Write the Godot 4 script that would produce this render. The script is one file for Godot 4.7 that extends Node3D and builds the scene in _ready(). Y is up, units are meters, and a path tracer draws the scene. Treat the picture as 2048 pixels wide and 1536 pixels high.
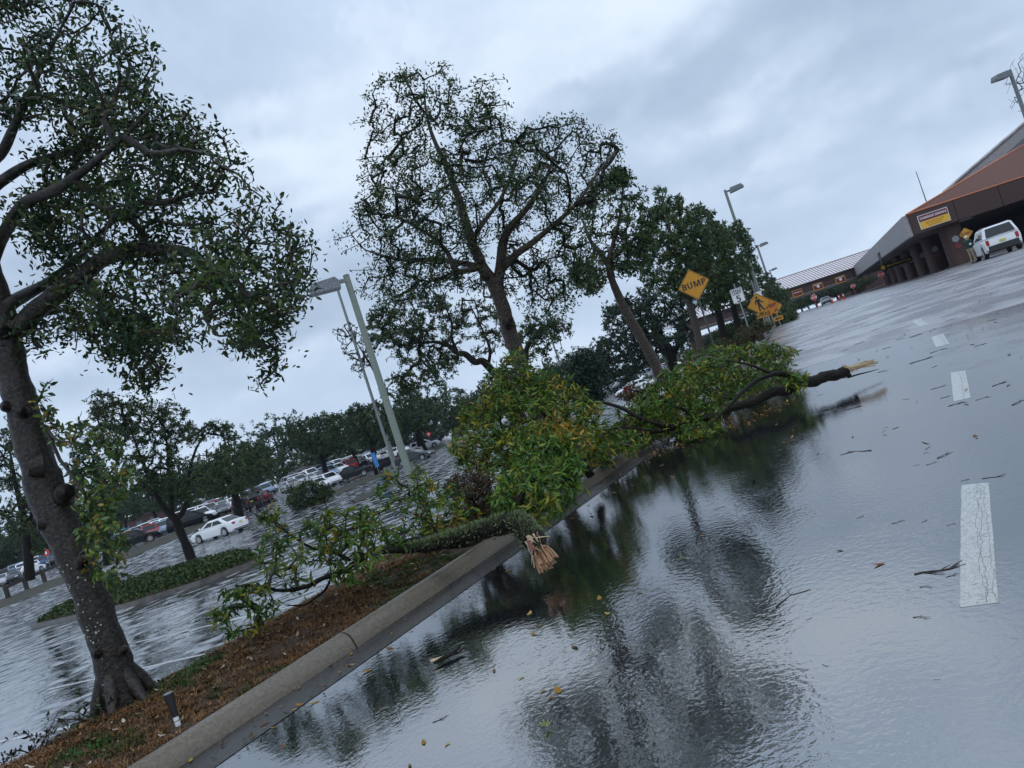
extends Node3D
# A rain-soaked terminal road after a storm, seen by a tilted camera: x right, y up, the camera looks along -z.

const F := 1500.0                      # focal length of the photograph in its own pixels (2048 x 1536)
const ROAD_N := 0.19
const EYE := Vector3(0, 1.4, 0)
var cam_basis: Basis
var taken := {}
var M := {}
var rng := RandomNumberGenerator.new()
var kerb := PackedVector3Array()       # foot line of the kerb: x, -, depth
var kerb_left := PackedVector3Array()  # unit vector to the left of it (towards the car park)


# ------------------------------------------------------------------ shapes
class Shape:
	var v := PackedVector3Array()
	var n := PackedVector3Array()
	var t := PackedVector2Array()
	var k := PackedInt32Array()

	func facet(p: Array, out: Vector3) -> void:      # flat polygon, turned to face «out»
		var nn: Vector3 = (p[1] - p[0]).cross(p[2] - p[0]).normalized()
		var q := p
		if nn.dot(out) < 0:
			q = p.duplicate()
			q.reverse()
			nn = -nn
		var i := v.size()
		for a in q:
			v.append(a)
			n.append(nn)
			t.append(Vector2(a.x + a.z, a.y))
		for j in range(1, q.size() - 1):
			k.append_array([i, i + j + 1, i + j])

	func box(x: Transform3D, s: Vector3, b := 0.0) -> void:
		var h := s * 0.5
		b = minf(b, minf(h.x, minf(h.y, h.z)) * 0.9)
		var c := {}
		for sx in [-1, 1]:
			for sy in [-1, 1]:
				for sz in [-1, 1]:
					var e := Vector3(sx, sy, sz)
					c[e] = [x * (e * (h - Vector3(0, b, b))), x * (e * (h - Vector3(b, 0, b))), x * (e * (h - Vector3(b, b, 0)))]
		var ax := [Vector3.RIGHT, Vector3.UP, Vector3.BACK]
		for a in 3:
			var u: Vector3 = ax[(a + 1) % 3]
			var w: Vector3 = ax[(a + 2) % 3]
			for s1 in [-1, 1]:
				var f: Vector3 = ax[a] * s1
				facet([c[f + u + w][a], c[f - u + w][a], c[f - u - w][a], c[f + u - w][a]], x.basis * f)
				if b > 0:
					for s2 in [-1, 1]:
						var e1: Vector3 = u * s1 + w * s2
						facet([c[e1 + ax[a]][(a + 1) % 3], c[e1 + ax[a]][(a + 2) % 3], c[e1 - ax[a]][(a + 2) % 3], c[e1 - ax[a]][(a + 1) % 3]], x.basis * e1)
		if b > 0:
			for e in c:
				facet(c[e], x.basis * e)

	func tube(p: PackedVector3Array, r: PackedFloat32Array, sides := 8, caps := true, lump := 0.0, sd := 0) -> void:
		var m := p.size()
		if m < 2:
			return
		var d: Vector3 = (p[1] - p[0]).normalized()
		var a := d.cross(Vector3.UP if absf(d.y) < 0.9 else Vector3.RIGHT).normalized()
		var first := v.size()
		var along := 0.0
		for i in m:
			if i > 0:
				along += p[i].distance_to(p[i - 1])
				d = (p[mini(i + 1, m - 1)] - p[i - 1]).normalized()
			a = (a - d * a.dot(d)).normalized()
			var b := d.cross(a)
			for j in sides + 1:
				var g := TAU * (j % sides) / sides
				var o := a * cos(g) + b * sin(g)
				var rr := r[i]
				if lump > 0:
					rr *= 1.0 + lump * (sin(g * 2.0 + i * 1.3 + sd) * 0.5 + sin(g * 3.0 - i * 0.9 + sd * 2) * 0.4 + sin(i * 2.1 + sd) * 0.5)
				v.append(p[i] + o * rr)
				n.append(o)
				t.append(Vector2(j / float(sides), along))
		for i in m - 1:
			for j in sides:
				var q := first + i * (sides + 1) + j
				k.append_array([q, q + sides + 1, q + 1, q + 1, q + sides + 1, q + sides + 2])
		if caps:
			for e in [0, m - 1]:
				var ring := []
				for j in sides:
					ring.append(v[first + e * (sides + 1) + j])
				var o: Vector3 = p[0] - p[1] if e == 0 else p[m - 1] - p[m - 2]
				facet(ring, o)

	func grid(rows: Array, up: Vector3, uv := 1.0) -> void:   # rows of points, smooth
		var first := v.size()
		var w: int = rows[0].size()
		for i in rows.size():
			for j in w:
				var du: Vector3 = rows[i][mini(j + 1, w - 1)] - rows[i][maxi(j - 1, 0)]
				var dv: Vector3 = rows[mini(i + 1, rows.size() - 1)][j] - rows[maxi(i - 1, 0)][j]
				var nn := du.cross(dv).normalized()
				if up != Vector3.ZERO and nn.dot(up) < 0:
					nn = -nn
				v.append(rows[i][j])
				n.append(nn)
				t.append(Vector2(rows[i][j].x, rows[i][j].z) * uv)
		for i in rows.size() - 1:
			for j in w - 1:
				var q := first + i * w + j
				var fn := (v[q + 1] - v[q]).cross(v[q + w] - v[q])
				if fn.dot(n[q]) < 0:
					k.append_array([q, q + 1, q + w, q + 1, q + w + 1, q + w])
				else:
					k.append_array([q, q + w, q + 1, q + 1, q + w, q + w + 1])

	func prism(poly: PackedVector2Array, x: Transform3D, depth: float, back := 0.0) -> void:
		var tri := Geometry2D.triangulate_polygon(poly)
		for f in [[depth, 1.0], [back, -1.0]]:
			for i in range(0, tri.size(), 3):
				var q := []
				for j in 3:
					var c: Vector2 = poly[tri[i + j]]
					q.append(x * Vector3(c.x, c.y, f[0]))
				facet(q, x.basis.z * f[1])
		var cc := Geometry2D.is_polygon_clockwise(poly)
		for i in poly.size():
			var a := poly[i]
			var b := poly[(i + 1) % poly.size()]
			var o := Vector2(b.y - a.y, a.x - b.x) * (-1.0 if cc else 1.0)
			facet([x * Vector3(a.x, a.y, back), x * Vector3(b.x, b.y, back), x * Vector3(b.x, b.y, depth), x * Vector3(a.x, a.y, depth)], x.basis * Vector3(o.x, o.y, 0))

	func mesh() -> ArrayMesh:
		var am := ArrayMesh.new()
		var a := []
		a.resize(Mesh.ARRAY_MAX)
		a[Mesh.ARRAY_VERTEX] = v
		a[Mesh.ARRAY_NORMAL] = n
		a[Mesh.ARRAY_TEX_UV] = t
		a[Mesh.ARRAY_INDEX] = k
		am.add_surface_from_arrays(Mesh.PRIMITIVE_TRIANGLES, a)
		return am


# ------------------------------------------------------------------ naming
func numbered(s: String) -> String:
	if not taken.has(s):
		taken[s] = 0
		return s
	taken[s] += 1
	return "%s_%03d" % [s, taken[s]]


func tag(o: Node, label: String, category: String, group := "", kind := "") -> Node:
	if label: o.set_meta("label", label)
	if category: o.set_meta("category", category)
	if group: o.set_meta("group", group)
	if kind: o.set_meta("kind", kind)
	return o


func thing(called: String, label: String, category: String, at_ := Vector3.ZERO, turn := 0.0, group := "") -> Node3D:
	var o := Node3D.new()
	o.name = numbered(called)
	add_child(o)
	o.position = at_
	o.rotation.y = turn
	tag(o, label, category, group)
	return o


func obj(called: String, what, m: Material, parent: Node = self) -> MeshInstance3D:
	var o := MeshInstance3D.new()
	o.name = numbered(called) if parent == self else called
	o.mesh = what.mesh() if what is Shape else what
	o.material_override = m
	parent.add_child(o, true)
	return o


func struct(called: String, s, m: Material, parent: Node = self) -> MeshInstance3D:
	var o := obj(called, s, m, parent)
	if parent == self:
		o.set_meta("kind", "structure")
	return o


# ------------------------------------------------------------------ the lens and the lie of the land
func ray(x: float, y: float) -> Vector3:
	return cam_basis * Vector3((x - 1024.0) / F, (768.0 - y) / F, -1.0)


func at(x: float, y: float, depth: float) -> Vector3:
	var d := ray(x, y)
	return EYE + d * (depth / -d.z)


func soft(e: float) -> float:
	return e if e < 1.0 else 1.0 + 0.2 * (e - 1.0)


func road_y(x: float, d: float) -> float:
	return soft(0.022 * d + 0.012 * x)


func lot_y(x: float, d: float) -> float:       # drains towards the middle, rises to the far left
	var l := smoothstep(-22.0, -34.0, x)
	return -1.2 - 0.012 * maxf(x + 10.0, 0.0) + l * (0.9 * smoothstep(58.0, 82.0, d) + 0.8 * smoothstep(88.0, 125.0, d)) + (1.0 - l) * 0.4 * smoothstep(100.0, 130.0, d)


func land(x: float, y: float, f: Callable, off := 0.0) -> Vector3:   # where the line of sight meets the ground
	var d := ray(x, y)
	var t := 0.8
	while t < 230.0:
		var p := EYE + d * t
		if p.y <= f.call(p.x, -p.z) + off:
			break
		t *= 1.012
	var a := t / 1.012
	for i in 22:
		var m := (a + t) * 0.5
		var p := EYE + d * m
		if p.y <= f.call(p.x, -p.z) + off:
			t = m
		else:
			a = m
	return EYE + d * t


func on_road(x: float, y: float, off := 0.0) -> Vector3:
	return land(x, y, road_y, off)


func on_lot(x: float, y: float, off := 0.0) -> Vector3:
	return land(x, y, lot_y, off)


func facing(n: Vector3, o := Vector3.ZERO) -> Transform3D:            # +z towards n, y up
	n = n.normalized()
	var x := Vector3.UP.cross(n).normalized()
	return Transform3D(Basis(x, n.cross(x), n), o)


func smooth_line(p: Array, per := 6) -> PackedVector3Array:
	var out := PackedVector3Array()
	for i in p.size() - 1:
		var a: Vector3 = p[maxi(i - 1, 0)]
		var b: Vector3 = p[i]
		var c: Vector3 = p[i + 1]
		var d: Vector3 = p[mini(i + 2, p.size() - 1)]
		for j in per:
			out.append(b.cubic_interpolate(c, a, d, j / float(per)))
	out.append(p[p.size() - 1])
	return out


# ------------------------------------------------------------------ materials (colours are linear)
func noise_tex(freq: float, lo: Color, hi: Color, sd := 1, size := 512, octaves := 4, type := FastNoiseLite.TYPE_SIMPLEX_SMOOTH, mids := []) -> NoiseTexture2D:
	var f := FastNoiseLite.new()
	f.noise_type = type
	f.frequency = freq
	f.fractal_octaves = octaves
	f.seed = sd
	var t := NoiseTexture2D.new()
	t.width = size
	t.height = size
	t.seamless = true
	t.noise = f
	var g := Gradient.new()
	g.offsets = PackedFloat32Array([0.0, 1.0])
	g.colors = PackedColorArray([lo, hi])
	for m in mids:
		g.add_point(m[0], m[1])
	t.color_ramp = g
	return t


func bump_tex(freq: float, strength: float, sd := 1, size := 512, octaves := 4, gain := 0.5) -> NoiseTexture2D:
	var t := noise_tex(freq, Color.BLACK, Color.WHITE, sd, size, octaves)
	t.color_ramp = null
	t.as_normal_map = true
	(t.noise as FastNoiseLite).fractal_gain = gain
	t.bump_strength = strength
	return t


func water_normals(size: int, calm: float, sd: int) -> ImageTexture:    # rain ripples that come in patches, with calm water between
	var f := FastNoiseLite.new()
	f.noise_type = FastNoiseLite.TYPE_SIMPLEX_SMOOTH
	f.frequency = 0.06
	f.fractal_octaves = 4
	f.fractal_gain = 0.65
	f.seed = sd
	var fine := f.get_seamless_image(size, size).get_data()
	f.frequency = 0.0035
	f.fractal_octaves = 3
	f.seed = sd + 1
	var broad := f.get_seamless_image(size, size).get_data()
	var out := PackedByteArray()
	out.resize(size * size)
	for i in size * size:
		var k := clampf((broad[i] - 70.0) / 140.0, 0.0, 1.0)
		out[i] = int(128.0 + (fine[i] - 128.0) * (calm + (1.0 - calm) * k * k) + (broad[i] - 128.0) * 0.1)
	var im := Image.create_from_data(size, size, false, Image.FORMAT_L8, out)
	im.convert(Image.FORMAT_RGBA8)
	im.bump_map_to_normal_map(2.2)
	return ImageTexture.create_from_image(im)


func lin(r: float, g: float, b: float) -> Color:
	return Color(r, g, b).linear_to_srgb()


func mat(c: Color, rough := 0.7, spec := 0.5, metal := 0.0) -> StandardMaterial3D:
	var m := StandardMaterial3D.new()
	m.albedo_color = c.linear_to_srgb()
	m.roughness = rough
	m.metallic_specular = spec
	m.metallic = metal
	return m


func worn(m: StandardMaterial3D, tex: Texture2D, scale := 1.0, normal: Texture2D = null, strength := 1.0, world := false) -> StandardMaterial3D:
	m.albedo_texture = tex
	m.uv1_triplanar = true
	m.uv1_world_triplanar = world
	m.uv1_scale = Vector3.ONE * scale
	if normal:
		m.normal_enabled = true
		m.normal_texture = normal
		m.normal_scale = strength
	return m


func gray(a: float) -> Color:
	return Color(a, a, a)


func materials() -> void:
	var coarse := noise_tex(0.012, gray(0.55), gray(1.0), 3, 512, 5)
	var fine := noise_tex(0.08, gray(0.6), gray(1.0), 7, 512, 4)
	var streak := noise_tex(0.03, gray(0.35), gray(1.0), 11, 512, 5, FastNoiseLite.TYPE_SIMPLEX, [[0.45, gray(0.55)], [0.6, gray(0.9)]])
	var ripple := bump_tex(0.026, 6.0, 21, 1024, 6, 0.6)
	var ripple_lot := bump_tex(0.02, 4.0, 23, 512, 5)
	var rough_n := bump_tex(0.09, 7.0, 25, 512, 4)
	# wet asphalt: dark stone under a film of water that mirrors strongly
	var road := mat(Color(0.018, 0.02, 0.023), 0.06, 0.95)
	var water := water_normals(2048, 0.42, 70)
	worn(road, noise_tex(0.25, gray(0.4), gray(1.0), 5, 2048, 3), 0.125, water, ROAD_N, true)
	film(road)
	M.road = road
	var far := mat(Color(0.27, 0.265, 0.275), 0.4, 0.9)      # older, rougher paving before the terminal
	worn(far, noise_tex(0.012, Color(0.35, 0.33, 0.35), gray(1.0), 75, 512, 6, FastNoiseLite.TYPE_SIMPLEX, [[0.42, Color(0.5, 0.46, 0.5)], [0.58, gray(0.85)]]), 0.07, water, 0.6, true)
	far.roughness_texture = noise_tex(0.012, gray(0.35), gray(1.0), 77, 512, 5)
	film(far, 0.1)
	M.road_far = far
	var lot := mat(Color(0.045, 0.047, 0.05), 0.1, 0.95)
	worn(lot, streak, 0.12, ripple_lot, 0.2, true)
	lot.roughness = 0.6
	lot.roughness_texture = noise_tex(0.014, gray(0.08), gray(1.0), 79, 512, 6, FastNoiseLite.TYPE_SIMPLEX, [[0.5, gray(0.14)], [0.66, gray(0.45)]])
	film(lot, 0.22)
	M.lot = lot
	M.gutter = worn(mat(Color(0.02, 0.017, 0.014), 0.08, 0.9), coarse, 1.4, ripple, 1.3, true)
	film(M.gutter, 0.1)
	M.kerb = worn(mat(Color(0.215, 0.178, 0.13), 0.33, 0.5), noise_tex(0.05, gray(0.62), gray(1.0), 17, 512, 6), 1.3, rough_n, 0.35, true)
	M.kerb_gap = mat(Color(0.01, 0.01, 0.01), 0.8)
	M.soil = worn(mat(Color(0.11, 0.052, 0.022), 0.75), noise_tex(0.06, gray(0.35), gray(1.0), 19, 512, 5), 1.6, rough_n, 1.0, true)
	M.land = worn(mat(Color(0.05, 0.055, 0.03), 0.9), coarse, 0.05, null, 1.0, true)
	M.strip = worn(mat(Color(0.06, 0.05, 0.022), 0.8), streak, 0.3, rough_n, 0.8, true)
	M.pavement = worn(mat(Color(0.13, 0.115, 0.1), 0.3, 0.6), coarse, 0.4, rough_n, 0.2, true)
	M.line = worn(mat(Color(0.68, 0.69, 0.68), 0.3), fine, 2.0, null, 1.0, true)
	# leaves; instances bring their own colour
	var leaf := mat(Color(1, 1, 1), 0.5, 0.36)
	leaf.vertex_color_use_as_albedo = true
	leaf.backlight_enabled = true
	leaf.backlight = Color(0.3, 0.36, 0.16)
	M.leaf = leaf
	var dull := mat(Color(1, 1, 1), 0.75, 0.3)
	dull.vertex_color_use_as_albedo = true
	M.litter = dull
	var bark_n := bump_tex(0.03, 9.0, 41, 512, 6, 0.65)
	var bark_t := noise_tex(0.02, Color(0.14, 0.13, 0.13), Color(1.0, 0.97, 0.9), 43, 512, 6, FastNoiseLite.TYPE_SIMPLEX, [[0.42, Color(0.3, 0.27, 0.25)], [0.55, Color(0.6, 0.53, 0.45)], [0.68, Color(1.0, 0.98, 0.88)]])
	M.bark = worn(mat(Color(0.042, 0.031, 0.024), 0.55, 0.5), bark_t, 2.2, bark_n, 0.8)
	M.bark_grey = worn(mat(Color(0.1, 0.08, 0.066), 0.6, 0.5), bark_t, 2.2, bark_n, 0.8)
	M.bark_brown = worn(mat(Color(0.085, 0.056, 0.04), 0.6, 0.5), bark_t, 2.2, bark_n, 0.8)
	M.bark_dark = worn(mat(Color(0.018, 0.014, 0.012), 0.6, 0.3), bark_t, 2.2, bark_n, 0.8)
	M.twig = mat(Color(0.028, 0.021, 0.016), 0.5)
	M.moss = worn(mat(Color(0.085, 0.115, 0.05), 0.95, 0.2), noise_tex(0.1, gray(0.4), gray(1.0), 45, 512, 4), 3.0, rough_n, 1.5)
	M.lichen = mat(Color(0.42, 0.42, 0.33), 0.9, 0.2)
	M.cut = worn(mat(Color(0.38, 0.25, 0.11), 0.7), fine, 6.0)
	var grain := noise_tex(0.02, gray(0.5), gray(1.0), 47, 512, 5)
	M.wood = worn(mat(Color(0.52, 0.27, 0.13), 0.5), grain, 9.0, bark_n, 0.5)
	M.wood_pale = worn(mat(Color(0.75, 0.55, 0.33), 0.55), grain, 5.0, bark_n, 0.4)
	M.wood_red = mat(Color(0.16, 0.05, 0.03), 0.6)
	M.post_wood = worn(mat(Color(0.07, 0.055, 0.04), 0.7), bark_t, 1.0)
	# metal and paint
	var stain := noise_tex(0.02, gray(0.55), gray(1.0), 51, 512, 5)
	M.pole = worn(mat(Color(0.3, 0.33, 0.33), 0.5, 0.5, 0.2), stain, 1.2, rough_n, 0.25)
	M.pole_lichen = worn(mat(Color(0.29, 0.33, 0.31), 0.65), noise_tex(0.05, Color(0.4, 0.42, 0.3), gray(1.0), 53, 512, 5, FastNoiseLite.TYPE_SIMPLEX, [[0.42, Color(0.55, 0.58, 0.45)], [0.5, gray(0.95)]]), 1.4, rough_n, 0.4)
	M.lamp_grey = worn(mat(Color(0.27, 0.3, 0.32), 0.4, 0.5, 0.2), stain, 1.0)
	M.lamp_under = mat(Color(0.16, 0.17, 0.18), 0.2)
	M.post = mat(Color(0.25, 0.27, 0.27), 0.45, 0.5, 0.5)
	M.post_green = mat(Color(0.035, 0.05, 0.045), 0.5)
	M.yellow = worn(mat(Color(0.78, 0.36, 0.015), 0.4), fine, 1.2)
	M.orange = worn(mat(Color(0.85, 0.26, 0.01), 0.4), fine, 1.2)
	M.white = mat(Color(0.72, 0.73, 0.74), 0.4)
	M.black = mat(Color(0.012, 0.012, 0.013), 0.45)
	M.red = mat(Color(0.5, 0.02, 0.02), 0.4)
	M.post_red = mat(Color(0.55, 0.07, 0.035), 0.45)
	M.blue = mat(Color(0.03, 0.2, 0.55), 0.4)
	M.maroon = mat(Color(0.13, 0.018, 0.025), 0.45)
	M.gold = mat(Color(0.7, 0.4, 0.03), 0.45)
	# building
	M.brick = worn(mat(Color(0.095, 0.045, 0.034), 0.7), noise_tex(0.15, gray(0.6), gray(1.0), 61, 512, 3), 0.6, rough_n, 0.4)
	M.brick_dark = worn(mat(Color(0.085, 0.045, 0.038), 0.75), fine, 0.5, rough_n, 0.4)
	M.roof_brown = worn(mat(Color(0.155, 0.055, 0.03), 0.75), fine, 0.5)
	M.flash_orange = mat(Color(0.42, 0.13, 0.05), 0.5)
	M.panel = worn(mat(Color(0.34, 0.315, 0.32), 0.6), noise_tex(0.02, gray(0.82), gray(1.0), 55, 512, 5), 0.2)
	M.roof_pink = worn(mat(Color(0.5, 0.44, 0.44), 0.45), coarse, 0.1)
	M.roof_metal = mat(Color(0.72, 0.66, 0.68), 0.35, 0.5, 0.15)
	M.soffit = mat(Color(0.12, 0.1, 0.09), 0.7)
	M.pane = mat(Color(0.03, 0.04, 0.05), 0.08, 0.8)
	# cars
	M.glass = mat(Color(0.008, 0.01, 0.012), 0.05, 0.5)
	M.tyre = mat(Color(0.014, 0.014, 0.015), 0.7)
	M.rim = mat(Color(0.45, 0.46, 0.48), 0.3, 0.5, 0.7)
	M.trim = mat(Color(0.02, 0.02, 0.022), 0.5)
	M.tail = mat(Color(0.35, 0.015, 0.015), 0.2)
	M.head = mat(Color(0.6, 0.62, 0.65), 0.1)
	M.plate = mat(Color(0.6, 0.5, 0.15), 0.4)
	for p in [["white", 0.72, 0.74, 0.76], ["silver", 0.38, 0.4, 0.42], ["grey", 0.11, 0.12, 0.13], ["dark grey", 0.05, 0.055, 0.06], ["black", 0.012, 0.013, 0.015], ["red", 0.3, 0.018, 0.02], ["maroon", 0.1, 0.014, 0.018], ["blue", 0.03, 0.08, 0.2], ["light blue", 0.22, 0.3, 0.42], ["dark green", 0.015, 0.035, 0.03], ["teal", 0.02, 0.2, 0.2], ["beige", 0.35, 0.31, 0.25]]:
		var pm := mat(Color(p[1], p[2], p[3]), 0.3, 0.25)
		pm.clearcoat_enabled = true
		pm.clearcoat = 0.25
		pm.clearcoat_roughness = 0.06
		M["paint_" + p[0]] = pm


func film(m: StandardMaterial3D, r := 0.17) -> void:   # a sheet of water on top: strong mirror
	m.refraction_enabled = true
	m.refraction_scale = r


# ------------------------------------------------------------------ sky
func make_sky() -> Sky:
	var f := FastNoiseLite.new()
	f.noise_type = FastNoiseLite.TYPE_SIMPLEX_SMOOTH
	f.fractal_octaves = 6
	f.frequency = 0.55
	f.fractal_gain = 0.5
	f.seed = 12
	var f2 := FastNoiseLite.new()
	f2.noise_type = FastNoiseLite.TYPE_SIMPLEX_SMOOTH
	f2.fractal_octaves = 5
	f2.frequency = 1.7
	f2.domain_warp_enabled = true
	f2.domain_warp_amplitude = 0.35
	f2.domain_warp_frequency = 1.2
	f2.seed = 5
	var w := 1024
	var h := 512
	var im := Image.create_empty(w, h, false, Image.FORMAT_RGBF)
	var dark := Color(0.300, 0.385, 0.505)
	var mid := Color(0.400, 0.495, 0.630)
	var bright := Color(0.610, 0.690, 0.790)
	for y in h:
		var el := (0.5 - (y + 0.5) / h) * PI
		var up := maxf(sin(el), 0.0)
		var q := 1.0 / (up + 0.16)                  # a flat cloud deck seen from below
		for x in w:
			var az := (x + 0.5) / w * TAU
			var p := Vector3(cos(az) * cos(el) * q, 0.0, sin(az) * cos(el) * q)
			var a := f.get_noise_3dv(p) * 0.9 + 0.75 * f2.get_noise_3dv(p * 0.8)
			var tt := smoothstep(-0.85, 0.75, a)
			var c := dark.lerp(mid, clampf(tt * 1.7, 0, 1)).lerp(bright, clampf((tt - 0.58) * 1.9, 0.0, 1.0))
			c = c.lerp(Color(0.455, 0.560, 0.695), smoothstep(0.22, 0.0, up) * 0.75)   # thick air near the horizon evens the deck out
			var e := 1.0 + 0.45 * smoothstep(0.35, 1.0, up)
			im.set_pixel(x, y, Color(c.r * e, c.g * e, c.b * e))
	var pm := PanoramaSkyMaterial.new()
	pm.panorama = ImageTexture.create_from_image(im)
	var s := Sky.new()
	s.sky_material = pm
	return s


# ------------------------------------------------------------------ ground, road, kerb
func kerb_at(s: float) -> Vector3:       # x, -, depth at a distance along the kerb
	var i := clampi(int(s / 0.5), 0, kerb.size() - 2)
	return kerb[i].lerp(kerb[i + 1], clampf(s / 0.5 - i, 0.0, 1.0))


func kerb_side(s: float) -> Vector3:
	return kerb_left[clampi(int(s / 0.5), 0, kerb.size() - 1)]


func beside(s: float, lat: float) -> Vector3:       # lat to the right of the kerb foot, on the road's plane
	var p := kerb_at(s)
	var l := kerb_side(s)
	var q := Vector3(p.x - l.x * lat, 0, p.z - l.z * lat)
	return Vector3(q.x, road_y(q.x, q.z), -q.z)


func verge_y(s: float, lat: float) -> float:        # lat is negative, left of the kerb foot
	var p := beside(s, 0.0)
	var w := -lat
	var top := p.y + 0.105 + 0.1 * sin(clampf((w - 0.3) / 0.9, 0, 1) * PI * 0.6)
	var q := beside(s, lat)
	if w < 1.25:
		return top
	return lerpf(top, lot_y(q.x, -q.z) - 0.03, smoothstep(1.25, 2.7, w))


func lay_kerb_line() -> void:
	var pts := []
	for p in [[-9.6, -8.0], [-6.0, -1.8], [-3.6, 2.35], [-2.43, 4.23], [-1.25, 6.1], [0.22, 8.55], [1.15, 10.1], [3.5, 14.7], [6.2, 20.8], [12.9, 37.5], [25.6, 70.0], [45.5, 117.8], [58.0, 150.0], [76.0, 200.0]]:
		pts.append(Vector3(p[0], 0, p[1]))
	var fine := smooth_line(pts, 40)
	kerb.append(fine[0])
	var left := 0.5
	for i in range(1, fine.size()):
		var a := fine[i - 1]
		var l := a.distance_to(fine[i])
		while l >= left:
			a = a + (fine[i] - a).normalized() * left
			l -= left
			left = 0.5
			kerb.append(a)
		left -= l
	for i in kerb.size():
		var d := (kerb[mini(i + 1, kerb.size() - 1)] - kerb[maxi(i - 1, 0)]).normalized()
		kerb_left.append(Vector3(-d.z, 0, d.x))


func ribbon(s0: float, s1: float, lats: Array, y_of: Callable, step := 1.0, grow := 0.0) -> Shape:
	var rows := []
	var s := s0
	while s < s1 + 0.001:
		var row := PackedVector3Array()
		for l in lats:
			var p := beside(s, l)
			p.y = y_of.call(s, l, p)
			row.append(p)
		rows.append(row)
		s += step * (1.0 + s * grow)
	var sh := Shape.new()
	sh.grid(rows, Vector3.UP)
	return sh


func lay_ground() -> void:
	var s := Shape.new()
	s.grid([PackedVector3Array([Vector3(-420, -4.2, 60), Vector3(420, -4.2, 60)]), PackedVector3Array([Vector3(-420, -4.2, -420), Vector3(420, -4.2, -420)])], Vector3.UP)
	struct("ground", s, M.land)
	s = Shape.new()
	var rows := []
	for d in range(-12, 231, 6):
		var row := PackedVector3Array()
		for x in range(-190, 121, 6):
			row.append(Vector3(x, lot_y(x, d), -d))
		rows.append(row)
	s.grid(rows, Vector3.UP)
	struct("parking_lot", s, M.lot)
	var total := kerb.size() * 0.5 - 1.0
	var plane := func(_s, _l, p): return p.y
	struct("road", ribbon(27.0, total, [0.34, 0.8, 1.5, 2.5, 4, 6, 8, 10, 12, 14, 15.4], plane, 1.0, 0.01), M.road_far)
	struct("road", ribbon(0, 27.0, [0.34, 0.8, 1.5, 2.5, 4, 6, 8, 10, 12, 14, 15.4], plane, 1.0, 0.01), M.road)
	struct("gutter", ribbon(0, total, [-0.02, 0.08, 0.2, 0.3, 0.345], func(_s, l, p): return p.y + (0.003 if l > 0.31 else -0.006 if l > 0.05 else 0.0), 0.5, 0.02), M.gutter)
	struct("terminal_pavement", ribbon(0, total, [15.4, 15.42, 18, 24, 40, 90], func(_s, l, p): return beside(_s, 15.4).y + (0.13 if l > 15.41 else 0.0), 2.0, 0.01), M.pavement)
	struct("grass_verge", ribbon(0, total, [-0.15, -0.22, -0.35, -0.5, -0.8, -1.0, -1.2, -1.45, -1.7, -2.0, -2.3, -2.7], func(s_, l, p): return verge_y(s_, l) + 0.02 * sin(p.x * 5.1) * sin(p.z * 4.3) * (1.0 if l < -0.35 and l > -2.6 else 0.0), 0.5, 0.02), M.soil)
	# the rolled kerb, cast in lengths with open joints
	var k := Node3D.new()
	k.name = "kerb"
	add_child(k)
	k.set_meta("kind", "structure")
	var prof := [[0.0, -0.03], [-0.006, 0.02], [-0.018, 0.055], [-0.036, 0.086], [-0.06, 0.108], [-0.088, 0.12], [-0.115, 0.123], [-0.145, 0.118], [-0.165, 0.1], [-0.175, 0.02]]
	var joint := 15.63
	var edges := [0.0]
	var j := joint - 15.0
	while j < total:
		edges.append(j)
		j += 3.75 if j < 40 else 7.5
	for i in edges.size() - 1:
		var rows2 := []
		var a: float = edges[i] + 0.009
		var b: float = edges[i + 1] - 0.009
		var m := int(ceil((b - a) / 0.75))
		for q in m + 1:
			var ss := lerpf(a, b, q / float(m))
			var row := PackedVector3Array()
			for c in prof:
				var p := beside(ss, c[0])
				p.y = beside(ss, 0).y + c[1]
				row.append(p)
			rows2.append(row)
		var sh := Shape.new()
		sh.grid(rows2, Vector3.UP)
		for e in [[0, 1.0], [m, -1.0]]:
			var d := kerb_side(lerpf(a, b, e[0] / float(m)))
			sh.facet(Array(rows2[e[0]]), Vector3(-d.z, 0, -d.x).normalized() * -e[1])
		obj("kerb_segment", sh, M.kerb, k)


func dash(q: Array, label: String, cracks: int) -> void:     # q: four corners in the photograph, near left first
	var rows := []
	var n := 14
	var r := RandomNumberGenerator.new()
	r.seed = cracks + 3
	for i in n + 1:
		var f := i / float(n)
		var a := on_road(lerpf(q[0], q[6], f), lerpf(q[1], q[7], f), 0.001)
		var b := on_road(lerpf(q[2], q[4], f), lerpf(q[3], q[5], f), 0.001)
		var row := PackedVector3Array()
		for j in 5:
			var p := a.lerp(b, j / 4.0 + (r.randf_range(-0.012, 0.012) if j in [0, 4] else 0.0))
			p.y = road_y(p.x, -p.z) + 0.001
			row.append(p)
		rows.append(row)
	var s := Shape.new()
	s.grid(rows, Vector3.UP)
	for i in rows.size():
		for j in 5:
			s.t[i * 5 + j] = Vector2(j / 4.0, 1.0 - i / float(n))
	var m := mat(Color(0.47, 0.48, 0.46), 0.22, 0.5)
	m.albedo_texture = cracked(cracks)
	m.texture_repeat = false
	var o := obj("lane_dash", s, m)
	tag(o, label, "road marking", "broken white lane line")


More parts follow.
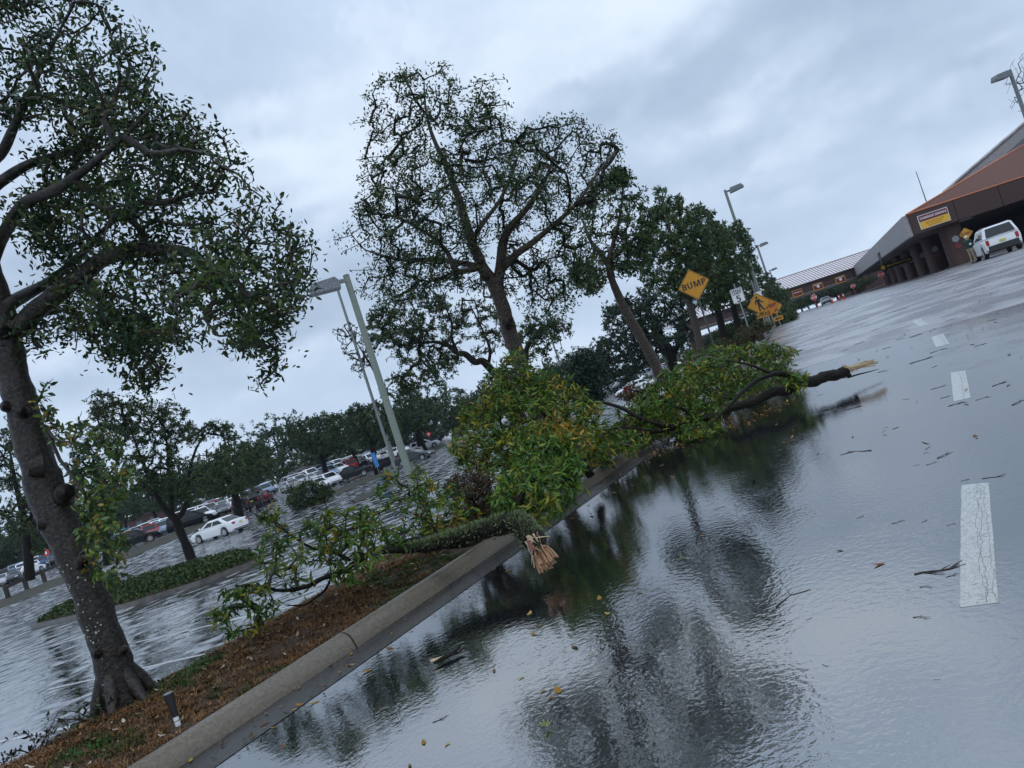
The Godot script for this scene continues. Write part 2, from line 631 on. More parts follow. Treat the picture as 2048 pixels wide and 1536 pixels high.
func cracked(sd: int) -> ImageTexture:            # worn paint with the fine net of cracks seen on the nearest dash
	var im := Image.create_empty(128, 768, false, Image.FORMAT_RGB8)
	var r := RandomNumberGenerator.new()
	r.seed = sd
	var f := FastNoiseLite.new()
	f.frequency = 0.02
	f.seed = sd
	f.fractal_octaves = 5
	var g := FastNoiseLite.new()
	g.frequency = 0.2
	g.seed = sd + 1
	for y in 768:
		for x in 128:
			var a := 0.93 + 0.06 * f.get_noise_2d(x, y) + 0.1 * g.get_noise_2d(x, y)
			var bare := g.get_noise_2d(x * 1.7 + 300, y * 1.7) + 0.6 * f.get_noise_2d(x * 3.0, y * 3.0)
			if bare > 0.42 or (x < 3 or x > 124) and g.get_noise_2d(x * 2.0, y * 0.9) > 0.05:
				a *= 0.5
			im.set_pixel(x, y, Color(a, a, a * 0.985))
	var ink := Color(0.22, 0.23, 0.24)
	for c in 3:                                    # long cracks up the right of the dash
		var x := 70.0 + c * 17
		for y in range(30 if c else 0, 760):
			x += r.randf_range(-1.0, 1.0) + (3.0 if r.randf() < 0.02 else 0.0) - (3.0 if r.randf() < 0.02 else 0.0)
			x = clampf(x, 60 + c * 14, 90 + c * 16)
			if r.randf() < 0.93:
				im.set_pixel(clampi(int(x), 0, 127), y, ink)
				if c == 1 or r.randf() < 0.35:
					im.set_pixel(clampi(int(x) + 1, 0, 127), y, ink.lightened(0.2))
	for c in 42:                                   # short ones across
		var y := r.randf_range(10, 758)
		var x0 := r.randi_range(0, 90) if c % 4 == 0 else r.randi_range(55, 95)
		var x1 := mini(127, x0 + r.randi_range(15, 80 if c % 4 == 0 else 40))
		for x in range(x0, x1):
			y = clampf(y + r.randf_range(-0.7, 0.7), 1, 766)
			if r.randf() < 0.9:
				im.set_pixel(x, int(y), ink.lightened(r.randf() * 0.3))
	return ImageTexture.create_from_image(im)


# ------------------------------------------------------------------ plants
func leaf_mesh(wide: float, fold := 0.1, curl := 0.12, fine := true) -> ArrayMesh:
	var s := Shape.new()
	var rows := [[0.0, 0.04], [0.25, 0.75], [0.5, 1.0], [0.78, 0.62], [1.0, 0.02]] if fine else [[0.0, 0.1], [0.5, 1.0], [1.0, 0.05]]
	var g := []
	for r in rows:
		var w: float = r[1] * wide * 0.5
		var z: float = -curl * r[0] * r[0]
		g.append(PackedVector3Array([Vector3(-w, r[0], z + fold * w * 2), Vector3(0, r[0], z), Vector3(w, r[0], z + fold * w * 2)]))
	s.grid(g, Vector3.BACK)
	return s.mesh()


func spray_mesh(count: int, wide: float, sd: int) -> ArrayMesh:      # a handful of leaves round a short shoot, for trees farther off
	var s := Shape.new()
	var r := RandomNumberGenerator.new()
	r.seed = sd
	for i in count:
		var y := (Vector3(r.randfn(), r.randfn(), r.randfn()).normalized() + Vector3(0, 0.35, 0)).normalized()
		var z := y.cross(Vector3(r.randfn(), r.randfn(), r.randfn())).normalized()
		var x := y.cross(z)
		var o := Vector3(r.randf_range(-0.45, 0.45), r.randf_range(-0.45, 0.45), r.randf_range(-0.45, 0.45))
		var l := r.randf_range(0.75, 1.1)
		var w := wide * l * 0.5
		s.facet([o, o + y * l * 0.5 - x * w, o + y * l, o + y * l * 0.5 + x * w], z)
	return s.mesh()


func in_polygon(poly: PackedVector2Array, count: int, depth: float, thick: float, r: RandomNumberGenerator, lean := 0.0, ragged := 0.03, gap := -1.0) -> PackedVector3Array:
	# points through a crown whose outline was measured; thickness follows the crown's width
	var lo := poly[0]
	var hi := poly[0]
	var c := Vector2.ZERO
	for p in poly:
		lo = lo.min(p)
		hi = hi.max(p)
		c += p / poly.size()
	var half := (hi - lo) * 0.5
	var lumps := FastNoiseLite.new()
	lumps.frequency = 0.55
	lumps.fractal_octaves = 2
	lumps.seed = int(depth * 7)
	var out := PackedVector3Array()
	while out.size() < count:
		var p := Vector2(r.randf_range(lo.x, hi.x), r.randf_range(lo.y, hi.y))
		if not Geometry2D.is_point_in_polygon(p + Vector2(r.randfn(), r.randfn()) * half.x * ragged, poly):
			continue
		var e := ((p - c) / half).length()
		var t := sqrt(maxf(0.12, 1.0 - minf(e, 1.0) ** 2))
		var z := r.randf_range(-1, 1)
		var q := at(p.x, p.y, depth + thick * t * z + lean * (c.y - p.y) / half.y)
		if gap > -1.0 and lumps.get_noise_3dv(q * (11.0 / depth)) < gap and r.randf() < 0.85:
			continue
		out.append(q)
	return out


func poly(a: Array) -> PackedVector2Array:
	var o := PackedVector2Array()
	for i in range(0, a.size(), 2):
		o.append(Vector2(a[i], a[i + 1]))
	return o


func trace(a: Array, depth: float) -> Array:      # x, y, radius [, depth offset] per joint
	var o := []
	for p in a:
		o.append([at(p[0], p[1], depth + (p[3] if p.size() > 3 else 0.0)), p[2]])
	return o


func grow(lines: Array, targets: PackedVector3Array, r: RandomNumberGenerator, tip := 0.005, steps := 3, expo := 0.44, bend := 0.08) -> Dictionary:
	# limbs are given; every target is joined to the branch it best continues
	var pos := PackedVector3Array()
	var par := PackedInt32Array()
	var rad := PackedFloat32Array()
	var tubes := []
	var start := 0
	for l in lines:
		var base := -1
		if pos.size() > 0:
			var best := INF
			for i in pos.size():
				var d: float = pos[i].distance_squared_to(l[0][0])
				if d < best:
					best = d
					base = i
		var tp := PackedVector3Array()
		var tr := PackedFloat32Array()
		for i in l.size() - 1:
			var a: Vector3 = l[maxi(i - 1, 0)][0]
			var b: Vector3 = l[i][0]
			var c: Vector3 = l[i + 1][0]
			var d: Vector3 = l[mini(i + 2, l.size() - 1)][0]
			for j in 4:
				tp.append(b.cubic_interpolate(c, a, d, j / 4.0))
				tr.append(lerpf(l[i][1], l[i + 1][1], j / 4.0))
		tp.append(l[-1][0])
		tr.append(l[-1][1])
		if base >= 0:
			tp.insert(0, pos[base])
			tr.insert(0, minf(tr[0], rad[base] * 0.95))
		tubes.append([tp, tr])
		for i in range(0 if base < 0 else 1, tp.size()):
			pos.append(tp[i])
			par.append(base if i == (0 if base < 0 else 1) else pos.size() - 2)
			rad.append(tr[i])
		if tubes.size() == 1:
			start = int(pos.size() * 0.45)
	var fixed := pos.size()
	var order := []
	for i in targets.size():
		var best := INF
		for q in range(start, fixed, 2):
			best = minf(best, pos[q].distance_squared_to(targets[i]))
		order.append([best, i])
	order.sort()
	var tips := PackedInt32Array()
	for o in order:
		var g := targets[o[1]]
		var best := INF
		var b := start
		for i in range(start, pos.size()):
			var v := g - pos[i]
			var d := v.length_squared()
			if d < best:
				if par[i] >= 0 and v.dot(pos[i] - pos[par[i]]) < 0.0:
					d = d * 2.2 + 0.02
				if d < best:
					best = d
					b = i
		var p0 := pos[b]
		var v := g - p0
		var len := v.length()
		var dir := (p0 - pos[par[b]]).normalized() if par[b] >= 0 else Vector3.UP
		var c := p0 + v * 0.45 + dir * len * bend + Vector3(r.randfn(), r.randfn(), r.randfn()) * len * 0.055
		var last := b
		for s in range(1, steps + 1):
			var u := s / float(steps)
			pos.append(p0.lerp(c, u).lerp(c.lerp(g, u), u))
			par.append(last)
			rad.append(0.0)
			last = pos.size() - 1
		tips.append(last)
	var cnt := PackedFloat32Array()
	cnt.resize(pos.size())
	for i in tips:
		cnt[i] = 1.0
	for i in range(pos.size() - 1, fixed - 1, -1):
		rad[i] = tip * pow(maxf(cnt[i], 1.0), expo)
		if par[i] >= fixed:
			cnt[par[i]] += cnt[i]
	return {"pos": pos, "par": par, "rad": rad, "tips": tips, "fixed": fixed, "tubes": tubes}


func branches(g: Dictionary, least := 0.0) -> Shape:
	var s := Shape.new()
	var pos: PackedVector3Array = g.pos
	for i in range(g.fixed, pos.size()):
		var q: int = g.par[i]
		var r1: float = g.rad[i]
		if r1 < least:
			continue
		var r0 := minf(g.rad[q], r1 * 1.5) if q >= g.fixed else r1 * 1.3
		s.tube(PackedVector3Array([pos[q], pos[i]]), PackedFloat32Array([r0, r1]), 6 if r1 > 0.02 else 4 if r1 > 0.008 else 3, false)
	return s


func leaves(called: String, parent: Node, g: Dictionary, per: int, size: float, palette: Array, m: Mesh, spread: float, r: RandomNumberGenerator, opt := {}) -> void:
	var tips: PackedInt32Array = g.tips
	var n := tips.size() * per
	var singles: int = opt.get("singles", 0)
	var droop: float = opt.get("droop", 0.0)
	var up: float = opt.get("up", 0.5)
	var keep: float = opt.get("keep", 1.0)
	var xs := []
	for ti in tips:
		var p: Vector3 = g.pos[ti]
		var d: Vector3 = (p - g.pos[g.par[ti]]).normalized()
		if r.randf() > keep:
			continue
		var base: Color = palette[r.randi() % palette.size()]
		var k := int(per * r.randf_range(0.55, 1.45))
		for i in k:
			var back := r.randf() ** 1.3
			var o := p - d * back * spread + Vector3(r.randf_range(-1, 1), r.randf_range(-1, 1), r.randf_range(-1, 1)) * spread * 0.22
			var y := (d * 0.5 + Vector3(r.randfn(), r.randfn() - droop, r.randfn()) * 0.7).normalized()
			var z := (Vector3(r.randfn() * 0.6, up + r.randfn() * 0.5, r.randfn() * 0.6) + y.cross(Vector3(r.randfn(), r.randfn(), r.randfn())) * 0.5)
			z = (z - y * z.dot(y)).normalized()
			var x := y.cross(z)
			var sz := size * r.randf_range(0.65, 1.2)
			var c: Color = base * r.randf_range(0.55, 1.15) * opt.get("bright", 1.0)
			if r.randf() < 0.25:
				c = palette[r.randi() % palette.size()] * opt.get("bright", 1.0)
			xs.append([Transform3D(Basis(x * sz, y * sz, z * sz), o), c])
	if singles > 0:
		var near := []
		for i in xs.size():
			near.append([xs[i][0].origin.distance_squared_to(EYE) + (1000.0 if not in_view(xs[i][0].origin) else 0.0), i])
		near.sort()
		var used := {}
		for q in mini(singles, near.size()):
			var i: int = near[q][1]
			used[i] = true
			var lf := obj("leaf", m, leaf_paint(xs[i][1]), parent)
			lf.transform = xs[i][0]
		var rest := []
		for i in xs.size():
			if not used.has(i):
				rest.append(xs[i])
		xs = rest
	scatter(called, parent, m, xs, opt.get("mat", M.leaf))


func in_view(p: Vector3) -> bool:
	var q := cam_basis.inverse() * (p - EYE)
	return q.z < 0 and absf(q.x / q.z) < 1024.0 / F and absf(q.y / q.z) < 768.0 / F


func leaf_paint(c: Color) -> StandardMaterial3D:
	var key := "leaf_%d_%d_%d" % [int(round(sqrt(c.r) * 12)), int(round(sqrt(c.g) * 12)), int(round(sqrt(c.b) * 8))]
	if not M.has(key):
		var m: StandardMaterial3D = M.leaf.duplicate()
		m.vertex_color_use_as_albedo = false
		m.albedo_color = Color(c.r, c.g, c.b).linear_to_srgb()
		M[key] = m
	return M[key]


func scatter(called: String, parent: Node, m: Mesh, xs: Array, mt: Material) -> MultiMeshInstance3D:
	var mm := MultiMesh.new()
	mm.transform_format = MultiMesh.TRANSFORM_3D
	mm.use_colors = true
	mm.mesh = m
	mm.instance_count = xs.size()
	var b := PackedFloat32Array()
	b.resize(xs.size() * 16)
	var w := 0
	for e in xs:
		var t: Transform3D = e[0]
		var c: Color = e[1]
		b[w] = t.basis.x.x; b[w + 1] = t.basis.y.x; b[w + 2] = t.basis.z.x; b[w + 3] = t.origin.x
		b[w + 4] = t.basis.x.y; b[w + 5] = t.basis.y.y; b[w + 6] = t.basis.z.y; b[w + 7] = t.origin.y
		b[w + 8] = t.basis.x.z; b[w + 9] = t.basis.y.z; b[w + 10] = t.basis.z.z; b[w + 11] = t.origin.z
		b[w + 12] = c.r; b[w + 13] = c.g; b[w + 14] = c.b; b[w + 15] = 1.0
		w += 16
	mm.buffer = b
	var o := MultiMeshInstance3D.new()
	o.name = numbered(called) if parent == self else called
	o.multimesh = mm
	o.material_override = mt
	o.set_meta("kind", "stuff")
	parent.add_child(o, true)
	return o


func plant_tree(called: String, label: String, category: String, lines: Array, targets: PackedVector3Array, o: Dictionary) -> Node3D:
	# o: bark, per, size, palette, leaf, spread, seed, group, singles, tip
	var r := RandomNumberGenerator.new()
	r.seed = o.get("seed", 1)
	var base: Vector3 = lines[0][0][0]
	var t := thing(called, label, category, base, 0.0, o.get("group", ""))
	var local := []
	for l in lines:
		var q := []
		for p in l:
			q.append([p[0] - base, p[1]])
		local.append(q)
	var aims := PackedVector3Array()
	for p in targets:
		aims.append(p - base)
	var g := grow(local, aims, r, o.get("tip", 0.005), o.get("steps", 3), o.get("expo", 0.44), o.get("bend", 0.08))
	var first := true
	for tb in g.tubes:
		var s := Shape.new()
		s.tube(tb[0], tb[1], 14 if first and o.get("fine", false) else 9, true, o.get("lump", 0.05) if first else 0.03, int(o.get("seed", 1)))
		obj("trunk" if first else "limb", s, o.bark, t)
		first = false
	var br := obj("twigs" if o.get("twigs_only", false) else "branches", branches(g, o.get("least", 0.0)), o.get("twig_mat", o.bark), t)
	br.set_meta("kind", "stuff")
	if o.get("per", 0) > 0:
		var moved := {"pos": g.pos, "par": g.par, "tips": g.tips}
		if o.get("singles", 0) > 0:       # the nearest leaves are chosen by their distance from the eye
			t.position = Vector3.ZERO
			for ch in t.get_children():
				ch.position += base
			var pp: PackedVector3Array = g.pos.duplicate()
			for i in pp.size():
				pp[i] += base
			moved.pos = pp
		leaves(o.get("crown_name", "crown"), t, moved, o.per, o.size, o.palette, o.leaf, o.spread, r, o)
		if o.get("singles", 0) > 0:
			t.position = base
			for ch in t.get_children():
				ch.position -= base
	return t


func knot(parent: Node3D, p: Vector3, out: Vector3, r: float, m: Material, ring: Material, called := "branch_scar") -> void:   # a pruned limb: collar and sawn face
	var d := (out + Vector3(0, 0.1, 0)).normalized()
	var s := Shape.new()
	s.tube(PackedVector3Array([p - d * r * 1.2, p - d * r * 0.3, p + d * r * 0.08, p + d * r * 0.16, p + d * r * 0.1]), PackedFloat32Array([r * 1.5, r * 1.3, r * 1.12, r * 1.0, r * 0.8]), 10, true, 0.06, int(p.y * 40))
	var c := obj(called, s, ring, parent)
	var f := Shape.new()
	f.tube(PackedVector3Array([p + d * r * 0.02, p + d * r * 0.125]), PackedFloat32Array([r * 0.9, r * 0.86]), 10, true, 0.05)
	obj("sawn_face", f, m, c)


# ------------------------------------------------------------------ vehicles
const CARS := {
	"sedan": {"l": 4.85, "w": 0.91, "h": 1.46, "sill": 0.21, "wb": 1.39, "wr": 0.33, "top": [[-2.42, 0.66, 0.8], [-2.39, 0.94, 0.9], [-2.2, 1.01, 0.96], [-1.5, 1.02, 1.0], [1.0, 0.98, 1.0], [1.7, 0.9, 0.97], [2.2, 0.78, 0.9], [2.38, 0.66, 0.8], [2.43, 0.5, 0.7]], "cab": [-1.85, -1.0, 0.2, 1.2]},
	"suv": {"l": 4.95, "w": 0.97, "h": 1.76, "sill": 0.28, "wb": 1.43, "wr": 0.37, "top": [[-2.46, 0.7, 0.86], [-2.43, 1.05, 0.94], [-2.3, 1.13, 0.98], [-1.5, 1.13, 1.0], [1.0, 1.12, 1.0], [1.8, 1.06, 0.97], [2.3, 0.97, 0.92], [2.44, 0.8, 0.84], [2.49, 0.6, 0.76]], "cab": [-2.42, -2.12, 0.3, 1.25]},
	"pickup": {"l": 5.7, "w": 0.98, "h": 1.86, "sill": 0.36, "wb": 1.75, "wr": 0.39, "top": [[-2.85, 0.72, 0.9], [-2.82, 1.14, 0.97], [-2.6, 1.16, 1.0], [-0.85, 1.16, 1.0], [1.2, 1.16, 1.0], [2.1, 1.12, 0.98], [2.6, 1.04, 0.94], [2.8, 0.85, 0.86], [2.84, 0.6, 0.8]], "cab": [-0.95, -0.7, 0.55, 1.35]},
	"van": {"l": 5.0, "w": 0.98, "h": 1.82, "sill": 0.24, "wb": 1.5, "wr": 0.34, "top": [[-2.5, 0.7, 0.86], [-2.47, 1.02, 0.95], [-2.3, 1.08, 0.99], [-1.5, 1.1, 1.0], [1.2, 1.06, 1.0], [1.9, 0.95, 0.96], [2.35, 0.82, 0.88], [2.48, 0.66, 0.78], [2.52, 0.5, 0.7]], "cab": [-2.42, -2.22, 0.6, 1.75]},
}
var car_made := {}


func car(kind: String, paint: String, label: String, p: Vector3, dir: Vector2, group := "", cat := "") -> Node3D:
	var t: Node3D
	var nm: String = {"sedan": "parked_sedan", "suv": "parked_suv", "pickup": "parked_pickup", "van": "parked_van"}[kind]
	if car_made.has(kind):
		t = car_made[kind].duplicate()
		t.name = numbered(nm)
		add_child(t)
	else:
		t = make_car(kind, nm)
		car_made[kind] = t
	t.position = p
	t.rotation.y = atan2(dir.y, dir.x)
	for q in ["body", "cabin", "mirror", "mirror_001", "tailgate", "mirror2"]:
		if t.has_node(q):
			t.get_node(q).material_override = M["paint_" + paint]
	t.set_meta("label", label)
	t.set_meta("category", cat if cat else {"sedan": "car", "suv": "car", "pickup": "pickup truck", "van": "car"}[kind])
	t.set_meta("group", group)
	return t


func profile(top: Array, x: float, c: int) -> float:
	for i in top.size() - 1:
		if x <= top[i + 1][0]:
			return lerpf(top[i][c], top[i + 1][c], clampf((x - top[i][0]) / (top[i + 1][0] - top[i][0]), 0, 1))
	return top[-1][c]


func make_car(kind: String, nm: String) -> Node3D:
	var k: Dictionary = CARS[kind]
	var t := thing(nm, "", "")
	var paint: Material = M.paint_white
	var rows := []
	var xs := []
	var x: float = k.top[0][0]
	var endx: float = k.top[-1][0]
	while x < endx:
		xs.append(x)
		x += 0.035 if x < k.top[2][0] or x > k.top[-3][0] else 0.09
	xs.append(endx)
	var arch: float = k.wr + 0.07
	for px in xs:
		var top := profile(k.top, px, 1)
		var w: float = k.w * profile(k.top, px, 2)
		var bot: float = k.sill
		bot += 0.14 * smoothstep(k.l * 0.42, k.l * 0.5, absf(px))
		for s in [-1, 1]:
			var dx: float = px - s * k.wb
			if absf(dx) < arch:
				bot = maxf(bot, k.wr + sqrt(arch * arch - dx * dx) - 0.02)
		bot = minf(bot, top - 0.12)
		var mid := lerpf(bot, top, 0.62)
		var ring := PackedVector3Array()
		for q in [[0, bot], [-0.86 * w, bot], [-0.97 * w, bot + 0.04], [-w, mid], [-0.965 * w, top - 0.09], [-0.9 * w, top - 0.02], [-0.5 * w, top + 0.012], [0, top + 0.02], [0.5 * w, top + 0.012], [0.9 * w, top - 0.02], [0.965 * w, top - 0.09], [w, mid], [0.97 * w, bot + 0.04], [0.86 * w, bot], [0, bot]]:
			ring.append(Vector3(px, q[1], q[0]))
		rows.append(ring)
	var s := Shape.new()
	s.grid(rows, Vector3.ZERO)
	s.facet(Array(rows[0]).slice(0, 14), Vector3.LEFT)
	s.facet(Array(rows[-1]).slice(0, 14), Vector3.RIGHT)
	obj("body", s, paint, t)
	# cabin and its windows
	var c: Array = k.cab
	var belt: float = profile(k.top, c[1], 1) - 0.03
	var w0: float = k.w * 0.93
	var w1: float = k.w * 0.76
	var h: float = k.h
	var quad := func(u0: float, u1: float, f0: float, f1: float, side: float, push: float) -> Array:
		var out := []
		for e in [[u0, f0], [u1, f0], [u1, f1], [u0, f1]]:
			var lo := lerpf(c[0], c[3], e[0])
			var hi := lerpf(c[1], c[2], e[0])
			out.append(Vector3(lerpf(lo, hi, e[1]), lerpf(belt, h - 0.045, e[1]), side * (lerpf(w0, w1, e[1]) + push)))
		return out
	s = Shape.new()
	var cabin := []
	for f in [0.0, 0.35, 0.7, 0.92, 1.0]:
		var ring := PackedVector3Array()
		var y := lerpf(belt, h, f)
		var x0 := lerpf(c[0], c[1], minf(f, 0.94)) + (0.07 if f == 1.0 else 0.0)
		var x1 := lerpf(c[3], c[2], minf(f, 0.94)) - (0.07 if f == 1.0 else 0.0)
		var ww := lerpf(w0, w1, f) - (0.09 if f == 1.0 else 0.0)
		for e in [[x0, -ww * 0.9], [x0 + 0.1, -ww], [x1 - 0.1, -ww], [x1, -ww * 0.9], [x1 + 0.03, 0], [x1, ww * 0.9], [x1 - 0.1, ww], [x0 + 0.1, ww], [x0, ww * 0.9], [x0 - 0.03, 0], [x0, -ww * 0.9]]:
			ring.append(Vector3(e[0], y, e[1]))
		cabin.append(ring)
	for i in 4:
		for j in 10:
			var o: Vector3 = cabin[i][j] + cabin[i][j + 1] - Vector3(c[0] + c[3], 0, 0)
			s.facet([cabin[i][j], cabin[i][j + 1], cabin[i + 1][j + 1], cabin[i + 1][j]], o + Vector3(0, 0.4, 0))
	s.facet(Array(cabin[4]).slice(0, 10), Vector3.UP)
	obj("cabin", s, paint, t)
	for side in [-1.0, 1.0]:
		var cuts := [[0.12, 0.5], [0.54, 0.86]] if kind != "suv" and kind != "van" else [[0.06, 0.3], [0.33, 0.6], [0.63, 0.88]]
		for u in cuts:
			s = Shape.new()
			s.facet(quad.call(u[0], u[1], 0.12, 0.87, side, 0.012), Vector3(0, 0.2, side))
			obj("window", s, M.glass, t)
	for e in [[c[3], c[2], 1.0, "windscreen"], [c[0], c[1], -1.0, "rear_window"]]:
		s = Shape.new()
		var g := func(f: float, sd: float) -> Vector3: return Vector3(lerpf(e[0], e[1], minf(f, 0.94)) + e[2] * 0.045, lerpf(belt, h, f), sd * (lerpf(w0, w1, f) * 0.9 - 0.06))
		s.facet([g.call(0.08, -1.0), g.call(0.08, 1.0), g.call(0.86, 1.0), g.call(0.86, -1.0)], Vector3(e[2], 0.4, 0))
		obj(e[3], s, M.glass, t)
	# underside, wheels, lamps
	s = Shape.new()
	s.box(Transform3D(Basis(), Vector3(0, k.sill + 0.22, 0)), Vector3(k.l * 0.86, 0.34, k.w * 1.35), 0.04)
	obj("underbody", s, M.trim, t)
	for sx in [-1, 1]:
		for sz in [-1, 1]:
			s = Shape.new()
			var o := Vector3(sx * k.wb, k.wr, sz * (k.w - 0.13))
			var z := Vector3(0, 0, sz)
			s.tube(PackedVector3Array([o - z * 0.11, o - z * 0.09, o + z * 0.09, o + z * 0.115]), PackedFloat32Array([k.wr - 0.03, k.wr, k.wr, k.wr - 0.035]), 20)
			var wh := obj("wheel", s, M.tyre, t)
			s = Shape.new()
			s.tube(PackedVector3Array([o + z * 0.1, o + z * 0.122]), PackedFloat32Array([k.wr * 0.2, k.wr * 0.17]), 10)
			for a in 7:
				var g := TAU * a / 7.0
				s.box(Transform3D(Basis(Vector3(0, 0, 1), g), o + z * 0.112 + Vector3(cos(g), sin(g), 0) * k.wr * 0.37), Vector3(k.wr * 0.5, k.wr * 0.19, 0.012))
			for a in 24:
				var g := TAU * a / 24.0
				s.box(Transform3D(Basis(Vector3(0, 0, 1), g), o + z * 0.112 + Vector3(cos(g), sin(g), 0) * k.wr * 0.63), Vector3(0.03, k.wr * 0.18, 0.014))
			obj("rim", s, M.rim, wh)
	for sz in [-1, 1]:
		s = Shape.new()
		var hy := profile(k.top, endx - 0.12, 1) - 0.1
		s.box(Transform3D(Basis(Vector3.UP, sz * -0.35), Vector3(endx - 0.13, hy, sz * k.w * 0.66)), Vector3(0.2, 0.13, 0.36), 0.03)
		obj("headlight", s, M.head, t)
		s = Shape.new()
		var tall := 0.34 if kind != "sedan" else 0.17
		s.box(Transform3D(Basis(Vector3.UP, sz * 0.2), Vector3(k.top[0][0] + 0.06, profile(k.top, k.top[1][0], 1) - tall * 0.5 - 0.03, sz * k.w * 0.76)), Vector3(0.16, tall, 0.26 if kind == "sedan" else 0.17), 0.03)
		obj("tail_light", s, M.tail, t)
		s = Shape.new()
		s.box(Transform3D(Basis(), Vector3(c[3] - 0.3, belt + 0.1, sz * (k.w + 0.06))), Vector3(0.1, 0.14, 0.2), 0.04)
		obj("mirror", s, paint, t)
	s = Shape.new()
	s.box(Transform3D(Basis(), Vector3(k.top[0][0] - 0.012, k.sill + 0.52, 0)), Vector3(0.02, 0.15, 0.31), 0.005)
	obj("number_plate", s, M.plate, t)
	s = Shape.new()
	s.box(Transform3D(Basis(), Vector3(k.top[0][0] + 0.06, k.sill + (0.2 if kind != "sedan" else 0.12), 0)), Vector3(0.16, 0.4 if kind == "suv" else 0.2 if kind != "sedan" else 0.1, k.w * 1.66), 0.05)
	s.box(Transform3D(Basis(), Vector3(endx - 0.1, k.sill + 0.18, 0)), Vector3(0.2, 0.18, k.w * 1.45), 0.05)
	obj("bumper", s, M.trim, t)
	if kind == "pickup":
		s = Shape.new()
		s.box(Transform3D(Basis(), Vector3(-1.88, 1.165, 0)), Vector3(1.7, 0.04, 1.6), 0.01)
		obj("load_bed", s, M.trim, t)
	if kind == "suv":
		for sz in [-1, 1]:
			s = Shape.new()
			s.tube(PackedVector3Array([Vector3(-1.95, h - 0.02, sz * w1 * 0.86), Vector3(-1.9, h + 0.05, sz * w1 * 0.86), Vector3(0.1, h + 0.05, sz * w1 * 0.86), Vector3(0.2, h - 0.02, sz * w1 * 0.86)]), PackedFloat32Array([0.02, 0.02, 0.02, 0.02]), 6)
			obj("roof_rail", s, M.trim, t)
	return t


# ------------------------------------------------------------------ signs and lamps
func lettering(words: String, height: float, x: Transform3D, m: Material, parent: Node, bold := true, font := "Droid Sans") -> void:
	var tm := TextMesh.new()
	var f := SystemFont.new()
	f.font_names = PackedStringArray([font])
	f.font_weight = 700 if bold else 400
	tm.font = f
	tm.text = words
	tm.font_size = 64
	tm.depth = 0.006
	tm.pixel_size = height / 46.0
	tm.curve_step = 2.0
	var o := obj("lettering", tm, m, parent)
	o.transform = x


func post_shape(h: float, r: float, sides := 10) -> Shape:
	var s := Shape.new()
	s.tube(PackedVector3Array([Vector3(0, -0.3, 0), Vector3(0, h, 0)]), PackedFloat32Array([r, r]), sides)
	return s


func rounded(w: float, h: float, r: float) -> PackedVector2Array:
	var o := PackedVector2Array()
	for q in 4:
		var c := Vector2(w * 0.5 - r, h * 0.5 - r) * Vector2([1, -1, -1, 1][q], [1, 1, -1, -1][q])
		for i in 4:
			o.append(c + Vector2.from_angle(q * PI / 2 + i * PI / 6) * r)
	return o


func ring_of(outer: PackedVector2Array, inner_scale: float) -> Array:
	var a := []
	for i in outer.size():
		var j := (i + 1) % outer.size()
		a.append(PackedVector2Array([outer[i], outer[j], outer[j] * inner_scale, outer[i] * inner_scale]))
	return a


func turned(a: PackedVector2Array, g: float) -> PackedVector2Array:
	var o := PackedVector2Array()
	for p in a:
		o.append(p.rotated(g))
	return o


func sign_board(t: Node3D, y: float, outline: PackedVector2Array, face: Material, edge: Material, inset := 0.93, off := Vector3.ZERO, rim_from := 0.97) -> Node3D:
	var x := Transform3D(Basis(), Vector3(0, y, 0.03) + off)
	var s := Shape.new()
	s.prism(outline, x, 0.003)
	var b := obj("sign_face", s, face, t)
	s = Shape.new()
	var o := PackedVector2Array()
	for p in outline:
		o.append(p * rim_from)
	for q in ring_of(o, inset / rim_from):
		s.prism(q, x, 0.006, 0.001)
	obj("border", s, edge, b)
	return b


func road_sign(called: String, label: String, p: Vector3, dir: Vector3, h: float, mt: Material, group := "") -> Node3D:
	var t := thing(called, label, "sign", p, 0, group)
	t.transform = facing(dir, p)
	obj("post", post_shape(h, 0.032), mt, t)
	return t


func octagon(r: float) -> PackedVector2Array:
	var o := PackedVector2Array()
	for i in 8:
		o.append(Vector2.from_angle(PI / 8 + i * PI / 4) * r)
	return o


func stop_sign(p: Vector3, dir: Vector3, top: float, label: String, group: String) -> void:
	var t := road_sign("stop_sign", label, p, dir, top, M.post_red, group)
	sign_board(t, top - 0.38, octagon(0.4), M.red, M.white, 0.92)
	lettering("STOP", 0.25, Transform3D(Basis(), Vector3(0, top - 0.38, 0.038)), M.white, t)


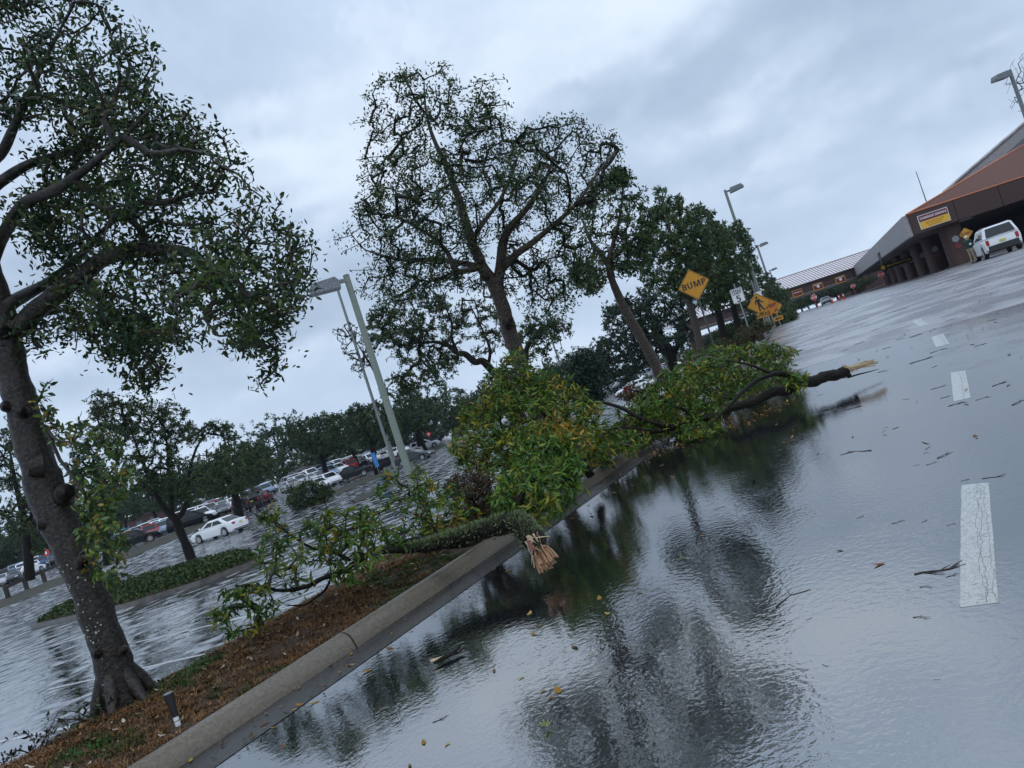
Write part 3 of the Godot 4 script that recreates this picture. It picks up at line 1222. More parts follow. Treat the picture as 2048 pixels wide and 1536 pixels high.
func walker(t: Node3D, y: float, sc: float) -> void:      # the walking figure of the crossing sign
	var s := Shape.new()
	var x := Transform3D(Basis(), Vector3(0, y, 0.031))
	var c := PackedVector2Array()
	for i in 10:
		c.append((Vector2(-0.02, 0.27) + Vector2.from_angle(i * TAU / 10) * 0.05) * sc)
	s.prism(c, x, 0.006)
	for q in [[-0.07, 0.2, 0.05, 0.2, 0.05, -0.02, -0.05, -0.02], [-0.05, -0.02, 0.03, -0.02, 0.0, -0.16, 0.0, -0.3, -0.06, -0.3, -0.055, -0.14], [0.0, 0.0, 0.06, 0.0, 0.1, -0.15, 0.17, -0.27, 0.11, -0.3, 0.03, -0.16], [0.04, 0.2, 0.08, 0.17, 0.12, 0.08, 0.19, 0.05, 0.19, 0.0, 0.1, 0.03, 0.03, 0.12], [-0.07, 0.2, -0.13, 0.12, -0.15, 0.0, -0.1, 0.0, -0.085, 0.1, -0.04, 0.13]]:
		var a := PackedVector2Array()
		for i in range(0, q.size(), 2):
			a.append(Vector2(q[i], q[i + 1]) * sc)
		s.prism(a, x, 0.005 + 0.0003 * (q.size()))
	obj("walking_figure", s, M.black, t)


func lamp_post(label: String, foot: Vector3, top: float, r0: float, r1: float, toward: Vector3, m: Material, head := 0.72, group := "", tilt := 0.0) -> Node3D:
	var t := thing("lamp_post", label, "street lamp", foot, 0, group)
	var h := top - foot.y
	var s := Shape.new()
	s.tube(PackedVector3Array([Vector3(0, -0.2, 0), Vector3(0, h * 0.5, 0), Vector3(0, h, 0)]), PackedFloat32Array([r0, (r0 + r1) * 0.5, r1]), 12)
	obj("pole", s, m, t)
	s = Shape.new()
	s.tube(PackedVector3Array([Vector3(0, h - 0.01, 0), Vector3(0, h + 0.03, 0)]), PackedFloat32Array([r1 * 1.1, r1 * 0.9]), 12)
	obj("pole_cap", s, M.lamp_grey, t)
	var f := facing(toward)
	f.basis = f.basis * Basis(Vector3.RIGHT, -tilt)
	f.origin = Vector3(0, h - head * 0.16, 0)
	s = Shape.new()
	s.box(f * Transform3D(Basis(), Vector3(0, 0.02, r1 + head * 0.06)), Vector3(head * 0.13, head * 0.12, head * 0.3), 0.01)
	obj("arm", s, M.lamp_grey, t)
	s = Shape.new()
	var z0 := r1 + head * 0.18
	var prof := PackedVector2Array([Vector2(z0, -0.2 * head), Vector2(z0 + head, -0.2 * head), Vector2(z0 + head, -0.1 * head), Vector2(z0 + head * 0.88, 0.12 * head), Vector2(z0 + head * 0.1, 0.17 * head), Vector2(z0, 0.02 * head)])
	var sidew := f * Transform3D(Basis(Vector3(0, 0, 1), Vector3(0, 1, 0), Vector3(-1, 0, 0)), Vector3(head * 0.24, 0, 0))
	s.prism(prof, sidew, head * 0.48)
	var hd := obj("lamp_head", s, M.lamp_grey, t)
	s = Shape.new()
	s.box(f * Transform3D(Basis(), Vector3(0, -0.2 * head, z0 + head * 0.55)), Vector3(head * 0.4, 0.02 * head, head * 0.78), 0.003)
	obj("lens", s, M.lamp_under, hd)
	return t


# ------------------------------------------------------------------ a figure as one surface
func figure(bones: Array, lo: Vector3, hi: Vector3, cell: float, paint: Callable) -> ArrayMesh:
	var n := Vector3i(((hi - lo) / cell).ceil()) + Vector3i.ONE
	var f := PackedFloat32Array()
	f.resize(n.x * n.y * n.z)
	f.fill(1.0)
	for b in bones:
		var a: Vector3 = b[0]
		var c: Vector3 = b[1]
		var big := maxf(b[2], b[3]) + 0.09
		var l0 := Vector3i(((a.min(c) - Vector3.ONE * big - lo) / cell).floor()).clamp(Vector3i.ZERO, n - Vector3i.ONE)
		var l1 := Vector3i(((a.max(c) + Vector3.ONE * big - lo) / cell).ceil()).clamp(Vector3i.ZERO, n - Vector3i.ONE)
		var ac := c - a
		var q := maxf(ac.length_squared(), 1e-6)
		for z in range(l0.z, l1.z + 1):
			for y in range(l0.y, l1.y + 1):
				for x in range(l0.x, l1.x + 1):
					var p := lo + Vector3(x, y, z) * cell
					var u := clampf((p - a).dot(ac) / q, 0, 1)
					var d := p.distance_to(a + ac * u) - lerpf(b[2], b[3], u)
					var i := x + n.x * (y + n.y * z)
					var h := clampf(0.5 + 0.5 * (f[i] - d) / 0.035, 0, 1)
					f[i] = lerpf(f[i], d, h) - 0.035 * h * (1 - h)
	var at_ := {}
	var v := PackedVector3Array()
	var nn := PackedVector3Array()
	var col := PackedColorArray()
	var idx := PackedInt32Array()
	var off := PackedInt32Array([0, 1, n.x, n.x + 1, n.x * n.y, n.x * n.y + 1, n.x * n.y + n.x, n.x * n.y + n.x + 1])
	for z in n.z - 1:
		for y in n.y - 1:
			for x in n.x - 1:
				var i := x + n.x * (y + n.y * z)
				var s := 0
				for o in off:
					if f[i + o] < 0: s += 1
				if s == 0 or s == 8:
					continue
				var sum := Vector3.ZERO
				var k := 0
				for e in [[0, 1], [2, 3], [4, 5], [6, 7], [0, 2], [1, 3], [4, 6], [5, 7], [0, 4], [1, 5], [2, 6], [3, 7]]:
					var a := f[i + off[e[0]]]
					var b := f[i + off[e[1]]]
					if (a < 0) != (b < 0):
						var u := a / (a - b)
						var pa := Vector3(e[0] & 1, (e[0] >> 1) & 1, e[0] >> 2)
						var pb := Vector3(e[1] & 1, (e[1] >> 1) & 1, e[1] >> 2)
						sum += pa.lerp(pb, u)
						k += 1
				at_[i] = v.size()
				var p := lo + (Vector3(x, y, z) + sum / k) * cell
				v.append(p)
				nn.append(Vector3(f[i + off[1]] - f[i], f[i + off[2]] - f[i], f[i + off[4]] - f[i]).normalized())
				col.append(paint.call(p))
	for i in at_:
		for ax in 3:
			var st: int = [1, n.x, n.x * n.y][ax]
			var u: int = [n.x, n.x * n.y, 1][ax]
			var w: int = [n.x * n.y, 1, n.x][ax]
			if i + st >= f.size() or (f[i] < 0) == (f[i + st] < 0):
				continue
			if at_.has(i - u) and at_.has(i - w) and at_.has(i - u - w):
				var q := [at_[i], at_[i - u], at_[i - u - w], at_[i - w]]
				if f[i] < 0:
					idx.append_array([q[0], q[2], q[1], q[0], q[3], q[2]])
				else:
					idx.append_array([q[0], q[1], q[2], q[0], q[2], q[3]])
	var am := ArrayMesh.new()
	var a := []
	a.resize(Mesh.ARRAY_MAX)
	a[Mesh.ARRAY_VERTEX] = v
	a[Mesh.ARRAY_NORMAL] = nn
	a[Mesh.ARRAY_COLOR] = col
	a[Mesh.ARRAY_INDEX] = idx
	am.add_surface_from_arrays(Mesh.PRIMITIVE_TRIANGLES, a)
	return am


func person(p: Vector3, dir: Vector3) -> void:            # local +z is where the body faces
	var t := thing("person", "person in dark green jacket and khaki trousers beside the white vehicle", "person", p)
	t.transform = facing(dir, p)
	var b := []
	for s in [-1.0, 1.0]:
		b.append([Vector3(s * 0.1, 0.9, 0), Vector3(s * 0.11, 0.48, 0.03), 0.105, 0.07])
		b.append([Vector3(s * 0.11, 0.48, 0.03), Vector3(s * 0.12, 0.09, -0.02), 0.068, 0.05])
		b.append([Vector3(s * 0.12, 0.05, -0.05), Vector3(s * 0.13, 0.04, 0.15), 0.05, 0.04])
		b.append([Vector3(0, 1.3, 0), Vector3(s * 0.17, 1.4, 0), 0.12, 0.085])
	b.append([Vector3(0, 0.92, 0), Vector3(0, 1.12, 0), 0.15, 0.145])
	b.append([Vector3(0, 1.12, 0), Vector3(0, 1.36, 0.01), 0.15, 0.155])
	b.append([Vector3(0, 1.42, 0), Vector3(0, 1.56, 0.02), 0.065, 0.055])
	b.append([Vector3(0, 1.61, 0.03), Vector3(0, 1.68, 0.02), 0.085, 0.098])
	b.append([Vector3(0, 1.615, 0.115), Vector3(0, 1.585, 0.13), 0.014, 0.018])
	for s in [-1.0, 1.0]:
		b.append([Vector3(s * 0.095, 1.62, 0.02), Vector3(s * 0.1, 1.65, 0.015), 0.018, 0.018])
	# one hand up to the tailgate, the other half lowered in front
	var arms := [[1.0, Vector3(0.3, 1.2, 0.12), Vector3(0.27, 1.25, 0.37)], [-1.0, Vector3(-0.29, 1.13, 0.02), Vector3(-0.2, 1.05, 0.25)]]
	for a in arms:
		b.append([Vector3(a[0] * 0.19, 1.4, 0), a[1], 0.072, 0.055])
		b.append([a[1], a[2], 0.053, 0.04])
		var d: Vector3 = (a[2] - a[1]).normalized()
		b.append([a[2], a[2] + d * 0.09, 0.036, 0.034])
		for q in 4:
			var side := Vector3(0.02 * (q - 1.5), 0, 0)
			b.append([a[2] + d * 0.09 + side, a[2] + d * (0.14 + 0.012 * (1.5 - absf(q - 1.3))) + side + Vector3(0, -0.03, 0), 0.01, 0.008])
		b.append([a[2] + d * 0.03, a[2] + d * 0.08 + Vector3(-a[0] * 0.05, 0.01, 0), 0.013, 0.01])
	var hands := [arms[0][2], arms[1][2]]
	var paint := func(q: Vector3) -> Color:
		if q.y > 1.5:
			return Color(0.42, 0.25, 0.17)
		for h in hands:
			if q.distance_to(h) < 0.17 and q.z > h.z + 0.02:
				return Color(0.42, 0.25, 0.17)
		if q.y < 0.09: return Color(0.03, 0.025, 0.02)
		if q.y < 0.93: return Color(0.3, 0.25, 0.17)
		return Color(0.018, 0.04, 0.032)
	var m := mat(Color.WHITE, 0.7, 0.4)
	m.vertex_color_use_as_albedo = true
	obj("body", figure(b, Vector3(-0.5, -0.05, -0.35), Vector3(0.5, 1.82, 0.62), 0.022, paint), m, t)
	var s := Shape.new()
	var rows := []
	for i in 7:
		var row := PackedVector3Array()
		for j in 13:
			var th := i / 6.0 * PI * 0.52
			var g := TAU * j / 12.0
			var q := Vector3(sin(th) * cos(g), cos(th), sin(th) * sin(g))
			row.append(Vector3(0, 1.665, 0.008) + q * 0.112 + Vector3(0, -0.05 * maxf(0, -q.z) * (i / 6.0), 0))
		rows.append(row)
	s.grid(rows, Vector3.ZERO)
	obj("hair", s, mat(Color(0.55, 0.5, 0.4), 0.6), t)


# ------------------------------------------------------------------ the terminal
func slab(a: Array, y0: float, y1: float) -> Shape:        # plan as x, depth pairs
	var s := Shape.new()
	s.prism(poly(a), Transform3D(Basis(Vector3(1, 0, 0), Vector3(0, 0, -1), Vector3(0, 1, 0)), Vector3.ZERO), y1, y0)
	return s


func terminal() -> void:
	var t := thing("terminal_building", "long brown brick terminal with deep canopy over the drop-off kerb", "building")
	# canopy: fascia near and along the road, soffit, hipped roof above
	var a := Vector2(35.4, 62.0)
	var b := Vector2(63.0, 130.0)
	obj("canopy_slab", slab([36.0, 62.6, 110.0, 62.6, 110.0, 150.0, 70.0, 150.0, 63.4, 130.0], 4.75, 6.2), M.soffit, t)
	var s := Shape.new()
	for i in 18:
		s = Shape.new()
		s.box(Transform3D(Basis(), Vector3(a.x + 1.95 + i * 3.9, 5.55 + 0.006 * (i % 3), -a.y - 0.1)), Vector3(3.86, 1.75, 0.45), 0.025)
		obj("fascia_panel", s, M.brick_dark, t)
	s = Shape.new()
	var dir := Vector3(b.x - a.x, 0, -(b.y - a.y))
	var l := dir.length()
	var nrm := Vector3(-dir.z, 0, dir.x).normalized() * -1.0
	if nrm.x > 0: nrm = -nrm
	var fx := facing(nrm)
	# seen in panels with narrow joints; one notch cut out of the lower edge
	var px := 0.0
	var q := 0
	while px < l - 0.5:
		var w := minf(3.6, l - px)
		s = Shape.new()
		var c := Vector3(a.x, 0, -a.y) + dir.normalized() * (px + w * 0.5) + nrm * 0.16
		var y0 := 4.62
		if q == 7: y0 = 5.35
		var hh := 6.46 - y0
		c.y = y0 + hh * 0.5
		s.box(Transform3D(fx.basis, c), Vector3(w - 0.05, hh, 0.4), 0.02)
		obj("fascia_panel", s, M.panel, t)
		px += w
		q += 1
	s = Shape.new()
	var e0 := Vector3(35.3, 6.44, -61.9)
	var e1 := Vector3(110, 6.44, -61.9)
	var r0 := Vector3(53.8, 10.2, -72)
	var r1 := Vector3(110, 14.0, -78)
	s.facet([e0, e1, r1, r0], Vector3(0, 1, 1))
	var e2 := Vector3(62.9, 6.44, -130)
	s.facet([e0, r0, Vector3(80, 11.5, -124), e2], Vector3(-1, 1, 0))
	obj("canopy_roof", s, M.roof_brown, t)
	s = Shape.new()
	s.tube(PackedVector3Array([e0 + Vector3(0, 0.05, 0), r0, r1]), PackedFloat32Array([0.08, 0.1, 0.1]), 6)
	s.tube(PackedVector3Array([e0 + Vector3(0, 0.06, 0), e1 + Vector3(0, 0.06, 0)]), PackedFloat32Array([0.07, 0.07]), 6)
	obj("roof_flashing", s, M.flash_orange, t)
	# the higher roof behind
	s = Shape.new()
	var p0 := at(1888, 384, 95)
	var p1 := at(2060, 236, 95)
	var rr := p1 + (p1 - p0) * 1.6
	s.prism(PackedVector2Array([Vector2(p0.x, 6.3), Vector2(rr.x, 6.3), Vector2(rr.x, rr.y), Vector2(p1.x, p1.y), Vector2(p0.x, p0.y)]), Transform3D(Basis(Vector3(1, 0, 0), Vector3(0, 1, 0), Vector3(-0.75, 0, 1)), Vector3(0, 0, -95)), 0.0, -30.0)
	obj("upper_wall", s, M.panel, t)
	s = Shape.new()
	s.tube(PackedVector3Array([p0, p1, rr]), PackedFloat32Array([0.2, 0.2, 0.2]), 6)
	obj("upper_flashing", s, M.roof_pink, t)
	s = Shape.new()
	var wq := [at(2012, 308, 94.8), at(2110, 222, 94.8), at(2110, 262, 94.8)]
	s.facet(wq, Vector3.BACK)
	obj("clerestory_window", s, M.pane, t)
	# back wall with doors in shade, and the row of brick piers
	s = Shape.new()
	s.box(Transform3D(fx.basis, Vector3(a.x, 3.0, -a.y) + dir * 0.95 - nrm * 17.0), Vector3(l * 2.4, 4.4, 0.5), 0.02)
	obj("back_wall", s, M.brick_dark, t)
	for i in 8:
		s = Shape.new()
		s.box(Transform3D(fx.basis, Vector3(a.x, 2.6, -a.y) + dir * (0.1 + i * 0.13) - nrm * 16.7), Vector3(4.2, 2.5, 0.1), 0.02)
		obj("door_glass", s, M.pane, t)
	var spots := [1783, 1797, 1811, 1831, 1855, 1881, 1924]
	for i in spots.size():
		var u: float = (spots[i] - 1783.0) / (1924.0 - 1783.0)
		var foot := at(spots[i], lerpf(568, 532, u), 1.0)
		var d := foot - EYE
		var x0 := 35.4 + 3.0
		var tt := 0.0
		# intersect the sight line with the pier line, 3 m inside the fascia
		var o := Vector2(a.x, a.y) + Vector2(-nrm.x, nrm.z) * 3.0
		var dr := Vector2(dir.x, -dir.z).normalized()
		var sl := d.x / -d.z
		tt = (sl * o.y - o.x) / (dr.x - sl * dr.y)
		var c := o + dr * tt
		var gy := road_y(c.x, c.y) - 0.3
		s = Shape.new()
		s.prism(rounded(1.5, 1.5, 0.5), Transform3D(Basis(Vector3(1, 0, 0), Vector3(0, 0, -1), Vector3(0, 1, 0)), Vector3(c.x, 0, -c.y)), 4.76, gy)
		var pr := obj("pier", s, M.brick, t)
		s = Shape.new()
		s.tube(PackedVector3Array([Vector3(c.x - 0.25, 3.35, -c.y + 0.74), Vector3(c.x - 0.26, 3.35, -c.y + 0.79)]), PackedFloat32Array([0.27, 0.27]), 20)
		obj("round_notice", s, M.panel if i % 2 else M.post, pr)
		s = Shape.new()
		s.tube(PackedVector3Array([Vector3(c.x - 0.25, 2.75, -c.y + 0.74), Vector3(c.x - 0.26, 2.75, -c.y + 0.795)]), PackedFloat32Array([0.26, 0.26]), 20)
		obj("round_notice", s, M.maroon, pr)
	s = Shape.new()
	s.box(Transform3D(Basis(), Vector3(112, 4.0, -172)), Vector3(66, 9.0, 6), 0.05)
	obj("end_wing", s, M.brick_dark, t)
	# sign on the front fascia
	var sg := thing("fascia_sign", "maroon and gold curbside service sign on the canopy fascia", "sign", Vector3(37.35, 5.5, -61.83))
	var fs := facing(Vector3(-0.05, 0, 1))
	fs.basis = fs.basis.scaled(Vector3.ONE * 0.72)
	s = Shape.new()
	s.box(fs * Transform3D(Basis(), Vector3(0, 0, 0.02)), Vector3(3.5, 1.62, 0.06), 0.01)
	obj("frame", s, M.white, sg)
	s = Shape.new()
	s.box(fs * Transform3D(Basis(), Vector3(0, 0.4, 0.04)), Vector3(3.36, 0.7, 0.06), 0.01)
	obj("maroon_band", s, M.maroon, sg)
	s = Shape.new()
	s.box(fs * Transform3D(Basis(), Vector3(0, -0.36, 0.04)), Vector3(3.36, 0.78, 0.06), 0.01)
	obj("gold_band", s, M.gold, sg)
	lettering("CURBSIDE SERVICE", 0.25, fs * Transform3D(Basis(), Vector3(0, 0.4, 0.08)), M.white, sg)
	for k in 3:       # three lines of print too small to read
		for w in 7 - k:
			s = Shape.new()
			s.box(fs * Transform3D(Basis(), Vector3(-0.95 + w * 0.32 + k * 0.12, -0.16 - k * 0.2, 0.074)), Vector3(0.22, 0.07, 0.006))
			obj("small_print", s, M.maroon, sg)
	# hanging direction sign, dark with pale lettering, illegible at this distance
	var hs := thing("hanging_sign", "dark hanging direction sign with yellow lettering under canopy", "sign", at(1795, 526, 88))
	s = Shape.new()
	s.box(Transform3D(Basis(), Vector3.ZERO), Vector3(4.2, 0.55, 0.12), 0.02)
	obj("board", s, M.black, hs)
	s = Shape.new()
	s.box(Transform3D(Basis(), Vector3(-1.8, 0, 0.07)), Vector3(0.4, 0.42, 0.02))
	obj("symbol_panel", s, M.gold, hs)
	for w in 9:
		s = Shape.new()
		s.box(Transform3D(Basis(), Vector3(-1.2 + w * 0.33, 0.02, 0.066)), Vector3(0.2 if w % 4 else 0.26, 0.15, 0.012))
		obj("letter_stroke", s, M.gold, hs)
	for sx in [-1, 1]:
		s = Shape.new()
		s.tube(PackedVector3Array([Vector3(sx * 1.8, 0.2, 0), Vector3(sx * 1.8, 1.4, 0)]), PackedFloat32Array([0.03, 0.03]), 6)
		obj("hanger", s, M.post, hs)
	# antenna
	var an := at(1853, 404, 80)
	s = Shape.new()
	s.tube(PackedVector3Array([Vector3.ZERO - Vector3(0, 1.0, 0), Vector3(0, at(1833, 343, 80).y - an.y, 0)]), PackedFloat32Array([0.07, 0.04]), 6)
	var ao := obj("roof_antenna", s, M.post)
	ao.position = an
	tag(ao, "thin grey antenna mast rising from the terminal roof", "antenna")
	# lightened ceiling fittings are off; their trays still show pale
	for i in 4:
		s = Shape.new()
		s.box(Transform3D(fx.basis, Vector3(a.x, 4.72, -a.y) + dir * (0.06 + i * 0.14) - nrm * 4.5), Vector3(0.3, 0.08, 1.4), 0.02)
		obj("light_tray", s, M.white, t)


func footbridge() -> void:
	var t := thing("covered_footbridge", "covered footbridge with ribbed pale metal roof crossing the road", "bridge")
	var x0 := 30.0
	var x1 := 63.5
	var z := -130.0
	var s := Shape.new()
	s.box(Transform3D(Basis(), Vector3((x0 + x1) / 2, 5.35, z)), Vector3(x1 - x0, 1.75, 0.4), 0.03)
	obj("fascia", s, M.brick_dark, t)
	s = Shape.new()
	s.box(Transform3D(Basis(), Vector3((x0 + x1) / 2, 4.35, z - 2.5)), Vector3(x1 - x0, 0.5, 5.4), 0.03)
	obj("deck", s, M.soffit, t)
	s = Shape.new()
	s.box(Transform3D(Basis(), Vector3((x0 + x1) / 2, 4.5, z + 0.05)), Vector3(x1 - x0, 0.1, 0.5), 0.02)
	obj("edge_trim", s, M.panel, t)
	s = Shape.new()
	var e := 6.2
	var rg := 8.55
	s.prism(PackedVector2Array([Vector2(0.6, e), Vector2(0.6, e + 0.1), Vector2(-4.2, rg), Vector2(-9, e + 0.1), Vector2(-9, e)]), Transform3D(Basis(Vector3(0, 0, 1), Vector3(0, 1, 0), Vector3(-1, 0, 0)), Vector3(x1 + 7.0, 0, z)), x1 + 7.0 - x0)
	obj("metal_roof", s, M.roof_metal, t)
	s = Shape.new()
	var x := x0 + 0.25
	var sl := Vector3(0, rg - e - 0.1, -4.8)
	while x < x1 + 7.0:
		s.box(Transform3D(Basis(Vector3.RIGHT, sl.cross(Vector3.RIGHT).normalized() * -1.0, sl.normalized()).orthonormalized(), Vector3(x, (e + 0.1 + rg) / 2 + 0.05, z + 0.6 - 2.4)), Vector3(0.09, 0.14, sl.length() - 0.1))
		x += 0.55
	var se := obj("roof_seams", s, M.roof_pink, t)
	se.set_meta("kind", "stuff")
	s = Shape.new()
	s.tube(PackedVector3Array([Vector3(x0, rg, z - 4.2), Vector3(x1 + 7.0, rg, z - 4.2)]), PackedFloat32Array([0.1, 0.1]), 6)
	obj("ridge_cap", s, M.maroon, t)
	for px in [33.0, 47.8]:
		s = Shape.new()
		s.box(Transform3D(Basis(), Vector3(px, 1.8, z - 3.0)), Vector3(1.2, 5.2, 1.6), 0.05)
		obj("pier", s, M.brick, t)
	var spots := [[1595, 586], [1636, 573], [1681, 559]]
	for i in 3:
		var p := at(spots[i][0], spots[i][1], 129.7)
		var sg := thing("bridge_sign", ["maroon lane sign at the tree end of the footbridge", "middle maroon lane sign on the footbridge with pale emblem", "maroon lane sign on the footbridge nearest the terminal"][i], "sign", p, 0, "signs on the footbridge")
		for q in [[1.75, 1.15, 0.08, M.gold, 0.0], [1.62, 1.0, 0.1, M.maroon, 0.02]]:
			s = Shape.new()
			s.box(Transform3D(Basis(), Vector3(0, q[4], 0)), Vector3(q[0], q[1], q[2]), 0.01)
			obj("frame" if q[3] == M.gold else "panel", s, q[3], sg)
		if i > 0:
			s = Shape.new()
			s.tube(PackedVector3Array([Vector3(0, 0.02, 0.05), Vector3(0, 0.02, 0.07)]), PackedFloat32Array([0.24, 0.24]), 14)
			obj("emblem", s, M.white, sg)
		for w in 5:
			s = Shape.new()
			s.box(Transform3D(Basis(), Vector3(-0.52 + w * 0.26, 0.36 if i > 0 else 0.1, 0.055)), Vector3(0.18, 0.12, 0.012))
			obj("letter_stroke", s, M.white, sg)


# ------------------------------------------------------------------ storm debris
func twig_mesh(sd: int, length: float) -> ArrayMesh:
	var r := RandomNumberGenerator.new()
	r.seed = sd
	var s := Shape.new()
	var p := PackedVector3Array([Vector3.ZERO])
	var d := Vector3(1, 0, 0)
	for i in 6:
		d = (d + Vector3(0, r.randf_range(-0.12, 0.12), r.randf_range(-0.35, 0.35))).normalized()
		var q := p[-1] + d * length / 6.0
		q.y = clampf(q.y, 0.0, length * 0.025)
		p.append(q)
	var rr := PackedFloat32Array()
	for i in 7:
		rr.append(length * 0.02 * (1.0 - i * 0.11))
	s.tube(p, rr, 6, true, 0.1, sd)
	for k in 1 + sd % 3:
		var i := 1 + r.randi() % 4
		var o := p[i]
		var dd := (p[i + 1] - p[i]).normalized() + Vector3(0, r.randf_range(0.0, 0.1), [-1.0, 1.0][k % 2] * r.randf_range(0.5, 1.1))
		dd = dd.normalized()
		var l := length * r.randf_range(0.22, 0.5)
		s.tube(PackedVector3Array([o, o + dd * l * 0.5 + Vector3(0, 0, r.randf_range(-0.02, 0.02)), o + dd * l]), PackedFloat32Array([length * 0.014, length * 0.011, length * 0.006]), 5, true)
	return s.mesh()


func shard(s: Shape, p0: Vector3, p1: Vector3, w: float, th: float, side: Vector3, tipw := 0.25) -> void:   # a torn splinter of wood
	var d := (p1 - p0).normalized()
	side = (side - d * side.dot(d)).normalized()
	var up := d.cross(side)
	var rows := []
	for f in [0.0, 0.35, 0.7, 0.9, 1.0]:
		var ww := w * lerpf(1.0, tipw, f ** 1.5) * (1.0 + 0.12 * sin(f * 17.0 + p1.x * 90.0))
		var tt := th * lerpf(1.0, 0.2, f)
		var c := p0.lerp(p1, f) + up * 0.008 * sin(f * 6.0 + p1.z * 70.0)
		rows.append(PackedVector3Array([c - side * ww, c + up * tt, c + side * ww, c - up * tt, c - side * ww]))
	for i in 4:
		for j in 4:
			s.facet([rows[i][j], rows[i][j + 1], rows[i + 1][j + 1], rows[i + 1][j]], rows[i][j] + rows[i][j + 1] - (rows[i][0] + rows[i][2]) * 1.0)
	s.facet([rows[4][0], rows[4][1], rows[4][2], rows[4][3]], d)


func limb_of(parent: Node3D, l: Array, bark: Material, lump: float, sd: int, called := "limb") -> MeshInstance3D:
	var p := []
	for e in l:
		p.append(e[0])
	var c := smooth_line(p, 5)
	var r := PackedFloat32Array()
	for i in c.size():
		var u := i / 5.0
		var k := mini(int(u), l.size() - 1)
		r.append(lerpf(l[k][1], l[mini(k + 1, l.size() - 1)][1], u - k))
	var s := Shape.new()
	var base := parent.position
	for i in c.size():
		c[i] -= base
	s.tube(c, r, 14, true, lump, sd)
	return obj(called, s, bark, parent)


func fallen_limb(called: String, label: String, lines: Array, clumps: Array, o: Dictionary) -> Node3D:
	# lines: traced limbs, the thick one first; clumps: [outline, count, depth, thickness, lean]
	var r := RandomNumberGenerator.new()
	r.seed = o.seed
	var base: Vector3 = lines[0][0][0]
	var t := thing(called, label, "fallen branch", base, 0.0, o.get("group", ""))
	limb_of(t, lines[0], o.get("bark", M.bark_dark), 0.11, o.seed)
	for i in range(1, lines.size()):
		limb_of(t, lines[i], M.bark_dark, 0.05, o.seed + i, "side_branch")
	var aims := PackedVector3Array()
	for c in clumps:
		for p in in_polygon(c[0], c[1], c[2], c[3], r, c[4], 0.065):
			var q := p
			var floor_y := maxf(road_y(q.x, -q.z) + 0.03, lot_y(q.x, -q.z) + 0.1)
			q.y = maxf(q.y, floor_y)
			aims.append(q)
	var g := grow(lines, aims, r, o.get("tip", 0.0042), 3, 0.45, 0.25)
	var pp: PackedVector3Array = g.pos
	var kids := t.get_child_count()
	t.position = Vector3.ZERO
	var br := obj("shoots", branches(g), M.twig, t)
	br.set_meta("kind", "stuff")
	leaves("foliage", t, g, o.per, o.size, o.palette, o.leaf, o.spread, r, o)
	t.position = base
	for i in range(kids, t.get_child_count()):
		t.get_child(i).position -= base
	return t


func _ready() -> void:
	# camera: hand-held, rolled clockwise by 18 degrees
	cam_basis = Basis(Vector3.RIGHT, atan(45.0 / F)) * Basis(Vector3(0, 0, 1), -deg_to_rad(18.0))
	var cam := Camera3D.new()
	cam.name = "camera"
	cam.transform = Transform3D(cam_basis, EYE)
	cam.fov = rad_to_deg(2.0 * atan(768.0 / F))
	cam.near = 0.05
	cam.far = 4000.0
	add_child(cam)
	# overcast daylight
	var we := WorldEnvironment.new()
	we.name = "overcast"
	var env := Environment.new()
	env.background_mode = Environment.BG_SKY
	env.sky = make_sky()
	env.ambient_light_source = Environment.AMBIENT_SOURCE_SKY
	env.tonemap_mode = Environment.TONE_MAPPER_LINEAR
	env.tonemap_exposure = 1.38
	env.background_energy_multiplier = 1.0
	env.sdfgi_enabled = true
	env.ssao_enabled = true
	env.ssil_enabled = true
	env.fog_enabled = true
	env.fog_density = 0.00016
	env.fog_light_color = Color(0.66, 0.72, 0.8)
	we.environment = env
	add_child(we)
	var sun := DirectionalLight3D.new()
	sun.name = "veiled_sun"
	sun.light_energy = 0.22
	sun.light_angular_distance = 30.0
	sun.light_color = Color(0.97, 0.98, 1.0)
	sun.shadow_enabled = true
	sun.rotation_degrees = Vector3(-62, 25, 0)
	add_child(sun)

	materials()
	lay_kerb_line()
	lay_ground()
	markings()
	terminal()
	footbridge()
	trees()
	debris()
	street()
	traffic()
	undergrowth()


func markings() -> void:
	dash([1918, 1215, 1998, 1205, 1978, 965, 1922, 970], "nearest white lane dash, cracked and worn, by the forked twig", 4)
	dash([1907, 803, 1942, 795, 1931, 741, 1901, 745], "second white lane dash from the camera on the wet road", 9)
	dash([1872, 695, 1899, 687, 1886, 667, 1862, 674], "third white lane dash, just beyond the broken limb's tip", 14)
	dash([1838, 653, 1858, 648, 1842, 637, 1824, 642], "farthest visible white lane dash on the wet road", 19)
	# stall lines of the car park
	var k := 0
	for q in [[[0, 1483], [110, 1460], 1.5], [[272, 1339], [466, 1295], 2.5], [[164, 1275], [0, 1318], 1.0], [[392, 1257], [457, 1242], 2.0], [[640, 1195], [560, 1215], 1.5]]:
		var a := on_lot(q[0][0], q[0][1], 0.002)
		var b := on_lot(q[1][0], q[1][1], 0.002)
		var d := (b - a).normalized()
		a -= d * q[2]
		b += d * q[2]
		var w := d.cross(Vector3.UP) * 0.05
		var s := Shape.new()
		s.grid([PackedVector3Array([a - w, a + w]), PackedVector3Array([b - w, b + w])], Vector3.UP)
		tag(obj("stall_line", s, M.line), ["white stall line ending at the verge near the leaning trunk", "white stall line reaching the verge behind the black and white stake", "white stall line left of the leaning trunk, farther out", "white stall line under the hanging tip of the fallen branch", "white stall line behind the fallen branch's leaves"][k], "road marking", "stall lines in the car park")
		k += 1


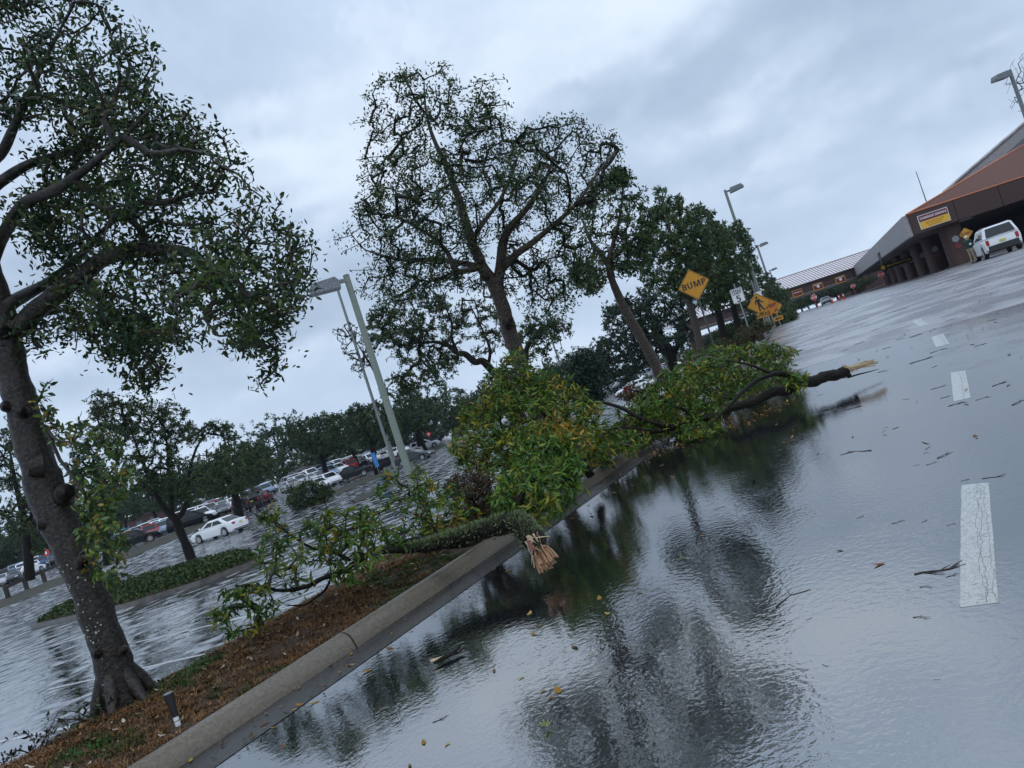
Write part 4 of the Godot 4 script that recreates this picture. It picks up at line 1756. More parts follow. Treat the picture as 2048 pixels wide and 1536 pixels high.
# greens and autumn tones, linear
var DARK_GREEN := [Color(0.014, 0.034, 0.010), Color(0.020, 0.046, 0.011), Color(0.030, 0.056, 0.012), Color(0.010, 0.026, 0.011), Color(0.052, 0.060, 0.014)]
var MID_GREEN := [Color(0.028, 0.062, 0.018), Color(0.04, 0.078, 0.022), Color(0.055, 0.085, 0.026), Color(0.024, 0.05, 0.02)]
var DULL_GREEN := [Color(0.032, 0.060, 0.015), Color(0.044, 0.068, 0.017), Color(0.060, 0.074, 0.021), Color(0.024, 0.048, 0.014)]
var FRESH := [Color(0.035, 0.095, 0.010), Color(0.055, 0.12, 0.012), Color(0.025, 0.075, 0.012), Color(0.075, 0.13, 0.015), Color(0.12, 0.14, 0.012)]
var TURNING := [Color(0.035, 0.085, 0.01), Color(0.05, 0.1, 0.01), Color(0.06, 0.11, 0.010), Color(0.11, 0.13, 0.011), Color(0.2, 0.14, 0.01), Color(0.04, 0.09, 0.010), Color(0.16, 0.15, 0.01), Color(0.085, 0.12, 0.012), Color(0.03, 0.075, 0.01)]
var GOLDEN := [Color(0.26, 0.13, 0.012), Color(0.2, 0.13, 0.012), Color(0.14, 0.13, 0.014), Color(0.07, 0.1, 0.014), Color(0.1, 0.12, 0.012)]
var RUST := [Color(0.17, 0.085, 0.035), Color(0.23, 0.11, 0.04), Color(0.11, 0.055, 0.024), Color(0.26, 0.16, 0.07)]

var BROWN := [Color(0.07, 0.04, 0.018), Color(0.1, 0.058, 0.025), Color(0.045, 0.028, 0.014), Color(0.06, 0.05, 0.018)]


func trees() -> void:
	var r := RandomNumberGenerator.new()
	r.seed = 77
	var leaf := leaf_mesh(0.42, 0.12, 0.1)
	var leaf_s := leaf_mesh(0.42, 0.1, 0.1, false)
	var spray := spray_mesh(7, 0.36, 5)
	# --- the leaning tree at the left edge
	var d := 5.25
	var lines := [
		trace([[250, 1408, 0.1600], [240, 1375, 0.1320], [222, 1310, 0.1184], [198, 1240, 0.1136], [172, 1165, 0.1144], [140, 1090, 0.1176], [104, 1010, 0.1320], [84, 955, 0.1200], [62, 880, 0.1080], [40, 800, 0.1024], [24, 740, 0.1000], [14, 690, 0.1024], [2, 640, 0.1080], [-14, 570, 0.0840], [-34, 470, 0.0680], [-48, 350, 0.0560], [-50, 200, 0.0400], [-30, 40, 0.0240], [-10, -120, 0.0120]], d),
		trace([[6, 652, 0.085], [38, 656, 0.075], [70, 622, 0.07], [109, 592, 0.066], [160, 552, 0.06], [214, 515, 0.055], [296, 501, 0.046, -0.1], [383, 506, 0.034, -0.2], [420, 545, 0.024, -0.25], [456, 588, 0.016, -0.3], [500, 650, 0.008, -0.3]], d),
		trace([[0, 625, 0.06], [23, 606, 0.05], [60, 585, 0.044, 0.2], [100, 562, 0.036, 0.4], [150, 520, 0.028, 0.5], [230, 440, 0.018, 0.6], [330, 380, 0.01, 0.6]], d),
		trace([[-22, 540, 0.05], [0, 483, 0.044], [46, 410, 0.04, -0.3], [105, 383, 0.034, -0.5], [160, 346, 0.028, -0.6], [230, 290, 0.018, -0.7], [300, 220, 0.01, -0.8]], d),
		trace([[-45, 400, 0.05], [0, 365, 0.04], [59, 328, 0.034, 0.2], [132, 305, 0.028, 0.3], [182, 269, 0.02, 0.4], [250, 160, 0.01, 0.5]], d),
		trace([[-48, 340, 0.045], [0, 310, 0.036], [27, 255, 0.03, -0.2], [50, 205, 0.024, -0.3], [90, 120, 0.014, -0.3], [130, 40, 0.008, -0.3]], d),
		trace([[-40, 430, 0.05], [-120, 340, 0.04, 0.2], [-220, 250, 0.025, 0.3]], d),
		trace([[-20, 560, 0.05], [-110, 520, 0.04, -0.2], [-230, 480, 0.025, -0.3]], d),
		trace([[383, 506, 0.026, -0.2], [450, 505, 0.02, -0.1], [520, 520, 0.014, 0.1], [590, 530, 0.008, 0.2]], d),
		trace([[160, 552, 0.03, 0.1], [210, 610, 0.022, -0.1], [260, 680, 0.014, -0.3], [320, 740, 0.008, -0.4]], d),
	]
	var aims := PackedVector3Array()
	aims.append_array(in_polygon(poly([60, 640, 110, 560, 60, 470, 60, 330, 150, 250, 300, 190, 385, 220, 420, 290, 490, 360, 490, 400, 545, 400, 575, 440, 630, 480, 632, 545, 615, 605, 570, 625, 580, 660, 545, 700, 470, 690, 420, 670, 360, 700, 290, 690, 200, 680, 120, 690]), 1020, d, 1.1, r, 0.1, 0.05, -0.12))
	aims.append_array(in_polygon(poly([-60, 200, -30, -60, 200, -40, 225, 30, 300, 60, 320, 130, 370, 190, 250, 220, 120, 260]), 260, d, 1.0, r, 0.2))
	aims.append_array(in_polygon(poly([-420, 520, -420, 100, -250, -150, -60, -100, -60, 300, -40, 600, -300, 640]), 260, d, 1.3, r))
	aims.append_array(in_polygon(poly([190, 690, 300, 690, 345, 740, 300, 790, 250, 770, 220, 740]), 45, d, 0.3, r))
	aims.append_array(in_polygon(poly([500, 690, 545, 690, 560, 750, 520, 778, 480, 770, 510, 740]), 16, d, 0.2, r))
	aims.append_array(in_polygon(poly([40, 650, 110, 650, 100, 700, 55, 700]), 16, d, 0.3, r))
	var t := plant_tree("broadleaf_tree", "large tree with knobbly dark trunk leaning in from left edge", "tree", lines, aims, {"bark": M.bark, "bright": 1.35, "per": 19, "size": 0.047, "palette": DARK_GREEN, "leaf": leaf, "spread": 0.3, "seed": 31, "singles": 200, "fine": true, "lump": 0.075, "tip": 0.0045, "bend": 0.07, "twig_mat": M.twig})
	var b: Vector3 = t.position
	for kn in [[130, 985, 0.055, 0.5, M.bark_dark], [60, 935, 0.06, -1.0, M.bark_dark], [42, 822, 0.034, 0.25, M.bark_dark], [6, 812, 0.03, -0.3, M.bark_dark], [77, 1048, 0.04, -0.9, M.bark_dark], [165, 1122, 0.035, 0.9, M.cut], [2, 660, 0.04, 0.3, M.cut], [190, 1305, 0.035, -0.3, M.bark_brown], [248, 1300, 0.025, 0.7, M.bark_brown]]:
		var p := at(kn[0], kn[1], d - 0.115)
		knot(t, p - b, Vector3(kn[3], 0.1, 0.8), kn[2], kn[4], M.bark)
	for i in 6:
		var an := TAU * i / 6.0 + 0.4
		var o := Vector3(cos(an), 0, sin(an))
		var rt := Shape.new()
		rt.tube(PackedVector3Array([Vector3(0, 0.3, 0) + o * 0.06, Vector3(0, 0.12, 0) + o * 0.14, Vector3(0, 0.02, 0) + o * 0.19, Vector3(0, -0.07, 0) + o * 0.28]), PackedFloat32Array([0.035, 0.045, 0.034, 0.015]), 8, true, 0.1, i)
		obj("root", rt, M.bark, t)
	for i in 70:                          # pale lichen spots low on the trunk
		var y := r.randf_range(1120, 1380)
		var u := (y - 1120) / 260.0
		var s := Shape.new()
		var side := r.randf_range(-0.9, 0.9)
		var c := at(lerpf(156, 240, u), y, d)
		var o := Vector3(side, r.randf_range(-0.1, 0.1), sqrt(1 - side * side * 0.99)).normalized()
		var hit := c + Vector3(o.x, 0, o.z) * 0.119
		var q := r.randf_range(0.003, 0.009)
		s.tube(PackedVector3Array([hit - b, hit - b + o * 0.004]), PackedFloat32Array([q, q * 0.7]), 6)
		obj("lichen_patch", s, M.lichen, t)
	# leafy shoots hanging against the trunk
	var sh := trace([[120, 920, 0.012], [150, 960, 0.01], [180, 1010, 0.007], [200, 1060, 0.004]], d - 0.2)
	var sh2 := trace([[90, 850, 0.012], [115, 880, 0.009], [170, 890, 0.006], [210, 930, 0.004]], d - 0.25)
	var sh3 := trace([[160, 1110, 0.012], [180, 1120, 0.008], [205, 1150, 0.006], [230, 1180, 0.004]], d - 0.15)
	var hang := PackedVector3Array()
	hang.append_array(in_polygon(poly([150, 1010, 215, 1000, 250, 1060, 245, 1130, 258, 1140, 250, 1180, 215, 1190, 190, 1150, 175, 1090]), 60, d - 0.25, 0.22, r))
	hang.append_array(in_polygon(poly([95, 840, 175, 840, 250, 880, 265, 960, 262, 1020, 215, 1000, 160, 1000, 130, 930]), 60, d - 0.1, 0.4, r))
	hang.append_array(in_polygon(poly([60, 785, 100, 760, 110, 830, 90, 850]), 8, d - 0.15, 0.1, r))
	plant_tree("trunk_shoots", "bright green leafy shoots hanging down the leaning trunk", "plant", [sh, sh2, sh3], hang, {"bark": M.twig, "per": 12, "size": 0.056, "palette": MID_GREEN + [Color(0.08, 0.12, 0.02), Color(0.16, 0.12, 0.02)], "leaf": leaf, "spread": 0.13, "bright": 1.5, "seed": 33, "singles": 60, "droop": 0.5, "tip": 0.0025})
	# --- the tall tree in the middle of the verge
	d = 11.5
	lines = [
		trace([[1112, 950, 0.1520], [1085, 865, 0.1292], [1060, 790, 0.1216], [1037, 715, 0.1178], [1020, 668, 0.1216], [1008, 624, 0.1140], [996, 588, 0.1102], [982, 560, 0.0988], [965, 535, 0.0912], [953, 505, 0.0798], [942, 478, 0.0760], [930, 440, 0.0684], [919, 401, 0.0608], [905, 365, 0.0532], [892, 328, 0.0456], [873, 291, 0.0342], [858, 250, 0.0266], [850, 205, 0.0167], [848, 160, 0.0076]], d),
		trace([[992, 575, 0.1], [1001, 537, 0.085], [1006, 487, 0.075], [1020, 455, 0.06, -0.2], [1051, 420, 0.045, -0.3], [1085, 370, 0.03, -0.3], [1110, 310, 0.018, -0.3]], d),
		trace([[1003, 540, 0.065], [1030, 510, 0.055, -0.3], [1056, 492, 0.05, -0.4], [1101, 455, 0.04, -0.5], [1150, 410, 0.028, -0.6], [1200, 340, 0.016, -0.6], [1235, 300, 0.008, -0.6]], d),
		trace([[975, 545, 0.06], [955, 533, 0.05], [914, 525, 0.045, 0.2], [873, 519, 0.038, 0.3], [800, 520, 0.025, 0.4], [730, 500, 0.012, 0.5]], d),
		trace([[960, 535, 0.05], [914, 542, 0.042, -0.4], [895, 505, 0.036, -0.5], [869, 478, 0.032, -0.6], [835, 455, 0.026, -0.7], [780, 430, 0.018, -0.7], [720, 430, 0.01, -0.8]], d),
		trace([[942, 478, 0.05], [928, 455, 0.045, 0.3], [896, 419, 0.036, 0.5], [856, 392, 0.026, 0.6], [790, 350, 0.015, 0.7], [730, 320, 0.008, 0.7]], d),
		trace([[945, 480, 0.045], [970, 440, 0.036, 0.3], [1000, 400, 0.03, 0.5], [1030, 330, 0.02, 0.6], [1050, 260, 0.01, 0.6]], d),
		trace([[905, 365, 0.04], [930, 320, 0.03, -0.3], [950, 260, 0.02, -0.4], [960, 190, 0.01, -0.4]], d),
		trace([[892, 328, 0.035], [850, 300, 0.025, -0.2], [790, 270, 0.016, -0.3], [730, 240, 0.008, -0.3]], d),
	]
	aims = in_polygon(poly([896, 127, 925, 145, 955, 159, 987, 164, 1017, 187, 1010, 225, 1069, 221, 1100, 240, 1138, 223, 1161, 250, 1206, 246, 1240, 290, 1256, 298, 1238, 330, 1206, 355, 1200, 400, 1165, 440, 1190, 500, 1165, 592, 1147, 633, 1092, 647, 1030, 600, 965, 601, 892, 592, 800, 610, 737, 601, 714, 592, 737, 556, 719, 524, 659, 501, 687, 446, 687, 410, 709, 392, 728, 355, 709, 319, 723, 282, 700, 250, 723, 191, 773, 155, 837, 141]), 1420, d, 1.7, r, 0.0, 0.035, -0.08)
	t = plant_tree("broadleaf_tree", "tall airy tree with pruned trunk rising behind the fallen branches", "tree", lines, aims, {"bark": M.bark_brown, "bright": 1.35, "per": 19, "size": 0.064, "palette": DARK_GREEN + [Color(0.05, 0.06, 0.025)], "leaf": leaf_s, "spread": 0.36, "seed": 41, "singles": 60, "fine": true, "lump": 0.05, "tip": 0.0055, "bend": 0.05, "twig_mat": M.bark_dark})
	b = t.position
	for kn in [[1014, 646, 0.075, -0.1], [1021, 637, 0.05, 0.8], [968, 551, 0.055, -0.05], [957, 520, 0.04, -0.4], [1010, 528, 0.03, 0.7]]:
		knot(t, at(kn[0], kn[1], d - 0.15) - b, Vector3(kn[3], 0.05, 0.9), kn[2], M.cut, M.bark_brown)
	# --- third tree of the row, slim and bare-trunked
	d = 16.8
	lines = [
		trace([[1340, 775, 0.1292], [1318, 745, 0.1216], [1298, 705, 0.1140], [1280, 672, 0.1064], [1262, 640, 0.1026], [1244, 608, 0.0950], [1230, 575, 0.0836], [1220, 545, 0.0836], [1218, 525, 0.0760], [1228, 480, 0.0456], [1240, 430, 0.0304], [1246, 380, 0.0152], [1250, 340, 0.0076]], d),
		trace([[1219, 535, 0.07], [1200, 505, 0.06], [1180, 480, 0.04, 0.3], [1165, 440, 0.02, 0.4]], d),
		trace([[1222, 520, 0.06], [1250, 495, 0.045, -0.3], [1275, 470, 0.03, -0.4], [1300, 430, 0.014, -0.5]], d),
		trace([[1220, 545, 0.05], [1190, 535, 0.035, -0.2], [1150, 550, 0.018, -0.3]], d),
	]
	aims = in_polygon(poly([1190, 352, 1245, 335, 1292, 378, 1312, 440, 1302, 500, 1280, 545, 1250, 555, 1232, 530, 1215, 560, 1180, 590, 1145, 570, 1140, 520, 1155, 460, 1165, 400]), 520, d, 1.5, r, 0.0, 0.06, -0.1)
	plant_tree("broadleaf_tree", "slim tree with long bare trunk third along the verge", "tree", lines, aims, {"bark": M.bark_brown, "per": 17, "size": 0.1, "bright": 1.3, "palette": DULL_GREEN + DARK_GREEN, "leaf": leaf_s, "spread": 0.32, "seed": 51, "fine": true, "lump": 0.13, "tip": 0.006, "twig_mat": M.bark_dark})
	# --- the row closing up towards the footbridge
	var rows := [
		["leaning tree with pale trunk standing behind the bump sign", 30.0, [[1408, 730, 0.17], [1396, 670, 0.15], [1383, 620, 0.14], [1372, 580, 0.13], [1360, 530, 0.09], [1340, 460, 0.05], [1325, 390, 0.015]], [1318, 368, 1328, 400, 1350, 385, 1385, 425, 1420, 470, 1430, 540, 1400, 600, 1350, 585, 1300, 580, 1275, 545, 1290, 480, 1305, 420], 520, M.bark_grey],
		["dense tree of the verge row between bump and speed signs", 36.0, [[1463, 735, 0.2], [1450, 680, 0.18], [1438, 630, 0.17], [1428, 590, 0.14], [1420, 520, 0.08], [1410, 450, 0.02]], [1375, 412, 1410, 405, 1440, 440, 1470, 480, 1480, 540, 1470, 600, 1430, 625, 1390, 610, 1370, 560, 1360, 480], 480, M.bark_dark],
		["dense tree of the verge row behind the speed limit sign", 44.0, [[1490, 705, 0.22], [1476, 650, 0.2], [1466, 610, 0.17], [1458, 560, 0.1], [1450, 490, 0.03]], [1420, 440, 1450, 445, 1480, 442, 1500, 470, 1512, 530, 1505, 590, 1480, 630, 1445, 620, 1425, 570, 1410, 500], 420, M.bark_dark],
		["tree of the verge row above the walking figure signs", 60.0, [[1528, 680, 0.25], [1518, 640, 0.22], [1510, 600, 0.18], [1502, 550, 0.08]], [1470, 520, 1495, 500, 1520, 530, 1545, 560, 1562, 590, 1568, 620, 1545, 640, 1510, 640, 1480, 610, 1465, 560], 380, M.bark_dark],
		["last tree of the verge row, close to the footbridge", 78.0, [[1575, 660, 0.3], [1568, 635, 0.25], [1562, 610, 0.18], [1556, 580, 0.08]], [1530, 565, 1550, 555, 1572, 580, 1590, 610, 1602, 640, 1580, 655, 1550, 650, 1530, 620], 280, M.bark_dark],
	]
	for i in rows.size():
		var q: Array = rows[i]
		aims = in_polygon(poly(q[3]), int(q[4] * 1.35), q[1], 1.2 + q[1] * 0.05, r, 0.0, 0.06, -0.4)
		plant_tree("broadleaf_tree", q[0], "tree", [trace(q[2], q[1])], aims, {"bark": q[5], "per": 4, "size": 0.1 + q[1] * 0.0022, "bright": 1.3, "palette": DULL_GREEN + MID_GREEN + DARK_GREEN, "leaf": spray, "spread": 0.4, "seed": 60 + i, "group": "row of trees along the verge", "tip": 0.007, "twig_mat": M.bark_dark, "least": 0.008})
	# --- trees of the car park
	var park := [
		["car park oak with forked trunk on the ground-cover island", 41.0, [[[388, 1133, 0.3276], [378, 1105, 0.2574], [362, 1065, 0.2340], [350, 1038, 0.2340], [330, 1018, 0.1560], [312, 990, 0.1326], [292, 940, 0.1014], [276, 900, 0.0624], [262, 860, 0.0234]], [[352, 1040, 0.1716], [368, 1020, 0.1404], [376, 985, 0.1092], [380, 940, 0.0936], [396, 890, 0.0546], [430, 850, 0.0234]], [[345, 1030, 0.1170], [340, 970, 0.0936], [335, 900, 0.0624], [325, 830, 0.0234]]], [191, 772, 240, 800, 300, 800, 365, 825, 400, 850, 441, 838, 485, 870, 450, 905, 400, 948, 380, 1000, 350, 1000, 320, 990, 284, 985, 260, 960, 245, 900, 205, 850, 171, 837], 900, 3.2, DULL_GREEN + DARK_GREEN, 0.17],
		["hazy green car park oak right behind the white sedan", 75.0, [[[480, 1035, 0.4680], [474, 1005, 0.3900], [468, 985, 0.3510], [455, 960, 0.1950], [430, 930, 0.0780]], [[468, 988, 0.2340], [485, 960, 0.1560], [510, 920, 0.0780]]], [385, 985, 392, 930, 425, 897, 470, 882, 515, 885, 555, 905, 565, 950, 545, 985, 490, 985, 440, 995], 520, 5.0, DULL_GREEN, 0.3],
		["wide car park oak above the row of white cars", 100.0, [[[655, 968, 0.4680], [650, 940, 0.3900], [644, 918, 0.3510], [628, 895, 0.1950], [600, 870, 0.0780]], [[645, 920, 0.2340], [665, 900, 0.1716], [690, 870, 0.0780]]], [552, 872, 575, 850, 610, 835, 650, 826, 690, 832, 702, 850, 695, 885, 670, 905, 640, 910, 610, 905, 575, 890], 480, 6.0, DARK_GREEN + DULL_GREEN, 0.36],
		["car park oak with dark trunk beside the black pickup", 88.0, [[[756, 952, 0.3900], [749, 920, 0.3276], [744, 890, 0.2964], [735, 865, 0.1560], [720, 840, 0.0624]], [[745, 895, 0.1950], [760, 870, 0.1404], [775, 835, 0.0546]]], [688, 830, 705, 808, 740, 800, 775, 808, 795, 840, 785, 872, 755, 888, 715, 890, 692, 870], 420, 4.5, DARK_GREEN + DULL_GREEN, 0.3],
		["car park oak in front of the white utility vehicle", 120.0, [[[840, 893, 0.4290], [836, 872, 0.3900], [832, 855, 0.3120], [815, 835, 0.1170]], [[833, 858, 0.2340], [848, 840, 0.1560], [860, 820, 0.0624]]], [785, 838, 805, 812, 840, 795, 872, 808, 884, 835, 868, 860, 835, 868, 800, 862], 380, 5.5, DARK_GREEN + DULL_GREEN, 0.36],
		["mossy live oak with spreading limbs behind the tall verge tree", 45.0, [[[1035, 850, 0.4680], [1028, 800, 0.3900], [1010, 762, 0.3276], [985, 742, 0.2574], [965, 722, 0.2184], [950, 724, 0.2028], [930, 708, 0.1872], [914, 706, 0.1560], [895, 690, 0.1248], [860, 684, 0.0780], [800, 690, 0.0312]], [[1022, 775, 0.2652], [1043, 740, 0.2106], [1051, 722, 0.1872], [1053, 700, 0.1638], [1062, 682, 0.1326], [1084, 663, 0.0858], [1115, 648, 0.0390], [1145, 650, 0.0156]], [[915, 705, 0.1092], [903, 675, 0.0858], [904, 650, 0.0624], [890, 610, 0.0390]], [[975, 735, 0.1170], [980, 700, 0.0936], [965, 660, 0.0624], [940, 610, 0.0312]]], [737, 640, 735, 690, 748, 735, 770, 790, 815, 805, 850, 775, 880, 780, 905, 745, 940, 700, 985, 690, 1045, 690, 1070, 720, 1120, 690, 1150, 655, 1100, 630, 1060, 640, 1010, 640, 990, 600, 900, 585, 800, 600, 750, 605], 950, 3.6, DARK_GREEN + DULL_GREEN, 0.2],
		["very dark dense oak behind the slender grey lamp post", 60.0, [[[1352, 760, 0.4680], [1346, 730, 0.3900], [1340, 705, 0.3510], [1330, 680, 0.1950], [1310, 650, 0.0780]], [[1342, 710, 0.2730], [1358, 688, 0.2184], [1375, 660, 0.0780]]], [1186, 690, 1205, 650, 1215, 615, 1255, 590, 1310, 570, 1380, 585, 1400, 630, 1392, 680, 1360, 690, 1330, 715, 1300, 735, 1265, 755, 1225, 765, 1195, 745], 900, 5.5, [Color(0.010, 0.024, 0.013), Color(0.016, 0.034, 0.016), Color(0.022, 0.04, 0.018)], 0.27],
		["low round glossy tree left of the very dark oak", 40.0, [[[1185, 830, 0.1950], [1178, 780, 0.1560], [1170, 740, 0.0780]]], [1120, 745, 1135, 712, 1165, 695, 1195, 705, 1215, 740, 1222, 780, 1200, 815, 1160, 810, 1130, 790], 420, 2.0, [Color(0.010, 0.026, 0.015), Color(0.016, 0.036, 0.019)], 0.2],
		["big loose tree at the far left behind the leaning trunk", 45.0, [[[60, 1160, 0.3120], [55, 1100, 0.2574], [48, 1040, 0.2184], [30, 960, 0.1170], [20, 900, 0.0390]], [[52, 1060, 0.1560], [75, 1000, 0.1092], [95, 930, 0.0468]]], [-60, 860, 0, 835, 60, 860, 120, 850, 135, 920, 100, 990, 85, 1060, 95, 1110, 40, 1110, 10, 1050, -40, 1030, -80, 960], 500, 3.5, DULL_GREEN + DARK_GREEN, 0.18],
		["loose tree between leaning trunk and forked oak", 52.0, [[[215, 1130, 0.2730], [210, 1070, 0.2184], [205, 1010, 0.1716], [200, 950, 0.0780]]], [130, 880, 175, 845, 230, 870, 260, 930, 250, 1000, 225, 1040, 185, 1020, 150, 960], 300, 3.0, DULL_GREEN, 0.2],
	]
	for i in park.size():
		var q: Array = park[i]
		var ls := []
		for e in q[2]:
			ls.append(trace(e, q[1]))
		aims = in_polygon(poly(q[3]), q[4], q[1], q[5], r, 0.0, 0.05, -0.2)
		plant_tree("parking_oak" if i < 7 else "broadleaf_tree", q[0], "tree", ls, aims, {"bark": M.bark_dark, "per": 5, "size": q[7], "bright": 1.2, "palette": q[6], "leaf": spray, "spread": q[7] * 3.2, "seed": 80 + i, "group": "trees of the car park", "tip": 0.006 + q[1] * 0.0002, "least": 0.0 if q[1] < 50 else 0.012, "lump": 0.09})
	# bare twigs standing out of the forked oak and the live oak
	for e in [["bare thin twig tree behind the lamp post", [[770, 780, 0.1], [735, 720, 0.06], [710, 680, 0.02]], [662, 660, 690, 640, 740, 650, 750, 720, 735, 770, 700, 740], 46.0, 130], ["bare winter tree at the upper right edge", [[2085, 420, 0.35], [2075, 330, 0.25], [2066, 250, 0.15], [2060, 180, 0.05]], [2005, 150, 2040, 105, 2110, 80, 2160, 130, 2150, 240, 2070, 250, 2015, 215], 70.0, 240]]:
		plant_tree("bare_tree", e[0], "tree", [trace(e[1], e[3])], in_polygon(poly(e[2]), e[4], e[3], 2.5, r), {"bark": M.bark_dark, "per": 2 if e[3] < 50 else 0, "size": 0.16, "palette": DULL_GREEN, "leaf": spray, "spread": 0.3, "seed": 99, "tip": 0.012, "bend": 0.05, "steps": 2})
	# --- the belt of trees that closes the car park
	var proto := []
	for i in 3:
		var h := [8.5, 10.0, 7.5][i] as float
		var pts := PackedVector3Array()
		while pts.size() < 330:
			var p := Vector3(r.randf_range(-1, 1), r.randf_range(-1, 1), r.randf_range(-1, 1))
			if p.length() < 1.0 and p.length() > 0.35:
				pts.append(Vector3(p.x * h * 0.62, h * 0.62 + p.y * h * 0.36, p.z * h * 0.62) * (1.0 + 0.12 * sin(p.x * 5 + p.z * 4 + i)))
		var ln := [[[Vector3(0, -0.2, 0), 0.35], [Vector3(0.2, h * 0.25, 0.1), 0.28], [Vector3(0.3, h * 0.45, 0.2), 0.2], [Vector3(0.2, h * 0.75, 0), 0.06]], [[Vector3(0.2, h * 0.3, 0.1), 0.2], [Vector3(h * 0.2, h * 0.5, 0.4), 0.14], [Vector3(h * 0.35, h * 0.65, 0.6), 0.05]], [[Vector3(0.2, h * 0.3, 0.1), 0.2], [Vector3(-h * 0.2, h * 0.5, -0.4), 0.14], [Vector3(-h * 0.35, h * 0.65, -0.6), 0.05]]]
		proto.append([ln, pts, i])
	var made := []
	for i in 3:
		var q: Array = proto[i]
		made.append(plant_tree("distant_tree", "", "tree", q[0], q[1], {"bark": M.bark_dark, "per": 5, "size": 0.42, "palette": [DULL_GREEN, MID_GREEN, DARK_GREEN + DULL_GREEN][i], "leaf": spray, "spread": 1.1, "seed": 120 + i, "tip": 0.02, "least": 0.03, "group": "belt of trees beyond the car park"}))
	var n := 0
	var px := -60.0
	while px < 1240.0:
		for back in 2:
			var dd := (150.0 if back else 128.0) + 12.0 * sin(px * 0.05) + r.randf_range(-5, 5)
			var o: Node3D = made[n] if n < 3 else made[r.randi() % 3].duplicate()
			if n >= 3:
				o.name = numbered("distant_tree")
				add_child(o)
			var p := at(px + r.randf_range(-14, 14), 1000, dd)
			# keep the foot under the horizon at that column
			var x := p.x if false else at(px, 768 + 45 + (1024 - px) * 0.325, dd).x
			o.position = Vector3(x, lot_y(x, dd), -dd)
			o.rotation.y = r.randf() * TAU
			var sc := r.randf_range(0.8, 1.15) * (1.15 if back else 0.85)
			o.scale = Vector3(sc, sc * r.randf_range(0.9, 1.1), sc)
			o.set_meta("label", ("taller tree at the back" if back else "low rounded tree at the front") + " of the hazy belt, " + whereabouts(px))
			n += 1
		px += r.randf_range(52, 74)
	var bx := -60.0
	while bx < 1460.0:                     # low growth that closes the view under the crowns
		var o: Node3D = made[n % 3].duplicate()
		o.name = numbered("distant_shrub")
		add_child(o)
		var dd := 172.0 + r.randf_range(-8, 8)
		var x := at(bx, 768 + 45 + (1024 - bx) * 0.325, dd).x
		o.position = Vector3(x, lot_y(x, dd) - 1.2, -dd)
		o.rotation.y = r.randf() * TAU
		var sc := r.randf_range(0.9, 1.2)
		o.scale = Vector3(sc, sc * r.randf_range(0.5, 0.62), sc)
		tag(o, "low dark growth closing the car park " + whereabouts(bx), "shrub", "low growth beyond the car park")
		n += 1
		bx += 40.0
	for i in 11:
		var o: Node3D = made[n % 3].duplicate()
		o.name = numbered("distant_tree")
		add_child(o)
		var dd := 165.0 + 22.0 * (i % 3)
		var x: float = at(1588 + i * 16, 620, dd).x
		o.position = Vector3(x, road_y(x, dd) - 0.6, -dd)
		o.rotation.y = i * 1.7
		o.scale = Vector3(0.75, 0.42 + 0.06 * (i % 4), 0.75)
		tag(o, "hazy grey-green tree seen below the footbridge, " + ["nearest the verge signs", "left of the stop signs", "behind the stop signs", "towards the terminal"][i / 3], "tree", "trees beyond the footbridge")
		n += 1


func patch_of_road(x: float, y: float) -> String:
	if y < 700: return "far up the bright road towards the terminal" if x > 1700 else "on the bright road beyond the lane-crossing limb"
	if x > 1840: return ("beside the nearest lane dash" if y > 940 else "between the lane dashes")
	if y > 1400: return "at the bottom edge of the road" if x > 720 else "in the near gutter at the bottom"
	if x < 720: return "in the gutter left of the kerb joint"
	if y > 1240: return "on the lane below the torn limb" if x < 1100 else "on the dark reflection at bottom centre"
	if y > 1040: return "in front of the torn limb end" if x < 1300 else "on the rippled water in mid road"
	if x < 1300: return "in the gutter beside the leafy heap"
	return "in the shade of the lane-crossing limb" if x < 1660 else "right of the lane-crossing limb"


